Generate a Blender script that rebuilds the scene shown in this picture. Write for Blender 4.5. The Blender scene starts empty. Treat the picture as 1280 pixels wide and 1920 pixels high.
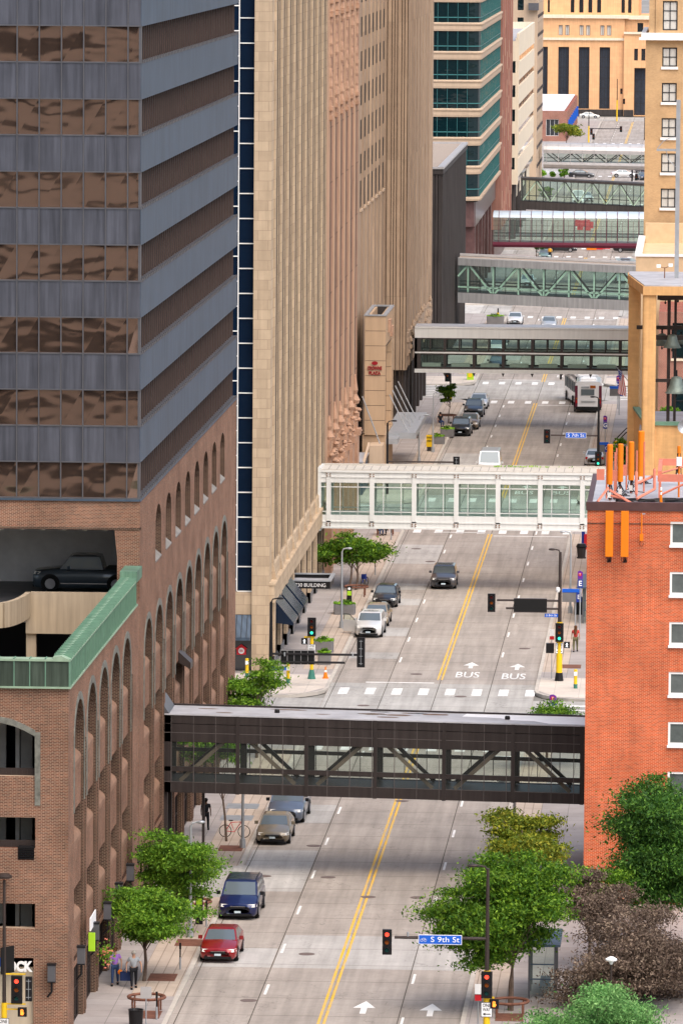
import bpy, math, random
from mathutils import Vector, Matrix
R = math.radians
PI = math.pi
random.seed(7)
S = bpy.context.scene
COL = S.collection
# ---------------------------------------------------------------- camera
F_PX, CAM_H = 11800.0, 51.7
_a = Vector((1336.5 - 640, 960 + 208, F_PX)).normalized()
_r = .0065
_U = 0.0
for _k in range(30):
    _F = -(_a.x * _r + _a.y * _U) / _a.z
    _U = math.sqrt(1 - _r * _r - _F * _F)
_z = Vector((_r, _U, _F))
_x = -_a.cross(_z)
if _x.x < 0: _x = -_x
cam_right = Vector((_x.x, _a.x, _z.x)); cam_up = Vector((_x.y, _a.y, _z.y)); cam_fwd = Vector((_x.z, _a.z, _z.z))
cd = bpy.data.cameras.new('camera'); cam = bpy.data.objects.new('camera', cd); COL.objects.link(cam)
cd.sensor_fit = 'VERTICAL'; cd.sensor_height = 36; cd.lens = 36 * F_PX / 1920
cd.clip_start = 1; cd.clip_end = 9000
m = Matrix((cam_right, cam_up, -cam_fwd)).transposed().to_4x4(); m.translation = (0, 0, CAM_H)
cam.matrix_world = m
S.camera = cam
# ---------------------------------------------------------------- light
SUN_EL, SUN_AZ = 58, 150          # azimuth clockwise from +Y (street direction): behind the camera, a little to the right
w = bpy.data.worlds.new('World'); S.world = w; w.use_nodes = True
nt = w.node_tree
sky = nt.nodes.new('ShaderNodeTexSky'); sky.sky_type = 'NISHITA'; sky.sun_disc = False
sky.sun_elevation = R(SUN_EL); sky.sun_rotation = R(SUN_AZ); sky.dust_density = 4; sky.ozone_density = .6; sky.air_density = 1.0
bg = nt.nodes['Background']; bg.inputs[1].default_value = .148
nt.links.new(sky.outputs[0], bg.inputs[0])
sl = bpy.data.lights.new('sun', 'SUN'); so = bpy.data.objects.new('sun', sl); COL.objects.link(so)
sl.energy = 1.15; sl.angle = R(70); sl.color = (1, .93, .84)
sd = Vector((math.sin(R(SUN_AZ)) * math.cos(R(SUN_EL)), math.cos(R(SUN_AZ)) * math.cos(R(SUN_EL)), math.sin(R(SUN_EL))))
so.rotation_euler = sd.to_track_quat('Z', 'Y').to_euler()
S.view_settings.view_transform = 'Standard'; S.view_settings.look = 'None'; S.view_settings.gamma = 1
S.view_settings.exposure = 0.9
S.cycles.max_bounces = 8; S.cycles.transparent_max_bounces = 24
# ---------------------------------------------------------------- survey helpers: a pixel of the photograph -> a point in the street
def _ray(px, py):
    return cam_fwd + cam_right * ((px - 640) / F_PX) + cam_up * ((960 - py) / F_PX)
def G(px, py, z=0.0):
    r = _ray(px, py); t = (z - CAM_H) / r.z
    return Vector((r.x * t, r.y * t, z))
def P(px, py, d):
    r = _ray(px, py); t = d / r.y
    return Vector((r.x * t, d, CAM_H + r.z * t))
# ---------------------------------------------------------------- materials
def srgb(h):
    h = h.lstrip('#'); c = [int(h[i:i + 2], 16) / 255 for i in (0, 2, 4)]
    return tuple((x / 12.92 if x <= .04045 else ((x + .055) / 1.055) ** 2.4) for x in c)
MATS = {}
def newmat(name):
    mt = bpy.data.materials.new(name); mt.use_nodes = True
    return mt, mt.node_tree, mt.node_tree.nodes['Principled BSDF']
def uvz(nt, sx=1, sz=1):
    """world position folded to (x+y, z) so bricks and streaks run along any axis-aligned wall"""
    g = nt.nodes.new('ShaderNodeNewGeometry'); s = nt.nodes.new('ShaderNodeSeparateXYZ'); nt.links.new(g.outputs['Position'], s.inputs[0])
    a = nt.nodes.new('ShaderNodeMath'); a.operation = 'ADD'; nt.links.new(s.outputs[0], a.inputs[0]); nt.links.new(s.outputs[1], a.inputs[1])
    c = nt.nodes.new('ShaderNodeCombineXYZ')
    m1 = nt.nodes.new('ShaderNodeMath'); m1.operation = 'MULTIPLY'; m1.inputs[1].default_value = sx; nt.links.new(a.outputs[0], m1.inputs[0])
    m2 = nt.nodes.new('ShaderNodeMath'); m2.operation = 'MULTIPLY'; m2.inputs[1].default_value = sz; nt.links.new(s.outputs[2], m2.inputs[0])
    nt.links.new(m1.outputs[0], c.inputs[0]); nt.links.new(m2.outputs[0], c.inputs[1])
    return c.outputs[0]
def pos(nt):
    return nt.nodes.new('ShaderNodeNewGeometry').outputs['Position']
def noise(nt, vec, scale, detail=4, rough=.6):
    n = nt.nodes.new('ShaderNodeTexNoise'); n.inputs['Scale'].default_value = scale; n.inputs['Detail'].default_value = detail
    n.inputs['Roughness'].default_value = rough
    if vec is not None: nt.links.new(vec, n.inputs['Vector'])
    return n.outputs['Fac']
def ramp(nt, fac, lo, hi, a=.3, b=.7):
    r = nt.nodes.new('ShaderNodeMapRange'); r.inputs['From Min'].default_value = a; r.inputs['From Max'].default_value = b
    r.inputs['To Min'].default_value = lo; r.inputs['To Max'].default_value = hi; nt.links.new(fac, r.inputs['Value'])
    return r.outputs[0]
def mul(nt, colsock, fac):
    v = nt.nodes.new('ShaderNodeVectorMath'); v.operation = 'SCALE'
    if isinstance(colsock, tuple):
        v.inputs[0].default_value = colsock[:3]
    else: nt.links.new(colsock, v.inputs[0])
    nt.links.new(fac, v.inputs['Scale'])
    return v.outputs[0]
def mixc(nt, fac, a, b):
    x = nt.nodes.new('ShaderNodeMix'); x.data_type = 'RGBA'
    for s, v in ((x.inputs[6], a), (x.inputs[7], b)):
        if isinstance(v, tuple): s.default_value = (*v[:3], 1)
        else: nt.links.new(v, s)
    if isinstance(fac, float): x.inputs[0].default_value = fac
    else: nt.links.new(fac, x.inputs[0])
    return x.outputs[2]
def bump(nt, b, h, strength=.3, dist=.02):
    n = nt.nodes.new('ShaderNodeBump'); n.inputs['Strength'].default_value = strength; n.inputs['Distance'].default_value = dist
    nt.links.new(h, n.inputs['Height']); nt.links.new(n.outputs[0], b.inputs['Normal'])
def plain(name, c, rough=.6, metal=0, var=.18, scale=1.5, spec=.18, alpha=None, emit=None, coat=0, streak=False):
    if name in MATS: return MATS[name]
    if isinstance(c, str): c = srgb(c)
    mt, nt, b = newmat(name)
    b.inputs['Roughness'].default_value = rough; b.inputs['Metallic'].default_value = metal
    b.inputs['Specular IOR Level'].default_value = spec
    if coat: b.inputs['Coat Weight'].default_value = coat; b.inputs['Coat Roughness'].default_value = .05
    if var:
        if streak:
            f = noise(nt, uvz(nt, 2.2, .12), 1.6, 5)
            f2 = noise(nt, pos(nt), .35, 3)
            s = ramp(nt, f, 1 - var, 1 + var); t = ramp(nt, f2, 1 - var * .5, 1 + var * .5)
            nt.links.new(mul(nt, mul(nt, tuple(c), s), t), b.inputs['Base Color'])
        else:
            f = noise(nt, pos(nt), scale, 5)
            nt.links.new(mul(nt, tuple(c), ramp(nt, f, 1 - var, 1 + var)), b.inputs['Base Color'])
    else: b.inputs['Base Color'].default_value = (*c, 1)
    if emit: b.inputs['Emission Color'].default_value = (*c, 1); b.inputs['Emission Strength'].default_value = emit
    MATS[name] = mt
    return mt
def brick(name, c1, c2, mortar, bw=.2, bh=.068, ms=.011, var=.25, rough=.85, offset=.5, bumpy=.4, streaks=0.0, bias=0.0):
    mt, nt, b = newmat(name)
    t = nt.nodes.new('ShaderNodeTexBrick'); t.offset = offset
    nt.links.new(uvz(nt), t.inputs['Vector'])
    t.inputs['Color1'].default_value = (*c1, 1); t.inputs['Color2'].default_value = (*c2, 1); t.inputs['Mortar'].default_value = (*mortar, 1)
    t.inputs['Scale'].default_value = 1; t.inputs['Mortar Size'].default_value = ms; t.inputs['Brick Width'].default_value = bw; t.inputs['Row Height'].default_value = bh
    t.inputs['Mortar Smooth'].default_value = .1; t.inputs['Bias'].default_value = bias
    f = noise(nt, pos(nt), .5, 6, .65)
    col = mul(nt, t.outputs['Color'], ramp(nt, f, 1 - var, 1 + var))
    if streaks:
        col = mul(nt, col, ramp(nt, noise(nt, uvz(nt, 2.5, .10), 1.5, 5), 1 - streaks, 1 + streaks))
    nt.links.new(col, b.inputs['Base Color']); b.inputs['Roughness'].default_value = rough; b.inputs['Specular IOR Level'].default_value = .06
    if bumpy:
        bump(nt, b, t.outputs['Fac'], -bumpy, .01)
    MATS[name] = mt
    return mt
def glass(name, tint, alpha=.35, rough=.03, wavy=0.0, metal=0.0, film=.25):
    """window glass seen through: tinted transparent sheet with a clear-coat reflection"""
    mt = bpy.data.materials.new(name); mt.use_nodes = True; nt = mt.node_tree; nt.nodes.clear()
    o = nt.nodes.new('ShaderNodeOutputMaterial'); tr = nt.nodes.new('ShaderNodeBsdfTransparent'); gl = nt.nodes.new('ShaderNodeBsdfPrincipled')
    mx = nt.nodes.new('ShaderNodeMixShader'); mx.inputs[0].default_value = alpha
    tr.inputs[0].default_value = (*tint, 1); gl.inputs['Base Color'].default_value = (*[x * film for x in tint], 1)
    gl.inputs['Roughness'].default_value = rough; gl.inputs['Metallic'].default_value = metal; gl.inputs['IOR'].default_value = 1.6
    nt.links.new(tr.outputs[0], mx.inputs[1]); nt.links.new(gl.outputs[0], mx.inputs[2]); nt.links.new(mx.outputs[0], o.inputs[0])
    MATS[name] = mt
    return mt
def mirror_glass(name, c, rough=.04, metal=.9, wave=.5, sc=.9, spec=.5, dist=.12):
    mt, nt, b = newmat(name)
    b.inputs['Base Color'].default_value = (*c, 1); b.inputs['Metallic'].default_value = metal; b.inputs['Roughness'].default_value = rough
    b.inputs['Specular IOR Level'].default_value = spec
    if wave:
        v = nt.nodes.new('ShaderNodeVectorMath'); v.operation = 'MULTIPLY'; v.inputs[1].default_value = (1, 1, 2.0); nt.links.new(pos(nt), v.inputs[0])
        bump(nt, b, noise(nt, v.outputs[0], sc, 2, .5), wave, dist)
    MATS[name] = mt
    return mt
def leafmat(name, c1, c2, c3):
    mt, nt, b = newmat(name)
    g = nt.nodes.new('ShaderNodeNewGeometry'); cr = nt.nodes.new('ShaderNodeValToRGB')
    nt.links.new(g.outputs['Random Per Island'], cr.inputs[0])
    e = cr.color_ramp.elements; e[0].color = (*c1, 1); e[1].color = (*c3, 1); k = e.new(.55); k.color = (*c2, 1)
    f = noise(nt, g.outputs['Position'], .7, 3)
    colr = mul(nt, cr.outputs[0], ramp(nt, f, .7, 1.3))
    nt.links.new(colr, b.inputs['Base Color'])
    b.inputs['Roughness'].default_value = .6; b.inputs['Specular IOR Level'].default_value = .25
    tl = nt.nodes.new('ShaderNodeBsdfTranslucent'); nt.links.new(colr, tl.inputs[0])
    mx = nt.nodes.new('ShaderNodeMixShader'); mx.inputs[0].default_value = .3
    o = nt.nodes['Material Output']
    nt.links.new(b.outputs[0], mx.inputs[1]); nt.links.new(tl.outputs[0], mx.inputs[2]); nt.links.new(mx.outputs[0], o.inputs[0])
    MATS[name] = mt
    return mt
def roadmat(name, c, joints=True):
    mt, nt, b = newmat(name)
    p = pos(nt)
    f1 = noise(nt, p, .12, 6, .7)
    v = nt.nodes.new('ShaderNodeVectorMath'); v.operation = 'MULTIPLY'; v.inputs[1].default_value = (1.5, .06, 1); nt.links.new(p, v.inputs[0])
    f2 = noise(nt, v.outputs[0], 1.2, 4)                # wheel tracks along the street
    v2 = nt.nodes.new('ShaderNodeVectorMath'); v2.operation = 'MULTIPLY'; v2.inputs[1].default_value = (.25, 6, 1); nt.links.new(p, v2.inputs[0])
    f3 = noise(nt, v2.outputs[0], 2.5, 3)               # tined finish across it
    f4 = noise(nt, p, 4, 6, .8)
    cc = mul(nt, mul(nt, mul(nt, mul(nt, tuple(c), ramp(nt, f1, .78, 1.16)), ramp(nt, f2, .80, 1.12)), ramp(nt, f3, .93, 1.06)), ramp(nt, f4, .93, 1.07))
    vo = nt.nodes.new('ShaderNodeTexVoronoi'); vo.feature = 'DISTANCE_TO_EDGE'; vo.inputs['Scale'].default_value = .16
    wv = nt.nodes.new('ShaderNodeVectorMath'); wv.operation = 'ADD'; nn = nt.nodes.new('ShaderNodeTexNoise'); nn.inputs['Scale'].default_value = .8; nt.links.new(p, nn.inputs['Vector']); sc_ = nt.nodes.new('ShaderNodeVectorMath'); sc_.operation = 'SCALE'; sc_.inputs['Scale'].default_value = 2.5; nt.links.new(nn.outputs['Color'], sc_.inputs[0])
    nt.links.new(p, wv.inputs[0]); nt.links.new(sc_.outputs[0], wv.inputs[1]); nt.links.new(wv.outputs[0], vo.inputs['Vector'])
    cr_ = ramp(nt, vo.outputs['Distance'], .72, 1.0, .0, .006); cc = mul(nt, cc, cr_)
    if joints:
        t = nt.nodes.new('ShaderNodeTexBrick'); t.offset = 0; nt.links.new(p, t.inputs['Vector'])
        mp = nt.nodes.new('ShaderNodeVectorMath'); mp.operation = 'ADD'; mp.inputs[1].default_value = (20.55, 0, 0); nt.links.new(p, mp.inputs[0]); nt.links.new(mp.outputs[0], t.inputs['Vector'])
        t.inputs['Color1'].default_value = (1, 1, 1, 1); t.inputs['Color2'].default_value = (.94, .93, .92, 1); t.inputs['Mortar'].default_value = (.28, .26, .24, 1)
        t.inputs['Scale'].default_value = 1; t.inputs['Mortar Size'].default_value = .028; t.inputs['Brick Width'].default_value = 3.38; t.inputs['Row Height'].default_value = 4.6
        x = nt.nodes.new('ShaderNodeVectorMath'); x.operation = 'MULTIPLY'; nt.links.new(cc, x.inputs[0]); nt.links.new(t.outputs['Color'], x.inputs[1]); cc = x.outputs[0]
    nt.links.new(cc, b.inputs['Base Color']); b.inputs['Roughness'].default_value = .85; b.inputs['Specular IOR Level'].default_value = .12
    bump(nt, b, f4, .15, .01)
    MATS[name] = mt
    return mt
# ---------------------------------------------------------------- mesh builder
class MB:
    def __init__(s): s.v = []; s.f = []; s.m = []
    def quad(s, a, b, c, d, m=0):
        n = len(s.v); s.v += [tuple(a), tuple(b), tuple(c), tuple(d)]; s.f.append((n, n + 1, n + 2, n + 3)); s.m.append(m)
    def poly(s, pts, m=0):
        n = len(s.v); s.v += [tuple(p) for p in pts]; s.f.append(tuple(range(n, n + len(pts)))); s.m.append(m)
    def box(s, x0, x1, y0, y1, z0, z1, m=0):
        n = len(s.v)
        s.v += [(x0, y0, z0), (x1, y0, z0), (x1, y1, z0), (x0, y1, z0), (x0, y0, z1), (x1, y0, z1), (x1, y1, z1), (x0, y1, z1)]
        for q in ((3, 2, 1, 0), (4, 5, 6, 7), (0, 1, 5, 4), (1, 2, 6, 5), (2, 3, 7, 6), (3, 0, 4, 7)):
            s.f.append(tuple(n + i for i in q)); s.m.append(m)
        return s
    def rbox(s, x0, x1, y0, y1, z0, z1, r, m=0):
        """box with rounded vertical edges"""
        pts = []
        for cx, cy, a0 in ((x1 - r, y1 - r, 0), (x0 + r, y1 - r, 90), (x0 + r, y0 + r, 180), (x1 - r, y0 + r, 270)):
            for k in range(4):
                a = R(a0 + 30 * k); pts.append((cx + r * math.cos(a), cy + r * math.sin(a)))
        return s.prism(pts, z0, z1, m)
    def prism(s, pts, z0, z1, m=0, top=None):
        n = len(s.v); k = len(pts)
        s.v += [(x, y, z0) for x, y in pts] + [(x, y, z1) for x, y in (top or pts)]
        for i in range(k):
            j = (i + 1) % k; s.f.append((n + i, n + j, n + k + j, n + k + i)); s.m.append(m)
        s.f.append(tuple(n + k + i for i in range(k))); s.m.append(m)
        s.f.append(tuple(n + k - 1 - i for i in range(k))); s.m.append(m)
        return s
    def extr(s, prof, axis, a0, a1, m=0):
        """profile extruded along 'x' (profile (y,z)) or 'y' (profile (x,z))"""
        n = len(s.v); k = len(prof)
        f = (lambda t, p: (t, p[0], p[1])) if axis == 'x' else (lambda t, p: (p[0], t, p[1]))
        s.v += [f(a0, p) for p in prof] + [f(a1, p) for p in prof]
        for i in range(k):
            j = (i + 1) % k; s.f.append((n + i, n + j, n + k + j, n + k + i)); s.m.append(m)
        s.f.append(tuple(n + k - 1 - i for i in range(k))); s.m.append(m); s.f.append(tuple(n + k + i for i in range(k))); s.m.append(m)
        return s
    def tube(s, pts, r, n=8, m=0, caps=True):
        pts = [Vector(p) for p in pts]; rs = r if isinstance(r, (list, tuple)) else [r] * len(pts)
        base = len(s.v)
        for i, p in enumerate(pts):
            t = (pts[min(i + 1, len(pts) - 1)] - pts[max(i - 1, 0)]).normalized()
            u = t.cross(Vector((0, 0, 1)));
            if u.length < .05: u = t.cross(Vector((0, 1, 0)))
            u.normalize(); v = t.cross(u)
            for k in range(n):
                a = 2 * PI * k / n; s.v.append(tuple(p + (u * math.cos(a) + v * math.sin(a)) * rs[i]))
        for i in range(len(pts) - 1):
            for k in range(n):
                a, b = base + i * n + k, base + i * n + (k + 1) % n
                s.f.append((a, b, b + n, a + n)); s.m.append(m)
        if caps:
            s.f.append(tuple(base + k for k in range(n))); s.m.append(m)
            e = base + (len(pts) - 1) * n; s.f.append(tuple(e + n - 1 - k for k in range(n))); s.m.append(m)
        return s
    def lathe(s, prof, c=(0, 0, 0), n=16, m=0, axis='z'):
        base = len(s.v)
        for r, h in prof:
            for k in range(n):
                a = 2 * PI * k / n
                p = (r * math.cos(a), r * math.sin(a), h)
                if axis == 'y': p = (p[0], h, p[1])
                if axis == 'x': p = (h, p[0], p[1])
                s.v.append((c[0] + p[0], c[1] + p[1], c[2] + p[2]))
        for i in range(len(prof) - 1):
            for k in range(n):
                a, b = base + i * n + k, base + i * n + (k + 1) % n
                s.f.append((a, b, b + n, a + n)); s.m.append(m)
        s.f.append(tuple(base + k for k in range(n))); s.m.append(m)
        e = base + (len(prof) - 1) * n; s.f.append(tuple(e + k for k in range(n))); s.m.append(m)
        return s
    def build(s, name, mat, parent=None, smooth=False, loc=None, rotz=0):
        me = bpy.data.meshes.new(name); me.from_pydata(s.v, [], s.f)
        for x in (mat if isinstance(mat, (list, tuple)) else [mat]): me.materials.append(MATS[x] if isinstance(x, str) else x)
        me.polygons.foreach_set('material_index', s.m)
        if smooth: me.polygons.foreach_set('use_smooth', [True] * len(s.f))
        me.update()
        o = bpy.data.objects.new(name, me); COL.objects.link(o)
        if parent is not None: o.parent = parent
        if loc is not None: o.location = loc
        if rotz: o.rotation_euler = (0, 0, rotz)
        return o
def tag(o, label, cat, group=None, kind=None):
    if label: o['label'] = label
    if cat: o['category'] = cat
    if group: o['group'] = group
    if kind: o['kind'] = kind
    return o
def thing(name, label, cat, loc=(0, 0, 0), rz=0, group=None):
    o = bpy.data.objects.new(name, None); COL.objects.link(o); o.location = loc; o.rotation_euler = (0, 0, rz); o.empty_display_size = .3
    return tag(o, label, cat, group)
def struct(o): o['kind'] = 'structure'; return o
def copy_tree(o, parent=None):
    c = o.copy(); COL.objects.link(c)
    if parent is not None: c.parent = parent
    for ch in list(o.children): copy_tree(ch, c)
    return c
def text(s, mat, parent, loc, h, rot=(PI / 2, 0, 0), w=None, ext=.01, name='lettering', align='CENTER', bold=0.0):
    """writing as a real mesh, cap height h, optional total width w"""
    cu = bpy.data.curves.new(name, 'FONT'); cu.body = s; cu.align_x = align; cu.align_y = 'CENTER'; cu.size = h / .7; cu.extrude = ext; cu.offset = bold; cu.resolution_u = 3
    t = bpy.data.objects.new(name, cu); COL.objects.link(t)
    bpy.context.view_layer.update()
    me = bpy.data.meshes.new_from_object(t.evaluated_get(bpy.context.evaluated_depsgraph_get()))
    bpy.data.objects.remove(t); bpy.data.curves.remove(cu)
    me.materials.clear(); me.materials.append(MATS[mat])
    o = bpy.data.objects.new(name, me); COL.objects.link(o)
    if parent is not None: o.parent = parent
    o.location = loc; o.rotation_euler = rot
    if w:
        xs = [v.co.x for v in me.vertices]; k = w / max(1e-6, max(xs) - min(xs))
        for v in me.vertices: v.co.x *= k
    return o
# ---- walls with openings.  pl = (ox, oy, ux, uy, nx, ny): u runs along (ux,uy), n points outwards
LEFTF = lambda X: (X, 0, 0, 1, 1, 0)
FRONT = lambda Y: (0, Y, 1, 0, 0, -1)
def wp(pl, u, z, off=0): return (pl[0] + pl[2] * u + pl[4] * off, pl[1] + pl[3] * u + pl[5] * off, z)
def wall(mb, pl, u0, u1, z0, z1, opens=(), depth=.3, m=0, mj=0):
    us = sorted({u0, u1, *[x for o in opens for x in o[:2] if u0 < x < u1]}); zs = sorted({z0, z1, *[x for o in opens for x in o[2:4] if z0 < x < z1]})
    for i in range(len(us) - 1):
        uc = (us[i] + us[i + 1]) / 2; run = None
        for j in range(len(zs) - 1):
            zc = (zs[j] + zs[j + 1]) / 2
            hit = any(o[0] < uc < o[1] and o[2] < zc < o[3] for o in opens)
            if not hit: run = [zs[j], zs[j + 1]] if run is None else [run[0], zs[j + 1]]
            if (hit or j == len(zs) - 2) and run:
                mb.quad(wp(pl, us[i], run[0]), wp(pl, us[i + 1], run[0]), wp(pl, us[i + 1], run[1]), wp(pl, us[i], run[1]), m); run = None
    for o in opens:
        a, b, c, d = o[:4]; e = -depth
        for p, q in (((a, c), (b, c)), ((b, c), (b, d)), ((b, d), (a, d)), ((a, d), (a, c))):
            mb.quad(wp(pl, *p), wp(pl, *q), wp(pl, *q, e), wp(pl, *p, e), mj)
def wbox(mb, pl, u0, u1, z0, z1, o0, o1, m=0):
    a = wp(pl, u0, z0, o0); b = wp(pl, u1, z1, o1)
    return mb.box(min(a[0], b[0]), max(a[0], b[0]), min(a[1], b[1]), max(a[1], b[1]), z0, z1, m)
def window(parent, pl, r, depth=.25, gm='glass_dark', fm='frame_dark', nu=1, nz=1, fw=.07, name='window', th=.06, label=None):
    a, b, c, d = r
    mb = MB(); o0, o1 = -depth + .01, -depth + .01 + th
    for q in ((a, a + fw, c, d), (b - fw, b, c, d), (a + fw, b - fw, c, c + fw), (a + fw, b - fw, d - fw, d)): wbox(mb, pl, *q, o0, o1)
    for i in range(1, nu):
        u = a + (b - a) * i / nu; wbox(mb, pl, u - fw * .35, u + fw * .35, c + fw, d - fw, o0, o1 - .01)
    for i in range(1, nz):
        z = c + (d - c) * i / nz; wbox(mb, pl, a + fw, b - fw, z - fw * .35, z + fw * .35, o0, o1 - .02)
    w_ = mb.build(name, fm, parent)
    g = MB(); g.quad(wp(pl, a, c, -depth), wp(pl, b, c, -depth), wp(pl, b, d, -depth), wp(pl, a, d, -depth)); g.build('pane', gm, w_)
    if label: w_['label'] = label
    return w_
def arch_fill(mb, pl, c, hw, zs, zt, depth=.3, m=0, n=10, mj=None):
    """fills the two corners above an arch springing at zs in an opening that reaches zt"""
    pts = [(c - hw * math.cos(PI * k / n), zs + (zt - zs) * math.sin(PI * k / n)) for k in range(n + 1)]
    h = n // 2
    for seq, corner in ((pts[:h + 1], (c - hw, zt)), (pts[h:], (c + hw, zt))):
        for k in range(len(seq) - 1):
            mb.poly([wp(pl, *corner), wp(pl, *seq[k]), wp(pl, *seq[k + 1])], m)
            mb.quad(wp(pl, *seq[k]), wp(pl, *seq[k + 1]), wp(pl, *seq[k + 1], -depth), wp(pl, *seq[k], -depth), m if mj is None else mj)
def arch_ring(mb, pl, c, hw, zs, zt, w_, zb, off=.03, n=12, m=0):
    pts = [(c - hw, zb)] + [(c - hw * math.cos(PI * k / n), zs + (zt - zs) * math.sin(PI * k / n)) for k in range(n + 1)] + [(c + hw, zb)]
    out = [(c - hw - w_, zb)] + [(c - (hw + w_) * math.cos(PI * k / n), zs + (zt + w_ - zs) * math.sin(PI * k / n)) for k in range(n + 1)] + [(c + hw + w_, zb)]
    for k in range(len(pts) - 1):
        mb.quad(wp(pl, *pts[k], off), wp(pl, *pts[k + 1], off), wp(pl, *out[k + 1], off), wp(pl, *out[k], off), m)
        mb.quad(wp(pl, *out[k], off), wp(pl, *out[k + 1], off), wp(pl, *out[k + 1], -.02), wp(pl, *out[k], -.02), m)
        mb.quad(wp(pl, *pts[k], off), wp(pl, *pts[k + 1], off), wp(pl, *pts[k + 1], -.02), wp(pl, *pts[k], -.02), m)
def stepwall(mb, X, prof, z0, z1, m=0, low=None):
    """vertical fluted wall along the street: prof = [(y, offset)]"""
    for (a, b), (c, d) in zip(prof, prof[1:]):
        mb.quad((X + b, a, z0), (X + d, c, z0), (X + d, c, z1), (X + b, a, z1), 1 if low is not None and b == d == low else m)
# ---------------------------------------------------------------- palette
roadmat('road_concrete', (.36, .322, .288))
roadmat('road_patch', (.42, .405, .385))
roadmat('cross_road', (.40, .385, .36))
brick('walk_slabs', (.40, .355, .325), (.36, .32, .295), (.2, .18, .16), 1.5, 1.5, .03, .12, .85, 0, 0)
MATS['walk_slabs'].node_tree.nodes  # planar slabs use world x,y
def planar(name, c1, c2, mor, bw, bh, ms, offset=0, var=.12, swap=False):
    mt, nt, b = newmat(name)
    t = nt.nodes.new('ShaderNodeTexBrick'); t.offset = offset
    p = pos(nt)
    nt.links.new(p, t.inputs['Vector'])
    t.inputs['Color1'].default_value = (*c1, 1); t.inputs['Color2'].default_value = (*c2, 1); t.inputs['Mortar'].default_value = (*mor, 1)
    t.inputs['Scale'].default_value = 1; t.inputs['Mortar Size'].default_value = ms; t.inputs['Brick Width'].default_value = bw; t.inputs['Row Height'].default_value = bh
    cc = mul(nt, mul(nt, t.outputs['Color'], ramp(nt, noise(nt, p, .4, 5), 1 - var, 1 + var)), ramp(nt, noise(nt, p, 5, 5, .8), .93, 1.07))
    nt.links.new(cc, b.inputs['Base Color']); b.inputs['Roughness'].default_value = .85
    MATS[name] = mt
planar('walk_slabs', (.36, .32, .30), (.31, .275, .255), (.2, .18, .165), 1.5, 1.5, .02)
planar('walk_pavers', (.46, .375, .30), (.42, .34, .275), (.27, .21, .165), .5, 4.5, .028)
planar('walk_bright', (.56, .49, .42), (.52, .455, .39), (.4, .36, .31), 1.6, 1.6, .02)
plain('kerb', (.46, .42, .37), .85, var=.12)
plain('ground', (.25, .24, .22), .9, var=.2, scale=.05)
def paintmat(name, c, lo=.18):
    mt, nt, b = newmat(name)
    f = noise(nt, pos(nt), 6, 6, .85); f2 = noise(nt, pos(nt), .6, 3)
    k = nt.nodes.new('ShaderNodeMath'); k.operation = 'MULTIPLY'; nt.links.new(ramp(nt, f, 0, 1, .44, .56), k.inputs[0]); nt.links.new(ramp(nt, f2, 0, 1, .4, .7), k.inputs[1])
    nt.links.new(mixc(nt, k.outputs[0], c, (.36, .33, .30)), b.inputs['Base Color']); b.inputs['Roughness'].default_value = .7
    MATS[name] = mt
paintmat('paint_white', (.80, .79, .76)); paintmat('paint_yellow', (.72, .42, .03))
brick('brick_front', (.205, .080, .046), (.10, .044, .030), (.40, .295, .215), ms=.009, var=.25, bumpy=.3)
brick('brick_dark_and_shade', (.055, .024, .016), (.028, .016, .013), (.21, .15, .11), ms=.012, var=.3, bumpy=.3)  # dark courses, and front brick darkened to paint shade into recesses
brick('brick_orange', (.53, .068, .014), (.24, .034, .016), (.58, .29, .17), ms=.011, streaks=.10, var=.20, bias=-.35, bumpy=.3)
brick('brick_buff', (.56, .36, .185), (.48, .30, .15), (.5, .36, .22), ms=.010, var=.15, bumpy=.3)
brick('brick_stucco', (.65, .385, .17), (.60, .35, .155), (.62, .35, .15), .4, .2, .012, var=.14, bumpy=.1, streaks=.10)
brick('brick_red_far', (.30, .10, .07), (.24, .08, .06), (.4, .28, .22), var=.2, bumpy=0)
brick('stone_tan', (.50, .385, .265), (.42, .32, .22), (.36, .27, .19), 1.3, .65, .02, var=.12, streaks=.10, bumpy=0)
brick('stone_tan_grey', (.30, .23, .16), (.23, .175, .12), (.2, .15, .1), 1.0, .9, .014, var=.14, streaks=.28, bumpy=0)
brick('stone_red', (.40, .235, .155), (.27, .16, .11), (.20, .12, .085), .85, 4.2, .05, var=.2, streaks=.15, bumpy=0)
brick('stone_hotel', (.42, .31, .22), (.33, .24, .17), (.33, .25, .18), .9, 13, .03, var=.12, streaks=.10, bumpy=0)
brick('stone_post', (.73, .42, .215), (.69, .39, .20), (.58, .35, .2), 1.6, .8, .02, var=.08, streaks=.10, bumpy=0)
plain('terracotta', (.40, .245, .165), .8, var=.22, scale=1.2)
plain('stone_beige', (.50, .375, .265), .7, var=.07, streak=True)
plain('stone_cream', (.72, .62, .47), .75, var=.08, streak=True)
plain('stone_maroon', (.10, .055, .052), .3, var=.2)
plain('rib_brown', (.30, .145, .11), .6, var=.2, streak=True)
plain('rib_dark', (.05, .043, .041), .6, var=.25, streak=True, spec=.15); plain('rib_groove', (.012, .011, .012), .8, var=0, spec=.03)
plain('metal_panel', (.075, .079, .096), .5, .15, var=.34, streak=True)
plain('metal_blue_and_sky_tint', (.062, .088, .122), .5, .1, var=.22, streak=True)
plain('mullion', (.13, .13, .14), .4, .5, var=.1)
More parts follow.
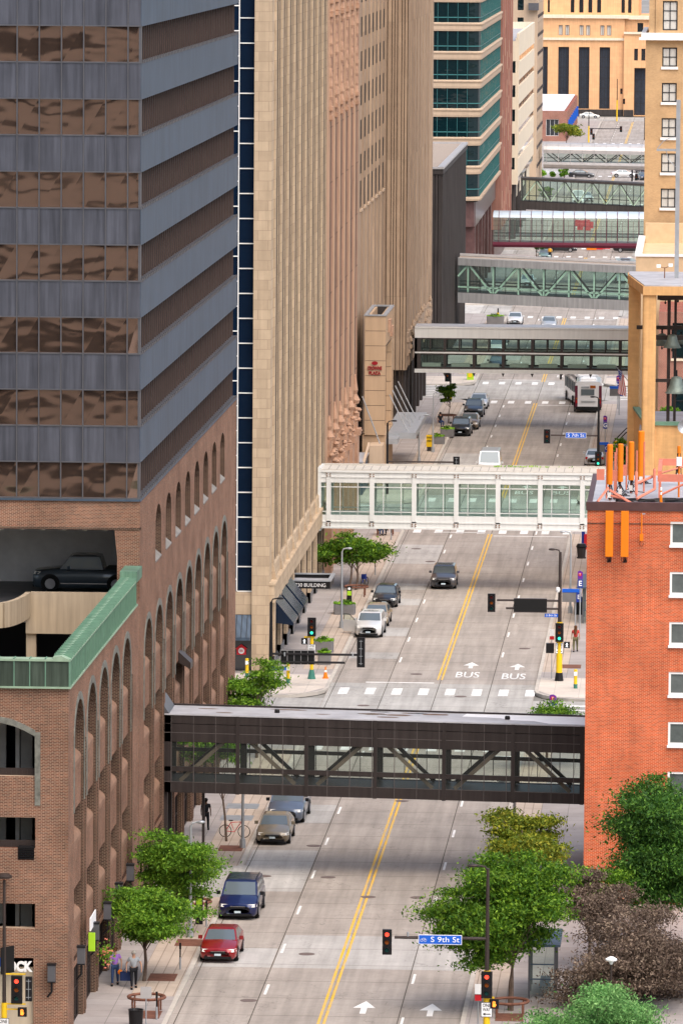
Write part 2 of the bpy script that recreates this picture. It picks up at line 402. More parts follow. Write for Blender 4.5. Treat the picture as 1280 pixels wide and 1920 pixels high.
plain('ribbon_glass', (.018, .013, .013), .5, var=.3, spec=.08); plain('fin_bar', (.085, .06, .052), .6, var=.1, spec=.15); plain('strip_dark', (.075, .058, .044), .8, var=.3, spec=.05); plain('slit_glass', (.012, .013, .015), .6, var=0, spec=.04); plain('fin_brown', (.05, .04, .04), .4, .3, var=.15)
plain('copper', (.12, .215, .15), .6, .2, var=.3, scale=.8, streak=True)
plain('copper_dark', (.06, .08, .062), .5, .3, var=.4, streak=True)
plain('copper_top', (.27, .37, .265), .6, .1, var=.2); plain('copper_seam', (.13, .24, .17), .6, .1, var=.15)
plain('verdigris_brick', (.17, .17, .145), .8, var=.4, scale=3)
plain('sill_light', (.25, .15, .10), .8, var=.15)
plain('concrete', (.36, .29, .205), .8, var=.18, streak=True)
plain('concrete_light', (.62, .60, .56), .8, var=.12)
plain('white_wall', (.78, .78, .80), .8, var=.08)
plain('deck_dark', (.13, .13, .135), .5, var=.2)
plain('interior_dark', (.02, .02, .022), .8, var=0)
plain('gravel', (.33, .27, .22), .95, var=.35, scale=9)
plain('membrane', (.40, .40, .42), .45, var=.2, scale=.7)
plain('membrane_white', (.82, .82, .84), .4, var=.06)
plain('bridge_brown', (.042, .034, .032), .45, .3, var=.2, streak=True)
plain('bridge_seam', (.11, .095, .09), .5, .2, var=.1)
plain('bridge_white', (.68, .69, .67), .5, var=.06, streak=True)
plain('bridge_steel', (.33, .33, .33), .38, .5, var=.2, streak=True)
plain('bridge_silver', (.47, .455, .45), .4, .3, var=.08)
plain('bridge_maroon', (.11, .018, .035), .4, var=.12)
plain('truss_green', (.70, .75, .62), .5, var=.08)
plain('truss_brown', (.15, .11, .085), .5, var=.1)
plain('frame_dark', (.03, .03, .033), .45, var=0)
plain('frame_teal', (.05, .17, .17), .4, var=0)
plain('frame_white', (.80, .80, .78), .5, var=.03)
plain('glass_dark', (.018, .022, .028), .08, var=0, spec=.8)
plain('glass_navy', (.004, .012, .030), .22, var=.15, scale=.3, spec=.35)
mirror_glass('glass_copper', (.40, .265, .205), .055, .92, .30, .24, dist=.16)
mirror_glass('glass_teal', (.004, .017, .021), .05, .08, .3, .4, spec=.5)
mirror_glass('glass_curtain', (.30, .31, .36), .25, .1, .2, 1.2)
glass('glass_bridge', (.74, .88, .82), .10)
glass('glass_bridge_dark', (.84, .90, .86), .10)
glass('glass_tube', (.84, .96, .90), .20, film=.42); glass('glass_green', (.68, .85, .81), .2)
plain('curtain', (.55, .54, .50), .8, var=.1, streak=True)
plain('black_metal', (.016, .015, .016), .4, .2, var=.1)
plain('bronze_metal', (.055, .042, .038), .42, .3, var=.1)
plain('galvanised', (.40, .42, .44), .4, .5, var=.12)
plain('signal_yellow', (.78, .50, .02), .45, var=.08)
plain('signal_green_base', (.05, .18, .14), .5, var=.1)
plain('sign_blue', (.015, .11, .55), .45, var=.03)
plain('sign_navy', (.02, .045, .26), .45, var=.03)
plain('sign_purple', (.14, .03, .28), .45, var=.03)
plain('sign_white', (.85, .85, .84), .5, var=.02)
plain('sign_black', (.012, .012, .012), .5, var=0)
plain('sign_red', (.55, .02, .03), .5, var=.04)
plain('lens_off_red', (.10, .012, .012), .2, var=0); plain('lens_off_amber', (.30, .075, .01), .2, var=0); plain('lens_off_green', (.006, .05, .045), .2, var=0)
plain('lens_red', (1, .06, .03), .3, var=0, emit=1.2); plain('lens_green', (.05, .9, .55), .3, var=0, emit=.8); plain('lens_walk', (.9, .95, 1), .3, var=0, emit=.8); plain('lens_hand', (1, .25, .03), .3, var=0, emit=1.0)
plain('antenna_orange', (.76, .20, .01), .5, var=.04); plain('antenna_pink', (.62, .20, .13), .6, var=.12)
plain('manhole', (.15, .115, .105), .7, var=.2, scale=6); plain('rust', (.17, .075, .05), .8, var=.25, scale=3)
plain('wood', (.19, .09, .05), .7, var=.2)
plain('bark', (.12, .085, .065), .9, var=.3, scale=5)
plain('planter_grey', (.17, .165, .165), .8, var=.12)
plain('tyre', (.012, .012, .012), .8, var=0); plain('rim', (.42, .42, .44), .3, .8, var=0); plain('car_black_trim', (.012, .012, .013), .5, var=0)
plain('car_glass', (.13, .16, .175), .05, .30, var=0, spec=1); plain('car_lamp', (.75, .74, .70), .1, var=0, spec=1); plain('tail_lamp', (.4, .01, .01), .2, var=0)
plain('plate', (.5, .6, .65), .5, var=0); plain('chrome', (.6, .6, .6), .15, 1, var=0)
leafmat('leaf_mid', (.05, .135, .010), (.115, .25, .018), (.25, .42, .035))
leafmat('leaf_deep', (.032, .10, .008), (.085, .19, .012), (.22, .36, .025))
leafmat('leaf_blue', (.020, .07, .012), (.048, .135, .018), (.12, .25, .028))
leafmat('leaf_yellow', (.08, .13, .012), (.17, .22, .02), (.36, .34, .03))
leafmat('leaf_purple', (.075, .048, .036), (.165, .115, .085), (.33, .25, .18))
leafmat('leaf_lime', (.10, .25, .02), (.20, .42, .025), (.38, .62, .04))
leafmat('leaf_light', (.07, .20, .05), (.16, .36, .10), (.30, .52, .18))
plain('sill_grey', (.22, .205, .185), .8, var=.2)
plain('glass_grey', (.10, .115, .11), .1, var=.2, scale=2, spec=.8)
plain('roof_pale', (.52, .49, .44), .8, var=.1); plain('glass_roof', (.46, .54, .60), .2, var=.06, spec=.8)
plain('pylon_tan', (.44, .31, .20), .75, var=.08, streak=True); plain('sign_dark_red', (.26, .012, .018), .5, var=0)
plain('stone_pink', (.43, .285, .195), .8, var=.12, streak=True)
plain('tab_cream', (.42, .27, .2), .7, var=0); plain('post_glass', (.03, .036, .05), .4, var=.2, spec=.2); plain('stucco_tan', (.60, .44, .27), .8, var=.08); plain('parapet_brown', (.085, .045, .042), .5, var=.15)
# ================================================================ the ground, streets and pavements
XL, XR = -24.2, -10.9            # kerb lines of the avenue
XY, XD1, XD2 = -17.25, -20.5, -13.75
CROSS = [(257, 275), (380, 399), (508.5, 527), (637, 654), (764, 781), (890, 903), (1015, 1032), (1140, 1168), (1262, 1280), (1408, 1432)]
gm_ = MB(); gm_.quad((-4000, -400, -.15), (4000, -400, -.15), (4000, 8000, -.15), (-4000, 8000, -.15)); struct(gm_.build('ground', 'ground'))
rd = MB(); rd.quad((XL - .05, 120, 0), (XR + .05, 120, 0), (XR + .05, 1408, 0), (XL - .05, 1408, 0)); struct(rd.build('road', 'road_concrete'))
for k, (a, b) in enumerate(CROSS):
    c = MB()
    if k < 9:
        c.quad((-150, a, .0), (XL - .05, a, .0), (XL - .05, b, .0), (-150, b, .0)); c.quad((XR + .05, a, 0), (90, a, 0), (90, b, 0), (XR + .05, b, 0))
    else: c.quad((-150, a, 0), (90, a, 0), (90, b, 0), (-150, b, 0))
    struct(c.build('cross_street', 'cross_road'))
    if k in (1, 2, 3):
        c = MB(); c.quad((XL, a, .004), (XR, a, .004), (XR, b + 8, .004), (XL, b + 8, .004)); struct(c.build('road_patch', 'cross_road'))
def rc(x0, x1, y0, y1, r, side):
    """pavement block outline, corners towards the avenue rounded"""
    pts = []
    cs = [(x1 - r, y0 + r, 270, x0, y0), (x1 - r, y1 - r, 0, x0, y1)] if side < 0 else [(x0 + r, y1 - r, 90, x1, y1), (x0 + r, y0 + r, 180, x1, y0)]
    a = cs[0]; pts.append((a[3], a[4])); pts += [(a[0] + r * math.cos(R(a[2] + 15 * k)), a[1] + r * math.sin(R(a[2] + 15 * k))) for k in range(7)]
    a = cs[1]; pts += [(a[0] + r * math.cos(R(a[2] + 15 * k)), a[1] + r * math.sin(R(a[2] + 15 * k))) for k in range(7)]; pts.append((a[3], a[4]))
    return pts
prev = 275
for k, (a, b) in enumerate(CROSS[1:]):
    y0, y1 = CROSS[k][1], a
    for side in (-1, 1):
        x0, x1 = (-150, XL) if side < 0 else (XR, 90)
        kb = MB(); kb.prism(rc(x0, x1, y0, y1, 4.5, side), -.1, .12); struct(kb.build('kerb', 'kerb'))
        x0, x1 = (-150, XL - .22) if side < 0 else (XR + .22, 90)
        q = rc(x0, x1, y0 + .22, y1 - .22, 4.3, side)
        s_ = MB(); s_.poly([(p[0], p[1], .126) for p in q]); struct(s_.build('pavement', 'walk_slabs'))
        if k < 5:                        # sandy paver strip along the kerb, pale corners
            u0, u1 = (XL - 2.3, XL - .24) if side < 0 else (XR + .24, XR + 1.9)
            s_ = MB(); s_.quad((u0, y0 + 14, .131), (u1, y0 + 14, .131), (u1, y1 - 6, .131), (u0, y1 - 6, .131)); struct(s_.build('pavement_strip', 'walk_pavers'))
            if k == 0: continue
            c0, c1 = (-60, XL - .24) if side < 0 else (XR + .24, 0)
            s_ = MB(); q = [p for p in rc(c0, c1, y0 + .22, y0 + 11, 4.2, side)]
            q = [(px, min(py, y0 + 11)) for px, py in q]
            s_.poly([(p[0], p[1], .130) for p in [(c0, y0 + .24)] + ([(c1 - 4, y0 + .24), (c1 - 1.2, y0 + 1.4), (c1, y0 + 4.2), (c1, y0 + 11)] if side < 0 else [(c1, y0 + .24), (c1, y0 + 11)]) + ([(c0, y0 + 11)] if side < 0 else [(c0, y0 + 11), (c0, y0 + 4.2), (c0 + 1.2, y0 + 1.4), (c0 + 4, y0 + .24)][:4])]) if side < 0 else \
            s_.poly([(p[0], p[1], .130) for p in [(c0 + 4, y0 + .24), (c1, y0 + .24), (c1, y0 + 11), (c0, y0 + 11), (c0, y0 + 4.2), (c0 + 1.2, y0 + 1.4)]])
            struct(s_.build('pavement_corner', 'walk_bright'))
# driveway into the garage
dv = MB(); dv.quad((-28.1, 318, .137), (XL - .1, 318, .137), (XL - .1, 328.5, .137), (-28.1, 328.5, .137)); struct(dv.build('driveway', 'road_patch'))
dv = MB(); dv.quad((XL - .1, 317.5, .137), (XL + .5, 317.5, .008), (XL + .5, 329, .008), (XL - .1, 329, .137)); struct(dv.build('driveway_ramp', 'road_patch'))
# lighter repair slabs
pt = MB()
for x0, x1, y0, y1 in [(-20.5, -10.95, 298, 307.5), (-24.1, -20.6, 298, 303.5), (-24.1, -20.6, 321, 335), (-23.8, -20.6, 345, 352), (-23.9, -20.6, 420, 423.5), (-24.0, -20.6, 433, 438), (-24.1, -20.6, 452, 456), (-24.1, -20.6, 462, 466), (-24.1, -20.6, 480, 494),
                       (-13.9, -10.95, 356, 362), (-24, -20.6, 560, 575), (-17, -11, 545, 550), (-24, -20.6, 690, 700), (-20.4, -13.8, 720, 727)]:
    pt.quad((x0, y0, .004), (x1, y0, .004), (x1, y1, .004), (x0, y1, .004))
struct(pt.build('road_patch', 'road_patch'))
# painted markings
mk = MB(); Z = .009
def strip(mb, x0, x1, y0, y1, z=Z): mb.quad((x0, y0, z), (x1, y0, z), (x1, y1, z), (x0, y1, z))
yl = MB()
for a, b in [(276, 376), (409, 503), (533, 632.5), (660, 759), (786, 885), (908, 1010), (1036, 1136), (1172, 1258), (1284, 1402)]:
    for dx in (-.17, .09): strip(yl, XY + dx - .02, XY + dx + .11, a, b)
struct(yl.build('road_marking', 'paint_yellow'))
y = 279.0
while y < 1400:
    inx = any(a - 7 < y < b + 10 for a, b in CROSS[1:])
    if not inx:
        strip(mk, XD1 + .10, XD1 + .23, y, y + 2.7); strip(mk, XD2 + .10, XD2 + .23, y + 3.5, y + 6.2)
    y += 11.6
for k, (a, b) in enumerate(CROSS[1:9]):
    for yc in (a - 5.2, b + 2.2):
        for i in range(8):
            x = -23.5 + i * 1.72; strip(mk, x, x + .62, yc, yc + 3.3)
    strip(mk, XY + .3, XR - .2, a - 7.2, a - 6.85); strip(mk, XL + 2.2, XY - .3, b + 8.2, b + 8.55)
    for sx0 in (-31, -8.8):                       # crossings over the side street
        for i in range(8):
            yy = a + 1 + i * 2.2; strip(mk, sx0, sx0 + 3.2, yy, yy + .65)
strip(mk, XL + 2.5, XY - .4, 507 - 3.2, 507 - 2.9)
struct(mk.build('road_marking', 'paint_white'))
def road_text(s, x, y, w_, l_):
    o = text(s, 'paint_white', None, (x, y, Z), 1, rot=(0, 0, 0), ext=0, name='road_marking', bold=.012)
    ys = [v.co.y for v in o.data.vertices]; xs = [v.co.x for v in o.data.vertices]
    for v in o.data.vertices: v.co.x *= w_ / (max(xs) - min(xs)); v.co.y *= l_ / (max(ys) - min(ys))
    struct(o)
for x, y in ((-15.55, 411.8), (-12.5, 411.3), (-15.6, 538), (-12.4, 538), (-15.2, 668), (-12.3, 668)): road_text('BUS', x, y, 1.55, 3.0)
ar = MB()
for x, y in ((-15.5, 287.6), (-12.4, 287.2), (-15.5, 417), (-12.4, 416.5), (-15.5, 543), (-12.4, 543)):
    ar.poly([(x - .14, y - 1.6, Z), (x + .14, y - 1.6, Z), (x + .14, y - .1, Z), (x + .52, y - .1, Z), (x, y + 1.7, Z), (x - .52, y - .1, Z), (x - .14, y - .1, Z)])
struct(ar.build('road_marking', 'paint_white'))
# manhole covers
for i, (px, py, wh) in enumerate([(575, 1789, 'beside the pale slab in the second lane'), (615, 1645, 'left of the yellow line under the brown bridge'), (588, 1586, 'by the broken white line beyond the gold sedan'), (466, 1876, 'nearest the camera in the left lane'), (753, 1502, 'just right of the yellow line below the brown bridge'), (783, 1683, 'in the middle of the right lanes'), (495, 1643, 'beyond the navy minivan in the left lane'), (690, 1682, 'close to the yellow line, right side'),
                               (780, 1264, 'before the crosswalk left of the yellow line'), (681, 1323, 'in the crossing left of the crosswalk stripes'), (863, 1306, 'in the crossing right of the yellow line'), (983, 1216, 'beyond the BUS lettering in the right lane'), (780, 1029, 'under the white bridge in the pale slab'), (806, 1053, 'behind the grey car coming down the street')]):
    p = G(px, py); mbm = MB(); mbm.lathe([(.40, .006), (.40, .012)], (p.x, p.y, 0), 18); mbm.lathe([(.33, .0121), (.33, .016)], (p.x, p.y, 0), 18)
    tag(mbm.build('manhole_cover', 'manhole'), 'round brown manhole cover ' + wh, 'manhole cover', 'manhole covers in the roadway')

# ================================================================ office tower with brick base (left)
XF = -28.2
Y0T, Y1T = 312, 376
tw = thing('office_tower', 'dark metal-clad office tower on a brick base with arched bays, left of the street', 'building', (XF - 10, Y0T, 0))
tw_inv = lambda o: (setattr(o, 'matrix_parent_inverse', Matrix.Translation(-Vector(o.parent.location))), o)[1]
def W(mb, name, mat, parent, **k):
    """build in world coordinates under a parent that has its own place"""
    o = mb.build(name, mat, parent, **k)
    off = Vector((0, 0, 0)); p = parent
    while p is not None: off += Vector(p.location); p = p.parent
    for v in o.data.vertices: v.co -= off
    return o
def winW(parent, *a, **k):
    o = window(parent, *a, **k)
    off = Vector((0, 0, 0)); p = parent
    while p is not None: off += Vector(p.location); p = p.parent
    for q in [o] + list(o.children):
        for v in q.data.vertices: v.co -= off
    return o
def textW(s, mat, parent, loc, h, **k):
    off = Vector((0, 0, 0)); p = parent
    while p is not None: off += Vector(p.location); p = p.parent
    return text(s, mat, parent, Vector(loc) - off, h, **k)
ROWS = [12.3, 8.7, 5.1]
def brick_bays(parent, centers, hw, zs, zt, y0, y1, ztop, extra=(), zb=3.3):
    pl = LEFTF(XF); mb = MB()
    opens = [(c - hw, c + hw, zb, zt) for c in centers] + [(c - hw, c + hw, .1, 3.0) for c in centers] + list(extra)
    wall(mb, pl, y0, y1, 0, ztop, opens, .6, 0, 1)  # jambs, reveals and bay backs get the darker brick: recess shade painted on
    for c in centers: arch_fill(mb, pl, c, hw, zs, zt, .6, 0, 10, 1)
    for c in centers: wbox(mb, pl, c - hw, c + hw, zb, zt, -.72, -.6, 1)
    W(mb, 'brick_wall', ['brick_front', 'brick_dark_and_shade'], parent)
    for c in centers:                                  # raised dark header courses either side of each bay
        o_ = MB(); wbox(o_, pl, c + hw + .30, c + hw + .46, 0, zs - .4, -.02, .07); W(o_, 'header_course', 'brick_dark_and_shade', parent)
    for c in centers:
        r_ = MB(); arch_ring(r_, pl, c, hw, zs, zt, .34, zs - 3.2); W(r_, 'arch_trim', 'verdigris_brick', parent)
        for z in ROWS:
            s_ = MB(); wbox(s_, pl, c - hw, c + hw, z - 2.3, z - .35, -.6, -.13); o = W(s_, 'spandrel_panel', 'brick_front', parent)
            a, b = wp(pl, c - hw, z - .35, -.5), wp(pl, c + hw, z - .35, -.5)
            t = MB(); t.extr([(XF - .58, z - .35), (XF - .12, z - .35), (XF - .12, z - .15), (XF - .2, z + .0), (XF - .58, z + .3)], 'y', c - hw, c + hw); W(t, 'sill', 'sill_light', o)
        for z0, z1 in ((9.0, 10.0), (5.4, 6.4)):
            winW(parent, pl, (c - hw + .5, c + hw - .3, z0, z1), .56, 'glass_dark', 'frame_dark', 3, 1)
        winW(parent, pl, (c - hw, c + hw, .1, 3.0), .30, 'glass_dark', 'bronze_metal', 4, 2, name='storefront_window')
cs = [316.9 + 6.22 * i for i in range(9)]
sm = [322.6 + 6.1 * i for i in range(8)]
brick_bays(tw, cs, 2.25, 12.9, 14.6, Y0T, Y1T, 21.15, [(c - 1.7, c + 1.7, 17.1, 19.9) for c in sm])
pl = LEFTF(XF)
for c in sm: f_ = MB(); arch_fill(f_, pl, c, 1.7, 18.9, 19.9, .5, 0, 10, 1); W(f_, 'window_arch', ['brick_front', 'brick_dark_and_shade'], tw)
for c in sm:
    s_ = MB(); s_.extr([(XF - .75, 17.75), (XF + .03, 17.1), (XF + .03, 17.02), (XF - .75, 17.02)], 'y', c - 1.68, c + 1.68); W(s_, 'window_sill', 'sill_grey', tw)
    winW(tw, pl, (c - 1.7, c + 1.7, 17.4, 19.9), .74, 'glass_dark', 'frame_dark', 2, 1)
# tower front: brick beam over the open deck, corner pier, deck, ceiling
fb = MB(); fb.box(-60, XF - .004, Y0T, Y0T + .6, 19.72, 21.15); W(fb, 'brick_beam', 'brick_front', tw)
so_ = MB(); so_.box(-60, XF, Y0T - .03, Y0T + .62, 19.60, 19.72); W(so_, 'soldier_course', 'brick_dark_and_shade', tw)
pr = MB(); pr.extr([(XF - .006, 0), (XF - .003, 19.6), (XF - 1.28, 19.6), (XF - 1.22, 19.0), (XF - 1.14, 18.2), (XF - 1.12, 0)], 'y', Y0T, Y0T + 1.6); W(pr, 'corner_pier', 'brick_front', tw)
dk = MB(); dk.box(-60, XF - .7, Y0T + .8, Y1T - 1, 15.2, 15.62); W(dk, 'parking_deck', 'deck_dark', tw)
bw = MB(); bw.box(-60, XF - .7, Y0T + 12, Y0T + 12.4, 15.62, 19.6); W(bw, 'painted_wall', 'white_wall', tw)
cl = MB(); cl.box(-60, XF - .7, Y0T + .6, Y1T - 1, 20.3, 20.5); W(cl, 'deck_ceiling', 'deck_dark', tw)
for i in range(22):
    b = MB(); x = -30.1 - i * 1.05; b.extr([(x - .42, 20.3), (x + .42, 20.3), (x + .08, 19.35), (x - .08, 19.35)], 'y', Y0T + 1.7, Y0T + 12)
    W(b, 'ceiling_beam', 'white_wall', tw)
cb = MB(); cb.box(-36, -31.8, Y0T + 11, Y0T + 11.9, 18.55, 18.85); W(cb, 'duct', 'black_metal', tw)
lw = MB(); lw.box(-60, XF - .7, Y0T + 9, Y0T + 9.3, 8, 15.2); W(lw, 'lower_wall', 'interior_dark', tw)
# concrete ramp wall, curved at its left end
path = [(-29.5, Y0T + .5), (-33.95, Y0T + .5)] + [(-33.95 - 1.0 * (1 - math.cos(R(a))) - .0, Y0T + .5 - 5.2 * math.sin(R(a))) for a in range(15, 91, 15)] + [(-35.2, 303)]
rw = MB()
for (x0, y0), (x1, y1) in zip(path, path[1:]):
    d = Vector((x1 - x0, y1 - y0)).normalized(); n_ = Vector((d.y, -d.x)) * -.25
    for z0, z1, e in ((15.15, 16.4, 0), (14.3, 15.15, .05)):
        if e and (x0, y0) != path[0]: continue
        ex = Vector((-d.y, d.x)) * e * 1
        rw.prism([(x0 + ex.x, y0 + ex.y), (x1 + ex.x, y1 + ex.y), (x1 + n_.x, y1 + n_.y), (x0 + n_.x, y0 + n_.y)], z0, z1)
W(rw, 'ramp_wall', 'concrete', tw)
cw = MB(); cw.box(-33.95, -33.46, Y0T + .46, Y0T + .9, 9, 14.3); W(cw, 'column', 'concrete', tw)
cw = MB(); cw.box(-60, -34.2, Y0T + 5, Y0T + 5.3, 14.3, 15.6); W(cw, 'ramp_edge', 'white_wall', tw)
# upper storeys
core = MB(); core.box(-60, XF - .45, Y0T + .35, Y1T - .3, 21.16, 58.5); W(core, 'core', 'interior_dark', tw)
NF = 10
for k in range(NF):
    z0 = 21.2 + 3.625 * k; z1 = z0 + 1.78; z2 = z0 + 3.625
    # window ribbon, street side: dark glass behind close-set fins
    g = MB(); g.box(XF - .40, XF - .30, Y0T + .1, Y1T - .1, z0, z1); yy = Y0T + .35
    while yy < Y1T - .2: g.box(XF - .301, XF - .23, yy, yy + .12, z0, z1, 1); yy += 1.22
    g.box(XF - .31, XF + .02, Y0T + .05, Y1T - .05, z0 - .04, z0 + .03, 2); yy = Y0T + .4
    while yy < Y1T - .3: g.box(XF - .02, XF + .07, yy, yy + .22, z0 - .05, z0 + .10, 2); yy += .92
    W(g, 'ribbon_window', ['ribbon_glass', 'fin_bar', 'mullion'], tw)
    # spandrel bands
    s_ = MB(); s_.box(XF - .45, XF, Y0T, Y1T, z1, z2 - .04); W(s_, 'spandrel', 'metal_blue_and_sky_tint', tw)  # street side bluer than the front panels: sky light put into the colour
    s_ = MB(); x = XF - .004
    xs = [XF - .006 - (.66 if i else 0) - 1.105 * max(0, i - 1) for i in range(29)]
    for a, b in zip(xs, xs[1:]): s_.box(b + .02, a - .02, Y0T - .05 + random.uniform(0, .012), Y0T + .4, z1 + .03, z2 - .03)
    W(s_, 'front_spandrel', 'metal_panel', tw)
    ml = MB()
    for x in xs[1:]: ml.box(x - .028, x + .028, Y0T - .09, Y0T + .3, z0 - .02, z2)
    ml.box(XF - .13, XF - .006, Y0T - .02, Y0T + .3, z0, z1)
    ml.box(-60, XF, Y0T - .075, Y0T + .2, z0 - .05, z0 + .02); ml.box(-60, XF, Y0T - .075, Y0T + .2, z1 - .01, z1 + .05)
    W(ml, 'mullions', 'mullion', tw)
    for i, (a, b) in enumerate(zip(xs, xs[1:])):
        if i > 7: break
        q = MB(); t = random.uniform(-.016, .016)
        q.quad((b + .03, Y0T + .06 + t, z0), (a - (.13 if i == 0 else .03), Y0T + .06 - t, z0), (a - (.13 if i == 0 else .03), Y0T + .06 - t * .5, z1), (b + .03, Y0T + .06 + t * .3, z1)); W(q, 'window', 'glass_copper', tw)
    q = MB(); q.quad((-60, Y0T + .06, z0), (xs[8], Y0T + .06, z0), (xs[8], Y0T + .06, z1), (-60, Y0T + .06, z1)); W(q, 'ribbon_window', 'glass_copper', tw)
bt = MB(); bt.box(XF - .02, XF + .05, Y0T - .05, Y1T, 21.05, 21.17); bt.box(-60, XF - .02, Y0T - .12, Y0T, 21.05, 21.15); W(bt, 'base_flashing', 'metal_blue_and_sky_tint', tw)
# wall-mounted bits on the brick
fl = MB(); fl.extr([(XF - .1, 10.5), (XF + .55, 9.9), (XF + .55, 9.55), (XF - .1, 9.9)], 'y', 336.6, 338.0)
tag(fl.build('floodlight', 'bronze_metal'), 'dark boxy floodlight fixed in the fifth tall brick bay', 'floodlight')
# ---------------------------------------------------------------- low parking garage in front of it
gr = thing('parking_garage', 'brick parking garage with green copper parapet and arched openings at the near left', 'building', (XF - 8, 277, 0))
gc = [281.8 + 5.8 * i for i in range(5)]
brick_bays(gr, gc, 2.15, 13.3, 15.0, 277, Y0T - .3, 16.15)
pf = FRONT(277)
mb = MB(); wall(mb, pf, -60, XF, 0, 16.13, [(-44, -29.68, 12.1, 14.5), (-44, -29.68, 8.85, 10.25), (-44, -29.68, 5.24, 6.35), (-44, -29.75, 0, 3.9)], .5); W(mb, 'front_wall', 'brick_front', gr)
mb = MB()
for k in range(12):
    t0, t1 = k / 12, (k + 1) / 12; x0, x1 = -29.68 - 6 * t0, -29.68 - 6 * t1
    za, zb_ = 13.9 + .6 * math.sin(min(1, t0 * 3.5) * PI / 2), 13.9 + .6 * math.sin(min(1, t1 * 3.5) * PI / 2)
    mb.poly([wp(pf, x0, 14.5), wp(pf, x0, za), wp(pf, x1, zb_), wp(pf, x1, 14.5)]); mb.quad(wp(pf, x0, za), wp(pf, x1, zb_), wp(pf, x1, zb_, -.5), wp(pf, x0, za, -.5))
W(mb, 'front_arch_fill', 'brick_front', gr)
mb = MB()
for k in range(12):
    t0, t1 = k / 12, (k + 1) / 12; x0, x1 = -29.68 - 6 * t0, -29.68 - 6 * t1
    za, zb_ = 13.9 + .6 * math.sin(min(1, t0 * 3.5) * PI / 2), 13.9 + .6 * math.sin(min(1, t1 * 3.5) * PI / 2)
    mb.extr([(x1, zb_), (x0, za), (x0, za + .28), (x1, zb_ + .28)], 'y', 276.94, 277.2)
mb.box(-29.7, -29.45, 276.95, 277.3, 10.8, 14.1); W(mb, 'arch_trim', 'verdigris_brick', gr)
for z0, z1 in ((10.25, 12.1), (6.35, 8.85), (3.9, 5.2)):
    s_ = MB(); s_.box(-44, -29.70, 277.28, 277.6, z0 + .02, z1 - .02); o = W(s_, 'spandrel_panel', 'brick_front', gr)
    c = MB(); c.box(-44, -29.72, 277.16, 277.28, z1 - .30, z1 - .06); W(c, 'soldier_course', 'sill_light', o)
    c = MB(); c.box(-44, -29.72, 277.2, 277.28, z0 + .04, z0 + .26); W(c, 'soldier_course', 'brick_dark_and_shade', o)
for z0 in (12.1, 8.85):
    r_ = MB(); r_.box(-44, -29.7, 277.35, 277.42, z0, z0 + .32)
    for i in range(60): r_.box(-44 + i * .24, -43.985 + i * .24, 277.335, 277.36, z0, z0 + .3)
    W(r_, 'railing_panel', 'bronze_metal', gr)
for z0, z1 in ((12.1, 14.5), (8.85, 10.3), (5.2, 6.4)):
    c = MB(); c.box(-30.9, -30.72, 280, 280.4, z0 - .5, z1 + .6); c.box(-30.72, -30.2, 280.6, 281, z0 - .5, z1 + .6); c.box(-44, -31.5, 281.5, 281.8, z0 - .5, z1 + .6)
    W(c, 'inner_column', 'concrete_light', gr)
lv = MB(); lv.box(-30.45, -29.72, 277.0, 277.3, 8.35, 8.95)
for i in range(7): lv.box(-30.44, -29.73, 276.95, 277.0, 8.38 + i * .085, 8.42 + i * .085)
W(lv, 'louver', 'black_metal', gr)
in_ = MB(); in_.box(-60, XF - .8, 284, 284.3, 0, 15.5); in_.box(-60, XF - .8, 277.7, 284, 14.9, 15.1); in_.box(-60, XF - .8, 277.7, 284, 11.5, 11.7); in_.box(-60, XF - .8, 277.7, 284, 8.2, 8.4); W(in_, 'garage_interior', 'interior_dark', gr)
dk = MB(); dk.box(-60, XF - .7, 284.4, Y0T - .2, 11.7, 12.2); W(dk, 'roof_deck', 'concrete', gr)
sf = MB(); sf.box(-60, -29.8, 277.4, 277.7, 0, 3.4); W(sf, 'shopfront', 'stone_cream', gr)
sg = textW('DOCK', 'sign_white', gr, (-30.56, 276.93, 3.5), .42, name='sign_letters', ext=.05, bold=.03, w=1.5)
# copper parapet
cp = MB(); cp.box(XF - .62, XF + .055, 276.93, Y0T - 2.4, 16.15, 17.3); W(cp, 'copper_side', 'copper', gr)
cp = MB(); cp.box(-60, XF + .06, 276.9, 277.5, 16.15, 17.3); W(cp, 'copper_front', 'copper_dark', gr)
cc = MB(); cc.extr([(XF - .68, 17.3), (XF + .10, 17.3), (XF + .10, 17.36), (XF - .3, 17.55), (XF - .68, 17.5)], 'y', 276.84, Y0T - 2.38); cc.box(-60, XF - .68, 276.84, 277.56, 17.3, 17.4)
cc.box(XF - .70, XF + .12, 276.8, Y0T - 2.3, 16.08, 16.16); cc.box(-60, XF - .7, 276.8, 277.5, 16.08, 16.16)
cs_ = MB(); cs_.v, cs_.f, cs_.m = cc.v, cc.f, cc.m; _n0 = len(cc.f)
yy = 277.4
while yy < Y0T - 2.6:
    cs_.box(XF + .06, XF + .10, yy, yy + .06, 16.16, 17.3); cs_.box(XF - .68, XF + .12, yy, yy + .07, 17.36, 17.585); yy += .62
x = XF - 1.0
while x > -40: cs_.box(x - .05, x, 276.86, 276.9, 16.16, 17.3); cs_.box(x - .05, x, 276.83, 277.5, 17.40, 17.44); x -= .7
cs_.box(XF + .02, XF + .11, 276.85, 276.94, 16.1, 17.4)
cs_.m = [0] * _n0 + [1] * (len(cs_.f) - _n0); W(cs_, 'copper_coping', ['copper_top', 'copper_seam'], gr)
cu = MB(); cu.box(XF - .72, XF + .14, Y0T - 3.0, Y0T - .3, 17.3, 17.85); W(cu, 'copper_upstand', 'copper', gr)

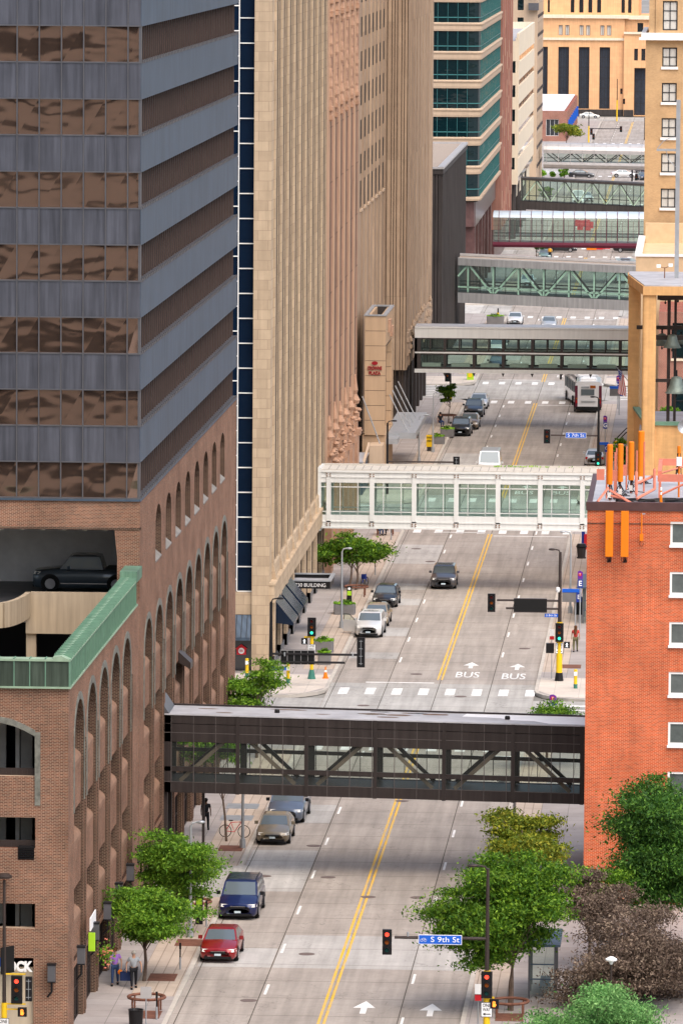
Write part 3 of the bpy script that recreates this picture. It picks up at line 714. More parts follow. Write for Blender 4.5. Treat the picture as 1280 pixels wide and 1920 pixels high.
# ---------------------------------------------------------------- buildings the glass reflects, behind the garage side street (beside the camera's view)
rb_ = thing('reflected_office_block', 'tan office block across the side street, mirrored in the copper windows', 'building', (-60, 200, 0))
mb = MB(); wall(mb, (0, 240, 1, 0, 0, 1), -110, -31, 0, 60, [(-109, -32, z, z1) for z, z1 in ((3, 6), (9, 12), (15.2, 17.6), (19.9, 21.8), (22.2, 24.3), (27, 28.9), (33.5, 34.4), (38.3, 39.6), (42.1, 45), (49, 51))], 1.6, 0, 1); mb.box(-110, -31, 200, 238.6, 0, 60, 1)
W(mb, 'wall', ['stone_cream', 'interior_dark'], rb_)

# ================================================================ office block beyond the side street, left ("730 BUILDING")
X7 = -28.6
b7 = thing('stone_office_block', 'tall tan limestone office block with close vertical piers and navy glass at its corner', 'building', (X7 - 5, 411, 0))
ng = MB(); ng.box(-50, -29.75, 411.6, 412, 5.4, 62); W(ng, 'navy_glass_wall', 'glass_navy', b7)
ln = MB(); z = 5.4
while z < 62: ln.box(-30.75, -29.76, 411.52, 411.6, z - .035, z + .035); ln.box(-50, -30.8, 411.52, 411.6, z - .035 + .8, z + .8 + .035); z += 1.64
ln.box(-30.82, -30.75, 411.5, 411.6, 5.4, 62); W(ln, 'glazing_bars', 'frame_white', b7)
pr = MB(); pr.box(-29.75, X7, 411.0, 413.4, 0, 62); W(pr, 'corner_pier', 'stone_tan', b7)
bd = MB(); bd.box(-50, -29.75, 411.2, 412.2, 3.9, 5.35); W(bd, 'stone_band', 'stone_tan', b7)
aw = MB(); aw.extr([(411.25, 3.9), (410.1, 2.5), (410.1, 2.3), (411.4, 2.3)], 'x', -50, -29.8)
o = W(aw, 'awning', 'metal_blue_and_sky_tint', b7)
ar_ = MB(); [ar_.extr([(411.20, 3.9), (410.05, 2.5), (410.1, 2.48), (411.25, 3.88)], 'x', -50 + i * .35, -49.97 + i * .35) for i in range(58)]; W(ar_, 'awning_ribs', 'black_metal', o)
sw = MB(); sw.box(-50, -29.8, 411.6, 411.8, 0, 2.3); W(sw, 'storefront_window', 'glass_dark', b7)
prof = []; y = 413.4
seg = [(0, .10), (1.0, .10), (1.0, 0), (3.5, 0), (3.5, .045), (3.8, .045), (3.8, 0), (5.2, 0), (5.2, .04), (5.45, .04), (5.45, 0), (6.3, 0)]
stripy = []
while y < 470:
    prof += [(y + a, b) for a, b in seg]
    for a, b in ((2.75, 3.48), (4.75, 5.18)): stripy.append((y + a, y + b))
    y += 6.3
y7e = y
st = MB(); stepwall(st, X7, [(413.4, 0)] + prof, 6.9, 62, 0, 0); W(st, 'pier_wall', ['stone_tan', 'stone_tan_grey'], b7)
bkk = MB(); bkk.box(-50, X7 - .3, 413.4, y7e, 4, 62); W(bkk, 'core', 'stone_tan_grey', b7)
for a, b in stripy:
    s_ = MB(); s_.box(X7 - .02, X7 + .006, a, b, 7.2, 62); W(s_, 'window_strip', 'strip_dark', b7)
y = 413.4
while y < 470:                                   # sloping stops at the foot of each pier, ledge and belt course
    s_ = MB(); s_.extr([(X7 - .3, 6.9), (X7 + .13, 6.9), (X7 + .24, 6.4), (X7 + .3, 6.0), (X7 - .3, 6.0)], 'y', y, y + 1.3)
    s_.extr([(X7 - .3, 7.2), (X7 - .1, 7.2), (X7 + .1, 6.9), (X7 + .12, 6.0), (X7 - .3, 6.0)], 'y', y + 1.3, y + 6.3); W(s_, 'pier_foot', 'stone_tan', b7); y += 6.3
bl = MB(); bl.box(X7 - .3, X7 + .35, 411.1, y7e, 4.7, 6.0); bl.box(X7 - .3, X7 + .42, 411.05, y7e, 5.85, 6.02); W(bl, 'belt_course', 'stone_tan', b7)
y = 413.4
while y < 470:
    c = MB(); c.box(X7 - .4, X7 + .18, y, y + 1.4, 0, 4.7); W(c, 'base_pier', 'stone_tan', b7)
    c = MB(); c.box(X7 - .4, X7 + .22, y, y + 1.4, 0, .9); c.box(X7 - .38, X7 + .02, y + 1.4, y + 6.3, 0, .5); W(c, 'plinth', 'planter_grey', b7)
    winW(b7, LEFTF(X7), (y + 1.45, y + 6.25, .5, 4.65), .12, 'glass_dark', 'bronze_metal', 4, 2, name='storefront_window'); y += 6.3
cn = thing('entrance_canopy', 'black entrance canopy over the pavement lettered 730 BUILDING', 'canopy', (X7 + 1, 432, 0))
c = MB(); c.box(X7, X7 + 2.75, 432, 432.1, 3.35, 3.85); c.box(X7 + 2.65, X7 + 2.75, 432.1, 436.5, 3.35, 3.85); c.box(X7, X7 + 2.75, 436.5, 436.6, 3.5, 3.85); W(c, 'fascia', 'black_metal', cn)
c = MB(); c.box(X7, X7 + 2.65, 432.1, 436.5, 3.55, 3.60); W(c, 'roof_panel', 'membrane', cn)
c = MB(); c.box(X7, X7 + 2.83, 431.92, 432.2, 3.85, 3.93); c.box(X7 + 2.55, X7 + 2.83, 432.2, 436.68, 3.85, 3.93); c.box(X7, X7 + 2.55, 436.4, 436.68, 3.85, 3.93); W(c, 'rim', 'galvanised', cn)
textW('730 BUILDING', 'sign_white', cn, (X7 + 1.4, 431.985, 3.58), .25, w=2.1, ext=.01)
for i in range(3):
    c = MB(); yb = 415.2 + 5.2 * i
    c.extr([(X7 + .1, 4.4), (X7 + 1.35, 2.9), (X7 + 1.35, 2.75), (X7 + .1, 2.9)], 'y', yb, yb + 4.4)
    tag(c.build('window_awning', 'glass_navy'), ['black sloping window awning nearest the corner of the tan block', 'black sloping window awning, middle one of three by the black canopy', 'black sloping window awning closest to the black canopy'][i], 'awning', 'black awnings on the tan block')
hs = thing('house_logo_sign', 'small red house-shaped sign with a round emblem in the corner shop window', 'sign', (-30.45, 411.4, 1.2))
c = MB(); c.prism([(0, 0), (0, .1)], 0, 0) if False else None
c.extr([(-.35, 0), (.35, 0), (.35, .42), (.48, .42), (0, .78), (-.48, .42), (-.35, .42)], 'y', 0, .05) if False else c.extr([(-.30, 0), (.30, 0), (.30, .38), (.42, .38), (0, .70), (-.42, .38), (-.30, .38)], 'y', 0, .05); c.build('house', 'sign_red', hs)
c = MB(); c.lathe([(.2, 0), (.2, -.02)], (0, -.0, .26), 16, axis='y'); c.build('disc', 'sign_white', hs)
text('88', 'sign_red', hs, (0, -.03, .26), .16)
text('RealEstate', 'sign_white', hs, (0, 0, -.15), .13, w=.75) if False else None

# ---------------------------------------------------------------- red terracotta tower
br = thing('red_stone_tower', 'reddish fluted stone tower with carved terracotta finials beyond the tan block', 'building', (X7 - 5, 474, 0))
y0r, y1r = y7e + .02, 512.5
nb = 6; pw = (y1r - y0r - 1) / nb; prof = []
for i in range(nb):
    y = y0r + 1 + i * pw
    prof += [(y, .12), (y + 1.2, .12), (y + 1.2, 0), (y + pw, 0)]
bk = MB(); bk.box(-55, X7 - .3, y0r, y1r, 0, 64); W(bk, 'core', 'stone_red', br)
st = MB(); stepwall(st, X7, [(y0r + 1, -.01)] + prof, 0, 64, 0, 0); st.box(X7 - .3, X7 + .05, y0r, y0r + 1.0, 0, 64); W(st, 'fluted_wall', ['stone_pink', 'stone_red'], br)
for i in range(nb):
    y = y0r + 1 + i * pw
    s_ = MB(); s_.box(X7 - .02, X7 + .006, y + 3.6, y + 4.4, 10, 60); W(s_, 'window_strip', 'strip_dark', br)
    f = MB(); r1 = random.Random(i)                  # carved canopies: upper shaft and finials at the foot
    for z in [34.2 + .8 * k for k in range(16)]:
        rr = .24 + .07 * math.sin(z * 2.1 + i) + r1.uniform(-.02, .04)
        if 36 < z < 41: rr *= .75
        f.lathe([(rr * .7, z), (rr, z + .2), (rr * .85, z + .5), (rr * .7, z + .8)], (X7 + .12, y + .65, 0), 7)
    for z in (34.3, 35, 42, 43, 44.5): f.box(X7 - .1, X7 + .38, y + .2, y + 1.6, z, z + .3)
    W(f, 'carved_shaft', 'terracotta', br)
    f = MB()
    f.box(X7 - .1, X7 + .5, y - .3, y + 2.4, 0, 7.6)
    for k, (z, h, e) in enumerate([(7.6, .5, .70), (8.1, .9, .42), (9.0, .35, .55), (9.35, .8, .3)]):
        f.box(X7 - .1, X7 + e, y + .1 + k * .12, y + 2.0 - k * .12, z, z + h)
    f.lathe([(.30, 10.1), (.42, 10.4), (.16, 10.9), (.24, 11.2), (.05, 12.0 + .5 * (i % 2))], (X7 + .2, y + 1, 0), 8)
    for q in range(7): f.lathe([(.14, 0), (.22, .12), (.1, .3)], (X7 + r1.uniform(.3, .6), y + r1.uniform(0, 2.2), r1.uniform(7.4, 9.6)), 6)
    W(f, 'finial', 'terracotta', br)
cp = MB(); cp.box(-31, -29.2, y0r, y0r + 2, 44.2, 44.6); W(cp, 'copper_cap', 'copper_seam', br)

# ---------------------------------------------------------------- hotel
XH = -30.6
ht = thing('grey_stone_hotel', 'tall grey-tan stone hotel with rows of slit windows, beyond the terracotta tower', 'building', (XH - 5, 541, 0))
bk = MB(); bk.box(-60, XH - .25, 541, 596, 0, 64); W(bk, 'core', 'stone_hotel', ht)
rows = [(23.6, 2.4)] + [(23.6 + 3.0 * k, 1.75) for k in range(1, 13)]
hy = [551.5 + 6.25 * i for i in range(7)]
mb = MB(); opens = [(y, y + 2.4, z, z + h) for y in hy for z, h in rows]
wall(mb, LEFTF(XH), 541, 596, 0, 64, opens, .25)
for y in hy: mb.box(XH, XH + .13, y + 2.7, y + 3.5, 0, 64)
mb.box(XH, XH + .2, 541, 542.5, 0, 64); mb.box(XH, XH + .12, 546, 547.2, 0, 64)
W(mb, 'wall', 'stone_hotel', ht)
for y in hy:
    for z, h in rows:
        q = MB(); q.box(XH - .12, XH - .03, y, y + 2.4, z, z + h); W(q, 'window', 'slit_glass', ht)
    q = MB(); q.box(XH - .02, XH + .14, y - .2, y + 2.6, 23.3, 23.5); W(q, 'window_sill', 'stone_beige', ht)
hb = thing('fluted_stone_block', 'plain tan tower of narrow vertical flutes with a crumbling carved base edge', 'building', (X7 - 5, 596, 0))
bk = MB(); bk.box(-60, X7 - .07, 596, 649, 6, 64); bk.box(-60, X7 - 1.2, 596.05, 649, 0, 5.99); W(bk, 'core', 'stone_hotel', hb)
mb = MB(); x = -33.4; i = 0
while x < X7 - .25: mb.box(x, x + .07, 595.97, 596, 0, 64); x += .26 + .16 * (i % 3 == 0); i += 1
W(mb, 'groove_shade_strips', 'strip_dark', hb)  # dark strips paint the shade between ribs; the face itself is flat
prof = []; y = 596
while y < 648: prof += [(y, .04), (y + 1.3, .04), (y + 1.3, -.04), (y + 3.4, -.04), (y + 3.4, .0), (y + 4.2, .0), (y + 4.2, -.05), (y + 6.2, -.05)]; y += 6.2
mb = MB(); stepwall(mb, X7, [(596, 0)] + prof, 6, 64); W(mb, 'fluted_wall', 'stone_hotel', hb)
f = MB(); r1 = random.Random(3); f.box(X7 - .07, X7 + .12, 598, 649, 7.2, 9.4)
for k in range(70):
    y = 598 + k * .72; f.lathe([(.08, 0), (.20, .15), (.16, .4), (.05, .6)], (X7 + .05 + r1.uniform(-.1, .12), y, 8.3 + r1.uniform(-1.2, 1.2)), 6)
W(f, 'carved_course', 'stone_hotel', hb)
for i in range(7):
    c = MB(); c.box(X7 - 1.2, X7 - .1, 597 + i * 7.2, 598.2 + i * 7.2, 0, 6); W(c, 'base_pier', 'rib_dark', hb)
    winW(hb, LEFTF(X7 - .2), (598.3 + i * 7.2, 604.1 + i * 7.2, .2, 5.6), .3, 'glass_dark', 'bronze_metal', 3, 1, name='storefront_window')
ct = MB(); ct.box(X7 - .1, X7 + .5, 600.5, 602, 46.5, 47.8); tag(ct.build('window_washer_box', 'black_metal'), 'small dark equipment box high on the fluted stone tower', 'equipment')
# sign tower of the hotel
stt = thing('hotel_sign_tower', 'tan stone sign pylon lettered CROWNE PLAZA in red, hollow top', 'sign tower', (-28.8, 545, 0))
Z0, ZT = 4.2, 14.6
c = MB()
n = 8; hh = (ZT - Z0) / n
for k in range(n): c.box(-29.72, -27.92, 545, 545.7, Z0 + k * hh + .02, Z0 + (k + 1) * hh - .02); c.box(-29.72, -29.3, 545.7, 558, Z0 + k * hh + .02, Z0 + (k + 1) * hh - .02)
for k in (6, 7): c.box(-28.4, -27.92, 545.7, 558, Z0 + k * hh + .02, Z0 + (k + 1) * hh - .02)
for k in range(6): c.box(-28.4, -27.92, 555.5, 558, Z0 + k * hh + .02, Z0 + (k + 1) * hh - .02)
W(c, 'stone_cladding', 'pylon_tan', stt)
c = MB(); c.box(-29.68, -27.96, 545.03, 545.65, Z0, ZT); c.box(-29.6, -28.0, 557.5, 557.9, Z0, ZT); c.box(-29.6, -28.0, 545.7, 557.5, 11.8, 12.2); W(c, 'inner_core', 'rib_dark', stt)
c = MB(); c.box(-29.8, -27.85, 544.92, 545.3, ZT, ZT + .12); c.box(-29.8, -29.5, 545.3, 558.1, ZT, ZT + .12); c.box(-28.2, -27.85, 545.3, 558.1, ZT, ZT + .12); c.box(-29.5, -28.2, 557.7, 558.1, ZT, ZT + .12); W(c, 'coping', 'galvanised', stt)
textW('CROWNE', 'sign_dark_red', stt, (-28.85, 544.94, 10.05), .30, w=1.25, ext=.04, bold=.012); textW('PLAZA', 'sign_dark_red', stt, (-28.85, 544.94, 9.62), .28, w=1.0, ext=.04, bold=.012)
c = MB(); c.lathe([(.27, 0), (.27, -.05)], (0, 0, 0), 16, axis='y')
for v in range(len(c.v)): c.v[v] = (c.v[v][0], c.v[v][1], c.v[v][2] * .6)
c.v = [(a - 28.85, b + 544.96, z + 10.5) for a, b, z in c.v]; W(c, 'emblem', 'sign_dark_red', stt)
for q_ in ((549, 551, 12.9, 14.0), (552.5, 554.5, 12.3, 13.2)): c = MB(); c.box(-27.95, -27.7, *q_); W(c, 'side_letter', 'terracotta', stt)
c = MB(); c.box(-29.9, -27.9, 545.2, 558, 0, 4.2); W(c, 'base', 'pylon_tan', stt)
cn = thing('hotel_canopy', 'pale grey metal hotel entrance canopy hung on rods', 'canopy', (-26.5, 553, 3.6))
c = MB(); c.box(-28.2, -25.5, 550, 572, 3.5, 4.0); W(c, 'slab', 'galvanised', cn)
c = MB(); c.box(-29.8, -26.9, 546.5, 550, 3.3, 3.75); W(c, 'side_slab', 'galvanised', cn)
for y in (551, 556, 561, 566):
    c = MB(); c.tube([(-27.9, y + 1, 7.2), (-26.2, y, 4.0)], .05, 6); W(c, 'rod', 'galvanised', cn)
c = MB(); c.tube([(-29.9, 544.8, 7.6), (-28.2, 543.5, 3.4)], .06, 6); W(c, 'rod', 'galvanised', cn)
lb = thing('low_dark_annex', 'low dark box-like annex roof beside the hotel sign pylon', 'building', (-30, 540, 0))
c = MB(); c.box(-31.3, -29.2, 533, 541.5, 0, 2.9); W(c, 'wall', 'metal_blue_and_sky_tint', lb)
c = MB(); c.box(-31.4, -29.1, 532.9, 541.6, 2.9, 3.0); W(c, 'roof', 'membrane', lb)
c = MB(); c.extr([(533, 3.0), (541.5, 3.9), (541.5, 3.75), (533, 2.8)], 'x', -29.2, -29.0); c.box(-29.1, -27.95, 541.5, 545, 0, 3.6); W(c, 'side_wall', 'stone_beige', lb)

# ---------------------------------------------------------------- dark ribbed building
dr = thing('dark_ribbed_building', 'mid-height dark building of close metal ribs with a gravel roof', 'building', (-34, 672, 0))
XB = -28.6
c = MB(); c.box(-60, XB - .1, 672.1, 738, 0, 21.2); W(c, 'core', 'rib_groove', dr)
c = MB(); y = 672.0
while y < 738: c.box(XB - .1, XB + .16, y, y + 1.1, .5, 21.2); y += 3.0
x = XB
while x > -34: c.box(x - .3, x - .02, 671.8, 672.1, 0, 21.2); x -= .34 if x > -29.3 else 1.6
W(c, 'ribs', 'rib_dark', dr)
c = MB(); c.box(-60, XB + .2, 671.7, 738.4, 21.2, 21.75); W(c, 'fascia', 'rib_dark', dr)
c = MB(); c.box(-60, XB - .4, 672.3, 737.8, 21.75, 21.8); W(c, 'gravel_roof', 'gravel', dr)
c = MB(); c.box(XB - .4, XB + .25, 671.6, 738.5, 21.76, 22.0); c.box(-60, XB - .4, 671.6, 672.3, 21.76, 21.95); c.box(-60, XB - .4, 737.8, 738.5, 21.76, 22.0); W(c, 'coping', 'bridge_silver', dr)
for z0 in (17, 10): c = MB(); c.box(-60, -29.4, 671.95, 672.06, z0, z0 + 3.5); W(c, 'window', 'glass_navy', dr)

# ---------------------------------------------------------------- teal glass building with beige bands
gb = thing('teal_glass_building', 'office building of teal ribbon glass and beige rounded bands', 'building', (-36, 787, 0))
def gpath(off):
    x1, y0 = -28.75 + off, 787 - off
    return [(-60, y0), (x1 - 1.4, y0)] + [(x1 - 1.4 + 1.4 * math.sin(R(a)), y0 + 1.4 - 1.4 * math.cos(R(a))) for a in (30, 60, 90)] + [(x1, 862)]
def sweep(mb, off, prof, m=0):
    """prof = [(offset, z)] swept along the facade path"""
    rings = [[(x, y, z) for (x, y) in gpath(off + o_)] for o_, z in prof for z in [z]]
    for a, b in zip(rings, rings[1:]):
        for i in range(len(a) - 1): mb.quad(a[i], a[i + 1], b[i + 1], b[i], m)
c = MB(); c.prism(gpath(-.3) + [(-60, 862)], 12.5, 60); W(c, 'core', 'interior_dark', gb)
for k in range(13):
    z = 12.9 + 3.57 * k
    b = MB(); sweep(b, 0, [(-.2, z - .45), (.10, z - .45), (.16, z - .2), (.16, z + .2), (.24, z + .3), (.30, z + .38), (.30, z + .52), (.22, z + .60), (-.2, z + .62)]) if k else sweep(b, 0, [(-.2, z - .25), (.16, z - .2), (.22, z), (.22, z + .25), (-.2, z + .3)])
    W(b, 'beige_band', 'stone_beige', gb, smooth=False)
    g = MB(); sweep(g, 0, [(-.05, z + (.3 if not k else .62)), (-.05, z + 3.12)]); w_ = W(g, 'ribbon_window', 'glass_teal', gb)
    m_ = MB(); pp = gpath(-.03)
    x = -28.75 - 1.6
    while x > -40: m_.box(x - .025, x + .025, 786.98, 787.08, z + .3, z + 3.12); x -= 1.25 if int(x * 3) % 3 else .8
    y = 789
    while y < 862: m_.box(-28.82, -28.76, y, y + .06, z + .3, z + 3.12); y += 2.2
    sweep(m_, 0, [(.02, z + 1.18), (.02, z + 1.30)]); W(m_, 'mullions', 'frame_teal', w_)
c = MB(); c.prism([(x, y) for x, y in gpath(-.5)] + [(-60, 862)], 9.4, 12.6); W(c, 'granite_base', 'stone_maroon', gb)
c = MB(); c.box(-60, -31.5, 789, 862, 0, 9.4); W(c, 'ground_floor', 'interior_dark', gb)
for x, y in ((-29.9, 788.5), (-29.9, 800), (-29.9, 812), (-29.9, 822), (-29.9, 834), (-29.9, 846)):
    c = MB(); c.box(x - .6, x + .6, y, y + 1.6, 0, 9.4); W(c, 'column', 'stone_maroon', gb)
# ---------------------------------------------------------------- red ribbed tower
rt = thing('red_ribbed_tower', 'tower of reddish brown vertical ribs between the teal building and the cream one', 'building', (-34, 863, 0))
c = MB(); c.box(-60, X7 - .3, 862.5, 912, 5, 62); W(c, 'core', 'rib_brown', rt)
c = MB(); y = 862.5; i = 0; r1 = random.Random(5)
while y < 911: c.box(X7 - .3, X7 + .15, y, y + 2.2, 5, 62); y += 8.2
c.box(-60, X7 + .15, 862.4, 862.6, 5, 62)
y = 862.5
while y < 905:
    z = 6 + r1.uniform(0, 3)
    while z < 60: c.box(X7 + .02, X7 + .19, y + .3, y + 2.0, z, z + 2.4, 1); z += 3.9 + r1.choice((0, 3.6, 7.2))
    y += 8.2
W(c, 'ribs', ['rib_brown', 'tab_cream'], rt)
c = MB(); c.box(-60, X7 - .8, 862.5, 912, 0, 5); W(c, 'base', 'stone_maroon', rt)
# ---------------------------------------------------------------- cream banded building
cb = thing('cream_banded_building', 'cream concrete building with slanting-looking ribbon windows and square side windows', 'building', (-32, 925, 0))
XC = -28.2
c = MB(); wall(c, FRONT(927), -60, XC, 8.2, 29.3, [(x, x + 1.05, z, z + 1.75) for x in (-29.45, -32, -34.5) for z in (10.4, 13.95, 17.5, 21.05, 24.6)], .3); c.box(-60, XC - .5, 927.4, 1008, 8.2, 29.0); W(c, 'front_wall', 'stone_cream', cb)
for x in (-29.45, -32): [winW(cb, FRONT(927), (x, x + 1.05, z, z + 1.75), .25, 'glass_teal', 'frame_dark') for z in (10.4, 13.95, 17.5, 21.05, 24.6)]
for k in range(6):
    z = 8.4 + 3.55 * k
    s_ = MB(); s_.box(XC - .5, XC, 927.02, 1008, z + .9, z + 3.55); s_.box(XC - .5, XC + .0, 927.02, 928.5, z, z + .9); W(s_, 'spandrel', 'stone_cream', cb)
    g = MB(); g.box(XC - .4, XC - .12, 928.5, 1007.5, z, z + .9); W(g, 'ribbon_window', 'glass_copper', cb)
c = MB(); c.box(-60, XC - .3, 927.3, 1007.5, 29.0, 29.35); W(c, 'roof', 'membrane', cb)
c = MB(); c.box(XC - .35, XC, 927, 1008, 29.7, 30.4); c.box(-60, XC - .35, 1007.5, 1008, 29.3, 30.4); W(c, 'parapet', 'stone_cream', cb)
c = MB(); c.box(-60, XC - .6, 931, 1006, 5.8, 8.2); W(c, 'lower_band', 'stone_cream', cb)
for y in (928.6, 945, 962, 980): c = MB(); c.lathe([(.45, 0), (.45, 8.2)], (XC - .75, y, 0), 14); W(c, 'round_column', 'rib_dark', cb)
c = MB(); c.box(-60, XC - 2, 934, 1004, 0, 5.8); W(c, 'ground_floor', 'glass_dark', cb)
# ---------------------------------------------------------------- balcony tower
bt = thing('balcony_tower', 'tan high-rise with grey balconies and many small side windows', 'building', (-34, 1042, 0))
XT = -28.7
c = MB(); wall(c, LEFTF(XT), 1042, 1078, 0, 64, [(1044.5 + 7 * i, 1047.5 + 7 * i, 6 + 3.1 * k, 7.9 + 3.1 * k) for i in range(5) for k in range(17)], .3); c.box(-60, XT - .35, 1042.3, 1078, 0, 64)
wall(c, FRONT(1042), -60, XT, 0, 64, [(-32.0, -31.0, 28.5 + 3.1 * k, 30.4 + 3.1 * k) for k in range(8)], .3); W(c, 'wall', 'stone_beige', bt)
for i in range(5):
    for k in range(17):
        q = MB(); q.box(XT - .3, XT - .1, 1044.5 + 7 * i, 1047.5 + 7 * i, 6 + 3.1 * k, 7.9 + 3.1 * k); q.box(XT - .1, XT + .12, 1044.3 + 7 * i, 1047.7 + 7 * i, 5.5 + 3.1 * k, 6 + 3.1 * k); W(q, 'window', 'fin_brown', bt)
for k in range(6): q = MB(); q.box(-32.0, -31.0, 1042.2, 1042.3, 28.5 + 3.1 * k, 30.4 + 3.1 * k); W(q, 'window', 'glass_teal', bt)
for k in range(9): q = MB(); q.box(-30.2, XT + .2, 1040.8, 1042, 31.6 + 2.9 * k, 32.8 + 2.9 * k); W(q, 'balcony', 'mullion', bt)
# ---------------------------------------------------------------- low brick shop with a white roof
ls = thing('low_brick_shop', 'single storey brick shop with white roof and blue awnings at the far end', 'building', (-36, 1290, 0))
c = MB(); wall(c, FRONT(1290), -60, -29.3, 0, 6.3, [(-33.6, -31.0, 1.2, 4.6)], .3); c.box(-60, -29.32, 1290.3, 1392, 0, 6.2); W(c, 'brick_wall', 'brick_red_far', ls)
winW(ls, FRONT(1290), (-33.6, -31.0, 1.2, 4.6), .25, 'glass_dark', 'frame_white', 3, 1)
q = MB(); q.box(-37.4, -34.9, 1289.8, 1290, 1.6, 4.7); W(q, 'mural', 'sign_blue', ls)
q = MB(); q.box(-60, -29.9, 1291, 1391, 6.3, 6.45); W(q, 'roof', 'membrane_white', ls)
for i in range(7): q = MB(); q.box(-29.2, -28.8, 1296 + i * 13, 1296.3 + i * 13, 2.2, 4.4); W(q, 'banner', 'sign_blue', ls)
# ---------------------------------------------------------------- post office closing the street
po = thing('post_office', 'long sandstone-coloured hall with tall dark window bays closing the street', 'building', (-25, 1440, 0))
pf = FRONT(1440)
tall = [(-39.8, -37.25, 1.6, 15.65), (-34.85, -32.4, 1.6, 15.65), (-30.2, -27.75, 1.6, 15.65), (-25.45, -23.05, 1.6, 15.65)]
small = [(px0, px1) for px0, px1 in ((1046.5, 1054), (1059, 1066.5), (1085.5, 1093), (1098, 1105.5), (1124.5, 1132), (1137, 1145))]
ops = list(tall)
for a, b in small: ops.append((P(a, 60, 1440).x, P(b, 60, 1440).x, 18.3, 20.6))
c = MB(); wall(c, pf, -80, -19.8, 0, 22.3, ops, .8)
o2 = [(P(1188, 100, 1440).x, P(1195, 100, 1440).x, 12.7, 15.4), (P(1201.5, 100, 1440).x, P(1209, 100, 1440).x, 12.7, 15.4), (-17.5, -5, .2, 11.0)]
wall(c, (0, 1439, 1, 0, 0, -1), -19.8, 20, 0, 18.9, o2, 1.6); c.box(-19.9, -19.8, 1439, 1440.2, 0, 18.9)
wall(c, (0, 1441, 1, 0, 0, -1), -20, 20, 18.5, 22.3, [(-16.9, -15.6, 19.0, 21.2)], .5)
o3 = [(P(a, 10, 1444).x, P(b, 10, 1444).x, 23.4, 32) for a, b in ((1026, 1030), (1069, 1076), (1085, 1093), (1102, 1109.5), (1118.5, 1126), (1164, 1170.5), (1176.5, 1183))]
wall(c, (0, 1444, 1, 0, 0, -1), -80, -16.7, 22.3, 34, o3, .7)
c.box(-80, -16.7, 1445, 1500, 22.3, 34); c.box(-80, -19.8, 1441, 1500, 0, 22.2); c.box(-19.8, 20, 1442.5, 1500, 0, 22.2)
W(c, 'sandstone_wall', 'stone_post', po)
for i, (a, b, z0, z1) in enumerate(tall): winW(po, pf, (a, b, z0, z1), .75, 'post_glass', 'frame_dark', 4, 6, fw=.16, name='tall_window')
for a, b, z0, z1 in ops[4:]: winW(po, pf, (a, b, z0, z1), .4, 'curtain', 'frame_dark', 2, 1)
for a, b, z0, z1 in o2[:2]: winW(po, (0, 1439, 1, 0, 0, -1), (a, b, z0, z1), .4, 'glass_dark', 'frame_dark', 2, 2)
winW(po, (0, 1439, 1, 0, 0, -1), (-17.5, -5, .2, 11), 1.5, 'post_glass', 'frame_dark', 8, 4, fw=.16, name='entrance_glazing')
for a, b, z0, z1 in o3: winW(po, (0, 1444, 1, 0, 0, -1), (a, b, z0, z1), .6, 'glass_dark', 'frame_dark', 1, 2)
winW(po, (0, 1441, 1, 0, 0, -1), (-16.9, -15.6, 19.0, 21.2), .4, 'glass_dark', 'frame_dark', 2, 2)
q = MB(); q.box(-80, -19.7, 1439.6, 1440, 17.2, 17.75); q.box(-80, -18.9, 1439.4, 1444, 22.2, 22.9); q.box(-18.9, 20, 1440.2, 1444, 22.0, 22.8); q.box(-19.95, 20, 1438.6, 1439.2, 18.7, 19.2); W(q, 'cornice', 'stone_cream', po)
for a, b in ((-80, -19.8), (-19.8, -17.6)): q = MB(); q.box(a, b, 1438.6 if a > -30 else 1439.7, 1439 if a > -30 else 1440, 0, 1.45); W(q, 'granite_plinth', 'rib_dark', po)

# ================================================================ right-hand side
ob = thing('orange_brick_building', 'bright orange brick apartment block with white windows at the right edge', 'building', (2, 318, 0))
pf = FRONT(318)
wins = [(-1.78, .9, 18.58 - 2.56 * k, 19.76 - 2.56 * k) for k in range(7)]
c = MB(); wall(c, pf, -6.0, 14, 0, 20.3, wins + [(3, 5.7, w[2], w[3]) for w in wins], .18); c.box(-5.98, 14, 318.4, 336, 0, 20.2); c.quad((-6, 318, 0), (-6, 318, 20.3), (-6, 336, 20.3), (-6, 336, 0)); W(c, 'brick_wall', 'brick_orange', ob)
for x0, x1, z0, z1 in wins:
    w_ = winW(ob, pf, (x0, x1, z0, z1), .1, 'glass_grey', 'frame_white', 3, 1, fw=.11)
    s_ = MB(); s_.box(x0 - .05, x1 + .05, 317.86, 318, z0 - .13, z0); W(s_, 'sill', 'frame_white', w_)
    s_ = MB()
    for i in range(6): s_.box(x0 + 1.0 + i * .1, x0 + 1.06 + i * .1, 318.093, 318.097, z0 + .1, z1 - .1)
    W(s_, 'curtain', 'curtain', w_)
c = MB(); c.box(-6.06, 14, 317.9, 318.25, 20.3, 20.72); c.box(-6.06, -5.8, 318.25, 336, 20.3, 20.5); W(c, 'parapet_flashing', 'parapet_brown', ob)
c = MB(); c.box(-5.8, 14, 318.25, 336, 20.3, 20.42); W(c, 'roof', 'membrane', ob)
c = MB(); c.box(-6.0, 14, 317.96, 318.0, 19.62, 19.66); W(c, 'brick_ledge', 'brick_dark_and_shade', ob)
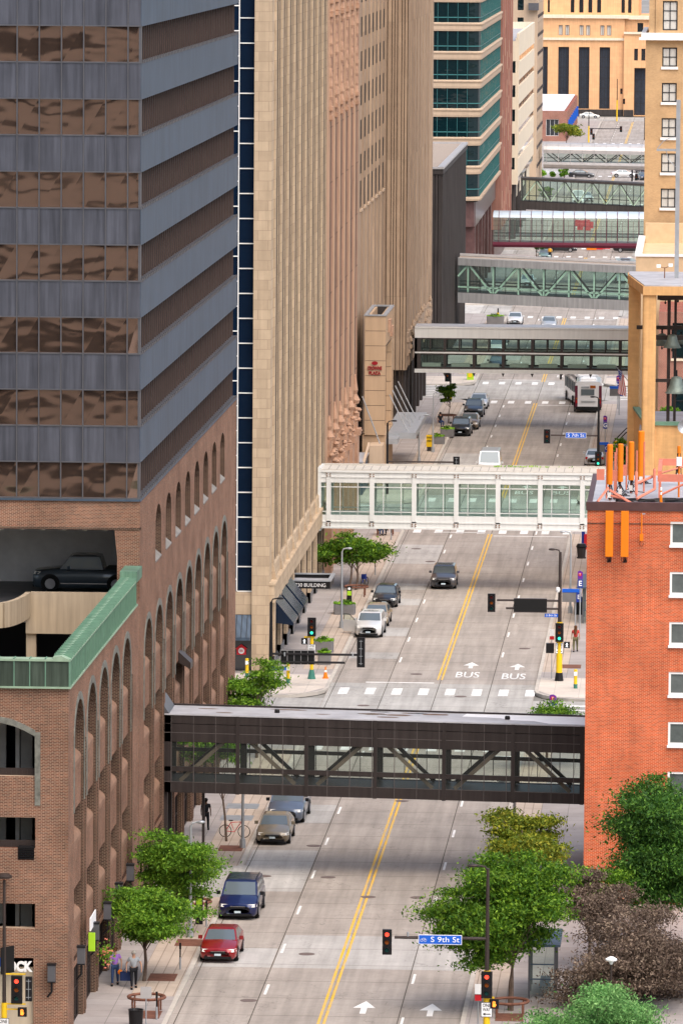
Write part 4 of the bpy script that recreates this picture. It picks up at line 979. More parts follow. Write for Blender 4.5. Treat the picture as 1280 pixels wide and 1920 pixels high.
for i, x in enumerate((P(1141.5, 980, 317.5).x, P(1170.5, 980, 317.5).x)):
    t = thing('panel_antenna', ['orange flat antenna panel hung on the brick wall, left one of the pair', 'orange flat antenna panel hung on the brick wall, right one of the pair'][i], 'antenna', (x, 317.5, 18.0), group='orange antennas hung on the brick wall')
    c = MB(); c.rbox(-.20, .20, -.1, .12, 0, 2.32, .03); c.build('panel', 'antenna_orange', t)
    c = MB(); c.box(-.08, .08, .12, .5, .4, .5); c.box(-.08, .08, .12, .5, 1.8, 1.9); c.build('bracket', 'galvanised', t)
    c = MB(); r1 = random.Random(i)
    for k in range(6): c.tube([(-.13 + k * .05, .02, 0), (-.13 + k * .05 + r1.uniform(-.05, .05), .05, -.18), (-.1 + k * .04, .1, -.32), (.05, .2, -.15 + .03 * k)], .016, 5)
    c.build('cables', 'black_metal', t)
t = thing('small_wall_antenna', 'slim orange antenna with a small box on the brick wall', 'antenna', (P(1202, 980, 317.6).x, 317.7, 18.9))
c = MB(); c.tube([(0, 0, -.1), (0, 0, 1.3)], .035, 8); c.build('pole', 'antenna_orange', t)
c = MB(); c.box(-.09, .09, -.08, .08, -.1, .25); c.build('box', 'antenna_orange', t)
c = MB(); c.tube([(-.05, 0, -.1), (-.1, 0, -.3), (.02, .02, -.42), (.1, 0, -.25), (.04, 0, -.1)], .015, 5); c.build('cable', 'black_metal', t)
c = MB(); c.box(-.02, .18, -.02, .02, 1.24, 1.30); c.build('bracket', 'galvanised', t)
# roof masts
for i, (px, py0, py1, d, w_) in enumerate([(1142, 908, 833, 322, .15), (1162, 903, 832, 324, .145), (1182, 900, 828, 326, .15), (1200.5, 900, 808, 331, .17), (1181 + 91, 850, 836, 333, .1)]):
    a = P(px, py0, d); b = P(px, py1, d)
    t = thing('cylinder_antenna', ['tall orange antenna cylinder, leftmost on the brick roof', 'tall orange antenna cylinder, second from the left on the roof', 'tall orange antenna cylinder, third from the left on the roof', 'orange antenna column standing farthest back on the roof', 'short orange antenna at the right edge of the picture'][i], 'antenna', (a.x, d, 20.42), group='orange antennas on the roof')
    c = MB(); c.lathe([(w_, a.z - 20.42), (w_, b.z - 20.42 - .04), (w_ * .8, b.z - 20.42)], (0, 0, 0), 16); c.build('cylinder', 'antenna_orange', t, smooth=False)
    c = MB(); c.tube([(0, .03, 0), (0, .03, a.z - 20.38)], .05, 8); c.build('mast', 'antenna_pink', t)
    c = MB(); r1 = random.Random(i)
    for k in range(7): c.tube([(r1.uniform(-.1, .1), 0, a.z - 20.42), (r1.uniform(-.2, .2), -.1, .35), (r1.uniform(-.4, .4), -.15, .12), (r1.uniform(-.2, .7), .2, .03)], .022, 5)
    c.build('cables', 'black_metal', t)
    c = MB(); c.box(-.09, .09, -.2, -.05, .15, .42); c.build('radio_unit', 'concrete_light', t)
fr = thing('antenna_frame', 'salmon pink steel antenna frame with braces on the roof corner', 'frame', (-4, 322, 20.42))
c = MB()
for px, py, d in ((1137, 848, 323), (1155, 840, 327), (1152, 848, 326), (1174, 837, 328), (1207, 828, 327), (1193, 845, 324), (1145, 838, 330)):
    q = P(px, py, d); c.tube([(q.x, d, 20.42), (q.x, d, q.z)], .045, 6)
for a, b in (((1119, 941, 318.6), (1139, 915, 320.5)), ((1142, 919, 319.5), (1185, 945, 318.5)), ((1145, 930, 321), (1170, 935, 320)), ((1193, 935, 319), (1226, 917, 320.5)), ((1192, 927, 320), (1192, 885, 322)), ((1226, 917, 321), (1226, 880, 324)), ((1190, 908, 322), (1226, 892, 324))):
    p, q = P(*a), P(*b); p.z = max(p.z, 20.45); q.z = max(q.z, 20.45); c.tube([p, q], .075, 4)
for px, py, d in ((1150, 892, 324), (1168, 882, 326), (1125, 890, 322)): q = P(px, py, d); c.box(q.x - .2, q.x + .2, d, d + .15, q.z - .28, q.z + .28)
W(c, 'steel', 'antenna_pink', fr)
g2 = thing('steel_gantry', 'salmon pink steel beam table on the roof near the right edge', 'frame', (-1, 324, 20.42))
a, b = P(1232, 885, 323), P(1300, 885, 323)
c = MB(); c.box(a.x, b.x, 323, 323.15, a.z - .5, a.z - .12); c.box(a.x, a.x + .2, 323.2, 330, a.z - .2, a.z + .02); c.box(a.x, b.x, 330, 330.15, a.z - .3, a.z + .05)
for x in (a.x + .05, a.x + 1.6): c.box(x, x + .14, 323, 323.14, 20.42, a.z - .5)
c.tube([(a.x + .1, 323.3, a.z - .1), (b.x, 329.9, a.z - .15)], .05, 5); c.tube([(a.x + .1, 323.1, 20.6), (a.x + 1.6, 323.1, a.z - .5)], .06, 5); W(c, 'beams', 'antenna_pink', g2)
t = thing('striped_post', 'orange post with white bands on a dark base on the roof', 'post', (P(1238, 944, 318.8).x, 318.9, 20.42))
c = MB(); c.tube([(0, 0, 0), (0, 0, .62)], [.085, .06], 10); c.build('post', 'antenna_orange', t); c = MB(); c.tube([(0, 0, .62), (0, 0, 1.0)], .05, 10); c.build('white_band', 'sign_white', t); c = MB(); c.tube([(0, 0, .76), (0, 0, .84)], .053, 10); c.build('band', 'antenna_orange', t); c = MB(); c.rbox(-.28, .28, -.2, .2, 0, .08, .03); c.build('base', 'rib_dark', t)
c = MB(); r1 = random.Random(2)
for k in range(9):
    x = -4.6; y = 321 + r1.uniform(-.6, .8); pts = []
    while x < 2: pts.append((x, y + r1.uniform(-.35, .35), 20.46 + r1.uniform(0, .12))); x += .5
    c.tube(pts, .035, 5)
tag(c.build('cable_bundle', 'black_metal'), 'black cables lying across the brick building roof', 'cable')
wb = thing('white_radio_unit', 'white rounded radio unit on an orange stub at the right edge', 'antenna', (P(1272, 870, 324).x, 324, 20.8))
q = P(1272, 868, 324); c = MB(); c.rbox(-.14, .14, -.1, .1, q.z - 20.95, q.z - 20.5, .04); c.build('body', 'sign_white', wb)
c = MB(); c.tube([(0, .15, -.38), (0, .15, q.z - 20.35)], .05, 8); c.build('stub', 'antenna_orange', wb)

# ---------------------------------------------------------------- bell tower
be = thing('bell_tower', 'ochre brick bell tower with open piers and a flat grey-topped slab roof', 'tower', (-2, 470, 0))
slab = [(-6.15, 482), (-6.15, 479), (-4.82, 465), (4, 465), (5, 482)]
c = MB(); c.prism(slab, 21.8, 22.45); W(c, 'roof_slab', 'brick_stucco', be)
c = MB(); c.prism([(x + (.1 if x < 0 else -.1), y + (.1 if y < 475 else -.1)) for x, y in slab], 22.45, 22.53); W(c, 'roof_membrane', 'membrane', be)
c = MB(); c.prism([(-6.05, 478.2), (-5.2, 477.6), (-5.12, 479.2), (-5.97, 479.8)], 0, 21.8); W(c, 'pier', 'brick_stucco', be)
c = MB(); c.rbox(-4.84, -3.84, 465.2, 466.2, 0, 21.8, .2); W(c, 'pier', 'brick_stucco', be)
c = MB(); c.box(3, 4, 465.2, 466.2, 0, 21.8); W(c, 'pier', 'brick_stucco', be)
c = MB(); c.prism([(-5.55, 478), (-4.7, 466.4), (-4.4, 466.4), (-5.25, 478)], 0, 12.3); c.box(-3.85, 3, 465.7, 466.1, 0, 12.1); W(c, 'base_wall', 'brick_stucco', be)
c = MB(); c.prism([(-5.65, 478), (-4.8, 466.3), (-4.3, 466.3), (-5.15, 478)], 12.3, 12.48); c.box(-4.0, 3, 465.55, 466.25, 12.1, 12.35); W(c, 'green_coping', 'copper_seam', be)
fl_ = MB(); fl_.box(-5, 4, 466.2, 482, 11.6, 11.8); W(fl_, 'belfry_floor', 'membrane', be)
c = MB(); c.box(-3.05, -2.8, 471, 471.25, 11.8, 21.8); c.box(-2.55, -2.35, 473, 473.2, 11.8, 21.8); c.box(-4.6, 4, 470.6, 470.8, 18.1, 18.45); c.box(-5.4, 4, 476, 476.2, 18.5, 18.8); c.box(-3.9, 4, 469.6, 469.8, 15.0, 15.25); c.box(-3.8, 4, 469, 473, 21.2, 21.6)
W(c, 'bell_frame', 'bronze_metal', be)
plain('bell_green', (.22, .27, .24), .5, .4, var=.25, scale=2); plain('bell_black', (.03, .03, .03), .4, .5, var=.1)
for i, (px, py, d, r_, mt_) in enumerate([(1246.5, 563, 470, .42, 'bell_black'), (1270, 560, 471.5, .42, 'bell_green'), (1259, 652, 470, .66, 'bell_green'), (1240, 648, 472.5, .6, 'bell_green'), (1267, 737, 469.5, .82, 'bell_green'), (1276, 645, 473, .45, 'bell_green')]):
    p = P(px, py, d)
    t = thing('bell', ['black bell hanging at the top left of the belfry', 'greenish bell in the top tier of the belfry, near the right edge', 'greenish bell in the middle tier, second from the left', 'greenish bell in the middle tier, leftmost, half behind the pier', 'largest greenish bell, in the lowest tier', 'greenish bell in the middle tier at the right edge'][i], 'bell', (p.x, d, p.z), group='bells in the bell tower')
    c = MB(); c.lathe([(r_ * 1.05, 0), (r_ * .88, r_ * .25), (r_ * .66, r_ * .7), (r_ * .55, r_ * 1.2), (r_ * .45, r_ * 1.45), (r_ * .12, r_ * 1.55)], (0, 0, 0), 20); c.build('body', mt_, t, smooth=True)
    c = MB(); c.box(-.07, .07, -.07, .07, r_ * 1.5, r_ * 2.1); c.build('yoke', 'black_metal', t)
    c = MB(); c.lathe([(.03, .3), (.03, -.1), (.08, -.15), (.06, -.28)], (0, 0, 0), 8); c.build('clapper', 'black_metal', t)
t = thing('roof_floodlights', 'pair of small white floodlights on the bell tower roof', 'floodlight', (P(1245, 510, 474).x, 474, 22.53))
c = MB(); c.tube([(0, 0, 0), (0, 0, .8)], .04, 6); c.tube([(-.4, 0, .85), (0, 0, .75), (.4, 0, .9)], .03, 6); c.build('stand', 'wood', t)
for s_ in (-1, 1): c = MB(); c.box(s_ * .45 - .16, s_ * .45 + .16, -.15, .15, .82 + .04 * s_, 1.05 + .04 * s_); c.build('lamp_head', 'sign_white', t)
t = thing('roof_mast', 'tall grey square mast with a curved arm lamp rising from the bell tower', 'mast', (-2.42, 474, 22.53))
c = MB(); c.box(-.16, .16, -.16, .16, 0, 13.4); c.build('mast', 'galvanised', t)
c = MB(); c.box(-1.6, 0, -.1, .1, 9.55, 9.72); c.tube([(-1.55, 0, 9.75), (-1.1, 0, 10.3), (-.6, 0, 10.55), (-.1, 0, 10.6)], .03, 6); c.tube([(-.9, 0, 9.6), (-.7, 0, 8.9), (-.1, 0, 8.3)], .03, 6); c.build('lamp_arm', 'galvanised', t)
t = thing('dish_antenna', 'pale grey dish at the right edge below the belfry', 'antenna', (P(1282, 800, 464.8).x, 464.6, P(1282, 800, 464.8).z))
c = MB(); c.lathe([(.05, .3), (.35, .15), (.5, 0), (.5, -.04), (.35, .1), (.05, .25)], (0, 0, 0), 18, axis='y'); c.build('dish', 'galvanised', t)
ft = thing('flag', 'american flag hanging from a slanted pole on the bell tower', 'flag', (-6.0, 479, 14.3))
c = MB(); c.tube([(.0, 0, 0), (-.95, -.3, 1.15)], .03, 6); c.build('flagpole', 'galvanised', ft)
def flagpt(u, v): return (-.82 + .62 * u * .9 + .10 * math.sin(v * 3 + u * 5), -.26 + .12 * math.sin(u * 7 + v * 2), .95 - .62 * u * .75 - v * 1.75 + .10 * u * v)
for nm, mt_, sel in (('red_stripes', 'sign_red', 0), ('white_stripes', 'sign_white', 1)):
    c = MB()
    for k in range(13):
        if k % 2 != sel: continue
        for j in range(12):
            u0, u1 = k / 13, (k + 1) / 13; v0, v1 = j / 12, (j + 1) / 12
            if u1 <= .55 and v1 <= .42 and False: continue
            c.quad(flagpt(u0, v0), flagpt(u1, v0), flagpt(u1, v1), flagpt(u0, v1))
    c.build(nm, mt_, ft)
c = MB()
for k in range(6):
    for j in range(5):
        u0, u1 = k / 6 * .54, (k + 1) / 6 * .54; v0, v1 = j / 12, (j + 1) / 12
        c.quad(*[(x, y - .012, z) for x, y, z in (flagpt(u0, v0), flagpt(u1, v0), flagpt(u1, v1), flagpt(u0, v1))])
cant = c.build('blue_canton', 'sign_navy', ft)
c = MB()
for k in range(5):
    for j in range(4):
        x, y, z = flagpt(.05 + k * .10, .04 + j * .1); c.lathe([(.025, 0), (.025, -.006)], (x, y - .016, z), 5, axis='y')
c.build('stars', 'sign_white', cant)
# ---------------------------------------------------------------- cream block, red brick house, buff brick tower behind the belfry
ck = thing('cream_parapet_block', 'cream block with a white-rimmed roof terrace behind the bell tower', 'building', (0, 545, 0))
c = MB(); c.box(-6.3, 10, 545, 575, 0, 19.6); c.box(-6.3, 10, 545, 545.35, 19.6, 20.0); c.box(-6.3, -5.95, 545.35, 574, 19.6, 20.0); W(c, 'wall', 'stucco_tan', ck)
c = MB(); c.box(-6.4, 10, 544.9, 545.5, 20.0, 20.2); c.box(-6.4, -5.8, 545.5, 574, 20.0, 20.25); W(c, 'coping', 'frame_white', ck)
c = MB(); c.box(-5.8, 10, 573.2, 574.4, 19.6, 21.4); W(c, 'back_parapet', 'stucco_tan', ck)
rs = MB(); rs.box(0, .28, 0, 2.2, 0, 8.2); t = tag(rs.build('red_banner_sign', 'sign_red', loc=(P(1204, 700, 540).x, 540, 6.6)), 'tall red vertical blade sign seen between the bell tower piers', 'sign')
for k in range(5): c = MB(); c.box(-.02, .30, -.03, .0, .8 + k * 1.5, 1.5 + k * 1.5); o = c.build('sign_letter', 'sign_white', t)
rh = thing('red_brick_house', 'red brick house with dark teal windows seen through the belfry', 'building', (0, 530, 0))
wr = [(-3.0, -.6, z, z + 3.0) for z in (12.3, 7.2)] + [(-3.2, -1.8, 3.8, 5.4), (1, 3, 12.3, 15.3)]
c = MB(); wall(c, FRONT(530), -4.15, 8, 0, 16.2, wr, .3); c.box(-4.15, 8, 530.4, 544, 0, 16.2); W(c, 'brick_wall', 'brick_red_far', rh)
for r_ in wr: w_ = winW(rh, FRONT(530), r_, .25, 'glass_teal', 'frame_dark', 2, 2); c = MB(); c.box(r_[0] - .1, r_[1] + .1, 529.85, 530, r_[2] - .2, r_[2]); W(c, 'sill', 'stone_cream', w_)
bb = thing('buff_brick_tower', 'tall buff brick building with dark sash windows at the right edge', 'building', (0, 576, 0))
rows = []
for py in (107, 173.5, 239.5, 305.5, 371.5):
    rows.append((P(1250, py + 18, 576).z, P(1250, py - 18, 576).z))
rows += [(P(1250, 57, 576).z, P(1250, 2, 576).z)] + [(39.6 + 3.3 * k + 3.2, 41.5 + 3.3 * k + 3.2) for k in range(1, 6)]
xs_ = [(-4.47, -3.12), (-.2, 1.1)]
zc = P(1250, 68, 576).z
ops = [(a, b, z0, z1) for a, b in xs_ for z0, z1 in rows]
c = MB(); wall(c, FRONT(576), -5.98, 10, 0, zc - .2, [o for o in ops if o[3] < zc], .22); c.box(-5.98, 10, 576.4, 600, 0, zc); W(c, 'buff_wall', 'brick_buff', bb)
c = MB(); wall(c, FRONT(576.3), -5.7, 10, zc, 60, [o for o in ops if o[2] > zc - .4], .22); c.box(-5.7, 10, 576.7, 600, zc, 60); c.box(-5.1, -4.96, 576.15, 576.3, zc, 60); W(c, 'upper_wall', 'brick_buff', bb)
for o_ in ops:
    pf_ = FRONT(576 if o_[3] < zc else 576.3)
    w_ = winW(bb, pf_, o_, .18, 'curtain', 'frame_dark', 2, 2 if o_[3] < zc else 3, fw=.11)
    if o_[3] < zc: s_ = MB(); s_.box(o_[0] - .1, o_[1] + .1, 575.85, 576, o_[2] - .25, o_[2]); W(s_, 'sill', 'frame_white', w_)
c = MB(); c.box(-6.6, 10, 575.4, 576.6, zc - .35, zc - .12); c.box(-6.4, 10, 575.5, 576.5, zc - .12, zc + .3); c.box(-6.4, -5.98, 576, 600, zc - .35, zc + .3)
W(c, 'cornice', 'frame_white', bb)

# ================================================================ skyways
def sky(name, label, x0, x1, y, w_, shear=0.0):
    t = thing(name, label, 'skyway', (x0, y, 0)); t['_s'] = shear
    L = x1 - x0
    def part(mb, nm, mat, parent=None, smooth=False):
        for i, v in enumerate(mb.v): mb.v[i] = (v[0], v[1], v[2] + shear * v[0])
        return mb.build(nm, mat, parent or t, smooth=smooth)
    return t, L, part
def diag(mb, x0, z0, x1, z1, y, wd=.16, dy=.14, m=0):
    d = Vector((x1 - x0, z1 - z0)).normalized(); n = Vector((-d.y, d.x)) * wd / 2
    mb.extr([(x0 + n.x, z0 + n.y), (x1 + n.x, z1 + n.y), (x1 - n.x, z1 - n.y), (x0 - n.x, z0 - n.y)], 'y', y, y + dy, m)
# S1 brown
t, L, pt_ = sky('skyway', 'dark brown steel skyway with crossed braces, nearest the camera', -28.25, -6.0, 326, 3.5, -.0150)
del t['_s']
c = MB()
for y in (0, 3.35):
    for z0, z1 in ((7.06, 7.53), (7.56, 8.0), (8.03, 8.47), (5.5, 5.75), (4.38, 4.93)):
        if y and z0 == 5.5: continue
        c.box(0, L, y, y + .15, z0, z1)
    for k in range(7):
        x = 3.95 + 3.6 * (k - 0); c.box(x - .10, x + .10, y - .05, y + .2, 4.36, 8.48)
    c.box(0, .45, y, y + .2, 4.38, 8.47)
pt_(c, 'steel_frame', 'bridge_brown')
c = MB()
for k in range(20):
    x = .45 + 1.17 * k
    if x < L: c.box(x, x + .025, -.012, 0, 4.4, 5.0); c.box(x, x + .025, -.012, 0, 7.06, 8.45); c.box(x, x + .04, -.01, .03, 5.0, 7.06)
c.box(0, L, -.012, 0, 7.53, 7.56); c.box(0, L, -.012, 0, 4.93, 4.96)
pt_(c, 'panel_seams', 'bridge_seam')
c = MB()
for k in range(19): c.box(.82 + 1.17 * k, .86 + 1.17 * k, 3.3, 3.35, 5.0, 7.06)
c.box(0, L, 3.25, 3.34, 6.12, 6.32)
pt_(c, 'far_mullions', 'bridge_brown')
for nm, y, z0, z1 in (('glazing', .07, 5.75, 7.06), ('lower_glazing', .07, 4.95, 5.5), ('far_glazing', 3.42, 4.95, 7.06)):
    c = MB(); c.quad((.4, y, z0), (L, y, z0), (L, y, z1), (.4, y, z1)); pt_(c, nm, 'glass_bridge_dark')
for k in range(6):
    a, b = .6 + 3.6 * k, 3.75 + 3.6 * k
    up = k % 2 == 0
    for y in (.3, 2.9):
        c = MB(); diag(c, a + .3, 4.95 if up else 7.2, b - .4, 7.2 if up else 4.95, y, .20, .16); pt_(c, 'brace', 'truss_brown' if y < 1 else 'bridge_brown')
    for y in (2.9,):
        c = MB(); c.box(a + 3.3, a + 3.62, y, y + .25, 4.95, 7.2); pt_(c, 'post', 'bridge_brown')
c = MB(); c.box(0, L, .15, 3.35, 4.6, 4.9); pt_(c, 'floor', 'bridge_brown')
c = MB(); c.box(0, L, .15, 3.35, 7.5, 7.6); pt_(c, 'ceiling', 'bridge_brown')
plain('puddle', (.05, .06, .07), .05, var=0, spec=1); plain('roof_rust', (.16, .11, .08), .8, var=.3, scale=4)
c = MB(); c.box(0, L, -.04, 3.55, 8.47, 8.53)
c.poly([(x, y, 8.534) for x, y in [(15.6, 2.2), (15.8, 3.4), (L, 3.4), (L, .3), (20.2, .35), (19.4, 1.2), (18.2, 1.3), (17.6, 2.0)]], 1)
r1 = random.Random(4)
for cx, cy, rx, ry in ((6.5, 2.9, 1.1, .25), (12.2, 2.0, .8, .35), (13.0, 2.9, .7, .2), (11.7, 1.1, .7, .25), (14.2, 2.7, .9, .35), (8.3, 1.5, .4, .15), (3.2, 1.0, .5, .2), (2.2, 2.4, .6, .2)):
    c.poly([(cx + rx * math.cos(a * PI / 8) * r1.uniform(.7, 1.1), cy + ry * math.sin(a * PI / 8) * r1.uniform(.7, 1.1), 8.533) for a in range(16)], 2)
[c.poly([(cx + rx * math.cos(a * PI / 8) * r1.uniform(.7, 1.1), cy + ry * math.sin(a * PI / 8) * r1.uniform(.7, 1.1), 8.5345) for a in range(16)], 3) for cx, cy, rx, ry in ((10.9, 2.2, .8, .4), (13.2, 2.9, .6, .2), (11.2, 3.1, .6, .12))]; pt_(c, 'roof', ['membrane', 'membrane_white', 'roof_rust', 'puddle'])
c = MB(); c.box(0, L, 3.45, 3.58, 8.50, 8.62); pt_(c, 'roof_edge', 'bridge_brown')
for x in (5.9, 18.0): c = MB(); c.lathe([(.14, 8.53), (.14, 8.66), (.10, 8.72)], (x, 1.6, 0), 10); pt_(c, 'roof_vent', 'black_metal')
c = MB(); c.extr([(-.35, 8.47), (.35, 8.53), (-.1, 9.2), (-.35, 9.2)], 'y', 0, 3.4); pt_(c, 'wall_flashing', 'mullion')
for q_ in ((-.02, .25, .3, .55), (-.02, .25, 3.0, 3.25), (2.0, 2.14, 1.2, 1.34)): c = MB(); c.box(*q_, 0, 4.4); pt_(c, 'support_post', 'bridge_brown')
# S2 white
t, L, pt_ = sky('skyway', 'white framed skyway with clear glass bays beyond the first crossing', -28.75, -7.2, 462, 3.5); del t['_s']
px_ = [P(x, 930, 462).x + 28.75 for x in (616, 697, 776, 855, 933, 1012, 1091)]
c = MB()
for y in (0, 3.3):
    c.box(0, L, y, y + .2, 7.9, 8.28); c.box(0, L, y - .06, y + .2, 8.28, 8.36); c.box(0, L, y, y + .2, 8.36, 8.66); c.box(0, L, y - .10, y + .2, 8.66, 8.80)
    c.box(0, L, y, y + .2, 5.05, 5.5); c.box(0, L, y - .05, y + .2, 4.95, 5.05); c.box(0, L, y, y + .2, 4.62, 4.95); c.box(0, L, y - .08, y + .2, 4.5, 4.62)
    for x in px_: c.box(x - .17, x + .17, y - .05, y + .25, 4.5, 8.8)
c.box(0, .4, -.08, 3.6, 4.3, 9.0)
c_f = c
c = MB()
for y in (-.02, 3.28):
    for x in px_:
        for dx in (-.95, -2.25): c.box(x + dx + 3.1 - .025, x + dx + 3.1 + .025, y, y + .06, 5.5, 7.9)
    for z in (7.55, 5.72): c.box(.3, L, y, y + .06, z, z + .06)
pt_(c, 'glazing_bars', 'bridge_white')
for x in px_:
    for dx in (-.12, .12):
        for z in (4.70, 4.85, 8.36, 8.52): c_f.box(x + dx - .05, x + dx + .05, -.12, -.05, z, z + .07, 1)
pt_(c_f, 'frame', ['bridge_white', 'sill_light'])
for nm, y in (('glazing', .12), ('far_glazing', 3.42)): c = MB(); c.quad((.3, y, 5.5), (L, y, 5.5), (L, y, 7.9), (.3, y, 7.9)); pt_(c, nm, 'glass_bridge')
c = MB(); c.box(0, L, .2, 3.3, 4.9, 5.1); pt_(c, 'floor', 'concrete_light')
c = MB(); c.box(0, L, -.05, 3.6, 8.80, 8.88); c.box(0, L, 3.3, 3.6, 8.88, 9.0); rf = pt_(c, 'roof', 'roof_pale')
c = MB(); [c.box(.3 + k * .62, .33 + k * .62, -.06, 3.3, 8.88, 8.895) for k in range(34)]; pt_(c, 'roof_joints', 'planter_grey', rf)
c = MB(); r1 = random.Random(8)
for k in range(60):
    x = 13 + abs(r1.gauss(0, 2.2)); y = 3.0 + r1.uniform(-.2, .2); h = r1.uniform(.05, .16); c.poly([(x, y, 8.9), (x + .12, y, 8.9 + h), (x + .02, y + .1, 8.9 + h)])
pt_(c, 'roof_weeds', 'leaf_lime', rf)
# S3 teal and white two-tier
t, L, pt_ = sky('skyway', 'skyway with white fascia and two tiers of dark framed glass', -28.1, -6.6, 603, 4.2); del t['_s']
c = MB()
for y in (0, 4.0): c.box(0, L, y, y + .2, 8.6, 9.55); c.box(0, L, y - .05, y + .2, 7.12, 7.26); c.box(0, L, y - .04, y + .22, 5.25, 5.62)
c.box(0, L, -.05, 4.3, 9.55, 9.66)
pt_(c, 'white_fascia', 'bridge_white')
c = MB()
for y in (0, 4.1):
    for k in range(9): c.box(.1 + 2.8 * k - .13, .1 + 2.8 * k + .13, y - .02, y + .16, 5.6, 8.6)
    for k in range(8): c.box(1.5 + 2.8 * k - .06, 1.5 + 2.8 * k + .06, y, y + .1, 7.26, 8.6)
    c.box(0, L, y, y + .1, 8.48, 8.6); c.box(0, L, y, y + .1, 7.26, 7.36); c.box(0, L, y, y + .1, 6.98, 7.12); c.box(0, L, y, y + .1, 5.62, 5.8)
c.box(0, .6, -.02, 4.2, 5.6, 8.6)
pt_(c, 'dark_frame', 'rib_dark')
for nm, y in (('glazing', .06), ('far_glazing', 4.1)): c = MB(); c.quad((.3, y, 5.62), (L, y, 5.62), (L, y, 8.6), (.3, y, 8.6)); pt_(c, nm, 'glass_bridge')
for k in range(7): c = MB(); c.box(1.0 + 2.8 * k - .3, 1.0 + 2.8 * k + 1.5, .6, 1.1, 5.8, 6.15); pt_(c, 'bench', 'curtain')
c = MB(); c.box(0, L, .2, 4.0, 5.4, 5.6); pt_(c, 'floor', 'planter_grey')
c = MB(); c.box(.05, L, .1, 4.15, 9.66, 9.70); pt_(c, 'roof', 'bridge_silver')
for k in range(7): c = MB(); c.extr([(2.9 + 2.8 * k - .15, 5.25), (2.9 + 2.8 * k + .15, 5.25), (2.9 + 2.8 * k, 4.9)], 'y', 0, .3); pt_(c, 'bracket', 'rib_dark')
# S4 steel with green trusses
t, L, pt_ = sky('skyway', 'steel-clad skyway with pale green diagonal trusses behind teal glass', -28.1, -6.6, 706, 5.5, -.037); del t['_s']
c = MB()
for y in (0, 5.3): c.box(0, L, y, y + .2, 9.45, 10.25); c.box(0, L, y, y + .2, 5.25, 6.4)
pt_(c, 'steel_cladding', 'bridge_steel')
c = MB(); c.box(0, L, .2, 5.3, 10.1, 10.2); pt_(c, 'gravel_roof', 'gravel')
c = MB(); c.box(0, L, .0, .3, 10.25, 10.32); c.box(0, L, 5.2, 5.6, 10.25, 10.5); pt_(c, 'coping', 'bridge_silver')
for nm, y in (('glazing', .1), ('far_glazing', 5.4)): c = MB(); c.quad((0, y, 6.4), (L, y, 6.4), (L, y, 9.45), (0, y, 9.45)); pt_(c, nm, 'glass_green')
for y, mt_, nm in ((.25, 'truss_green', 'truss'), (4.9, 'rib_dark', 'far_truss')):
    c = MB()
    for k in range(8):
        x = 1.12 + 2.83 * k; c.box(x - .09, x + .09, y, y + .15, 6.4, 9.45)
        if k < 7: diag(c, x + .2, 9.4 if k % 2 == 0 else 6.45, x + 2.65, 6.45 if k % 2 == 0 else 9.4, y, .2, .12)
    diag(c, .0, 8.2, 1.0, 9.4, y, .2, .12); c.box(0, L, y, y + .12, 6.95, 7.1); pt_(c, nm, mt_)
c = MB(); [c.box(2.5 + 2.83 * k, 2.56 + 2.83 * k, .02, .1, 6.4, 9.45) for k in range(7)]; c.box(0, L, .02, .12, 6.38, 6.45); c.box(0, L, 5.3, 5.4, 7.3, 7.45); pt_(c, 'mullions', 'frame_dark')
c = MB(); c.box(0, L, .2, 5.3, 6.2, 6.4); pt_(c, 'floor', 'rib_dark')
# S5 glass tube, maroon
t, L, pt_ = sky('skyway', 'curved glass tube skyway with maroon ribs and maroon keel', -28.3, -6.6, 825, 5); del t['_s']
cv = [(0, 5.45), (0, 8.3), (.15, 8.65), (.45, 9.0), (1.0, 9.28), (1.8, 9.42), (3.2, 9.42), (4.0, 9.28), (4.55, 9.0), (4.85, 8.65), (5, 8.3), (5, 5.45)]
c = MB()
for a, b in zip(cv, cv[1:]):
    if max(a[1], b[1]) < 8.7: c.quad((0, a[0], a[1]), (L, a[0], a[1]), (L, b[0], b[1]), (0, b[0], b[1]))
pt_(c, 'glass_shell', 'glass_tube'); c = MB()
for a, b in zip(cv, cv[1:]):
    if max(a[1], b[1]) > 8.7: c.quad((0, a[0], a[1]), (L, a[0], a[1]), (L, b[0], b[1]), (0, b[0], b[1]))
pt_(c, 'glass_roof', 'glass_roof')
c = MB()
for k in range(16):
    x = .75 + 1.41 * k; c.tube([(x, y, z) for y, z in cv], .045, 5)
    if k % 1 == 0:
        c.box(x + .68, x + .71, -.03, .0, 5.9, 8.3)
pt_(c, 'ribs', 'bridge_maroon')
c = MB()
for z in (8.3, 7.6, 7.0): c.box(0, L, -.02, .01, z, z + .03)
c.box(0, L, .1, .2, 6.15, 6.3); c.box(0, L, 4.8, 4.9, 6.3, 6.45); pt_(c, 'rails', 'frame_dark')
c = MB(); c.extr([(0, 5.42), (-.15, 5.3), (-.2, 5.1), (-.1, 4.85), (.2, 4.75), (4.8, 4.75), (5.1, 4.9), (5.2, 5.1), (5.0, 5.42)], 'x', 0, L); pt_(c, 'keel', 'bridge_maroon')
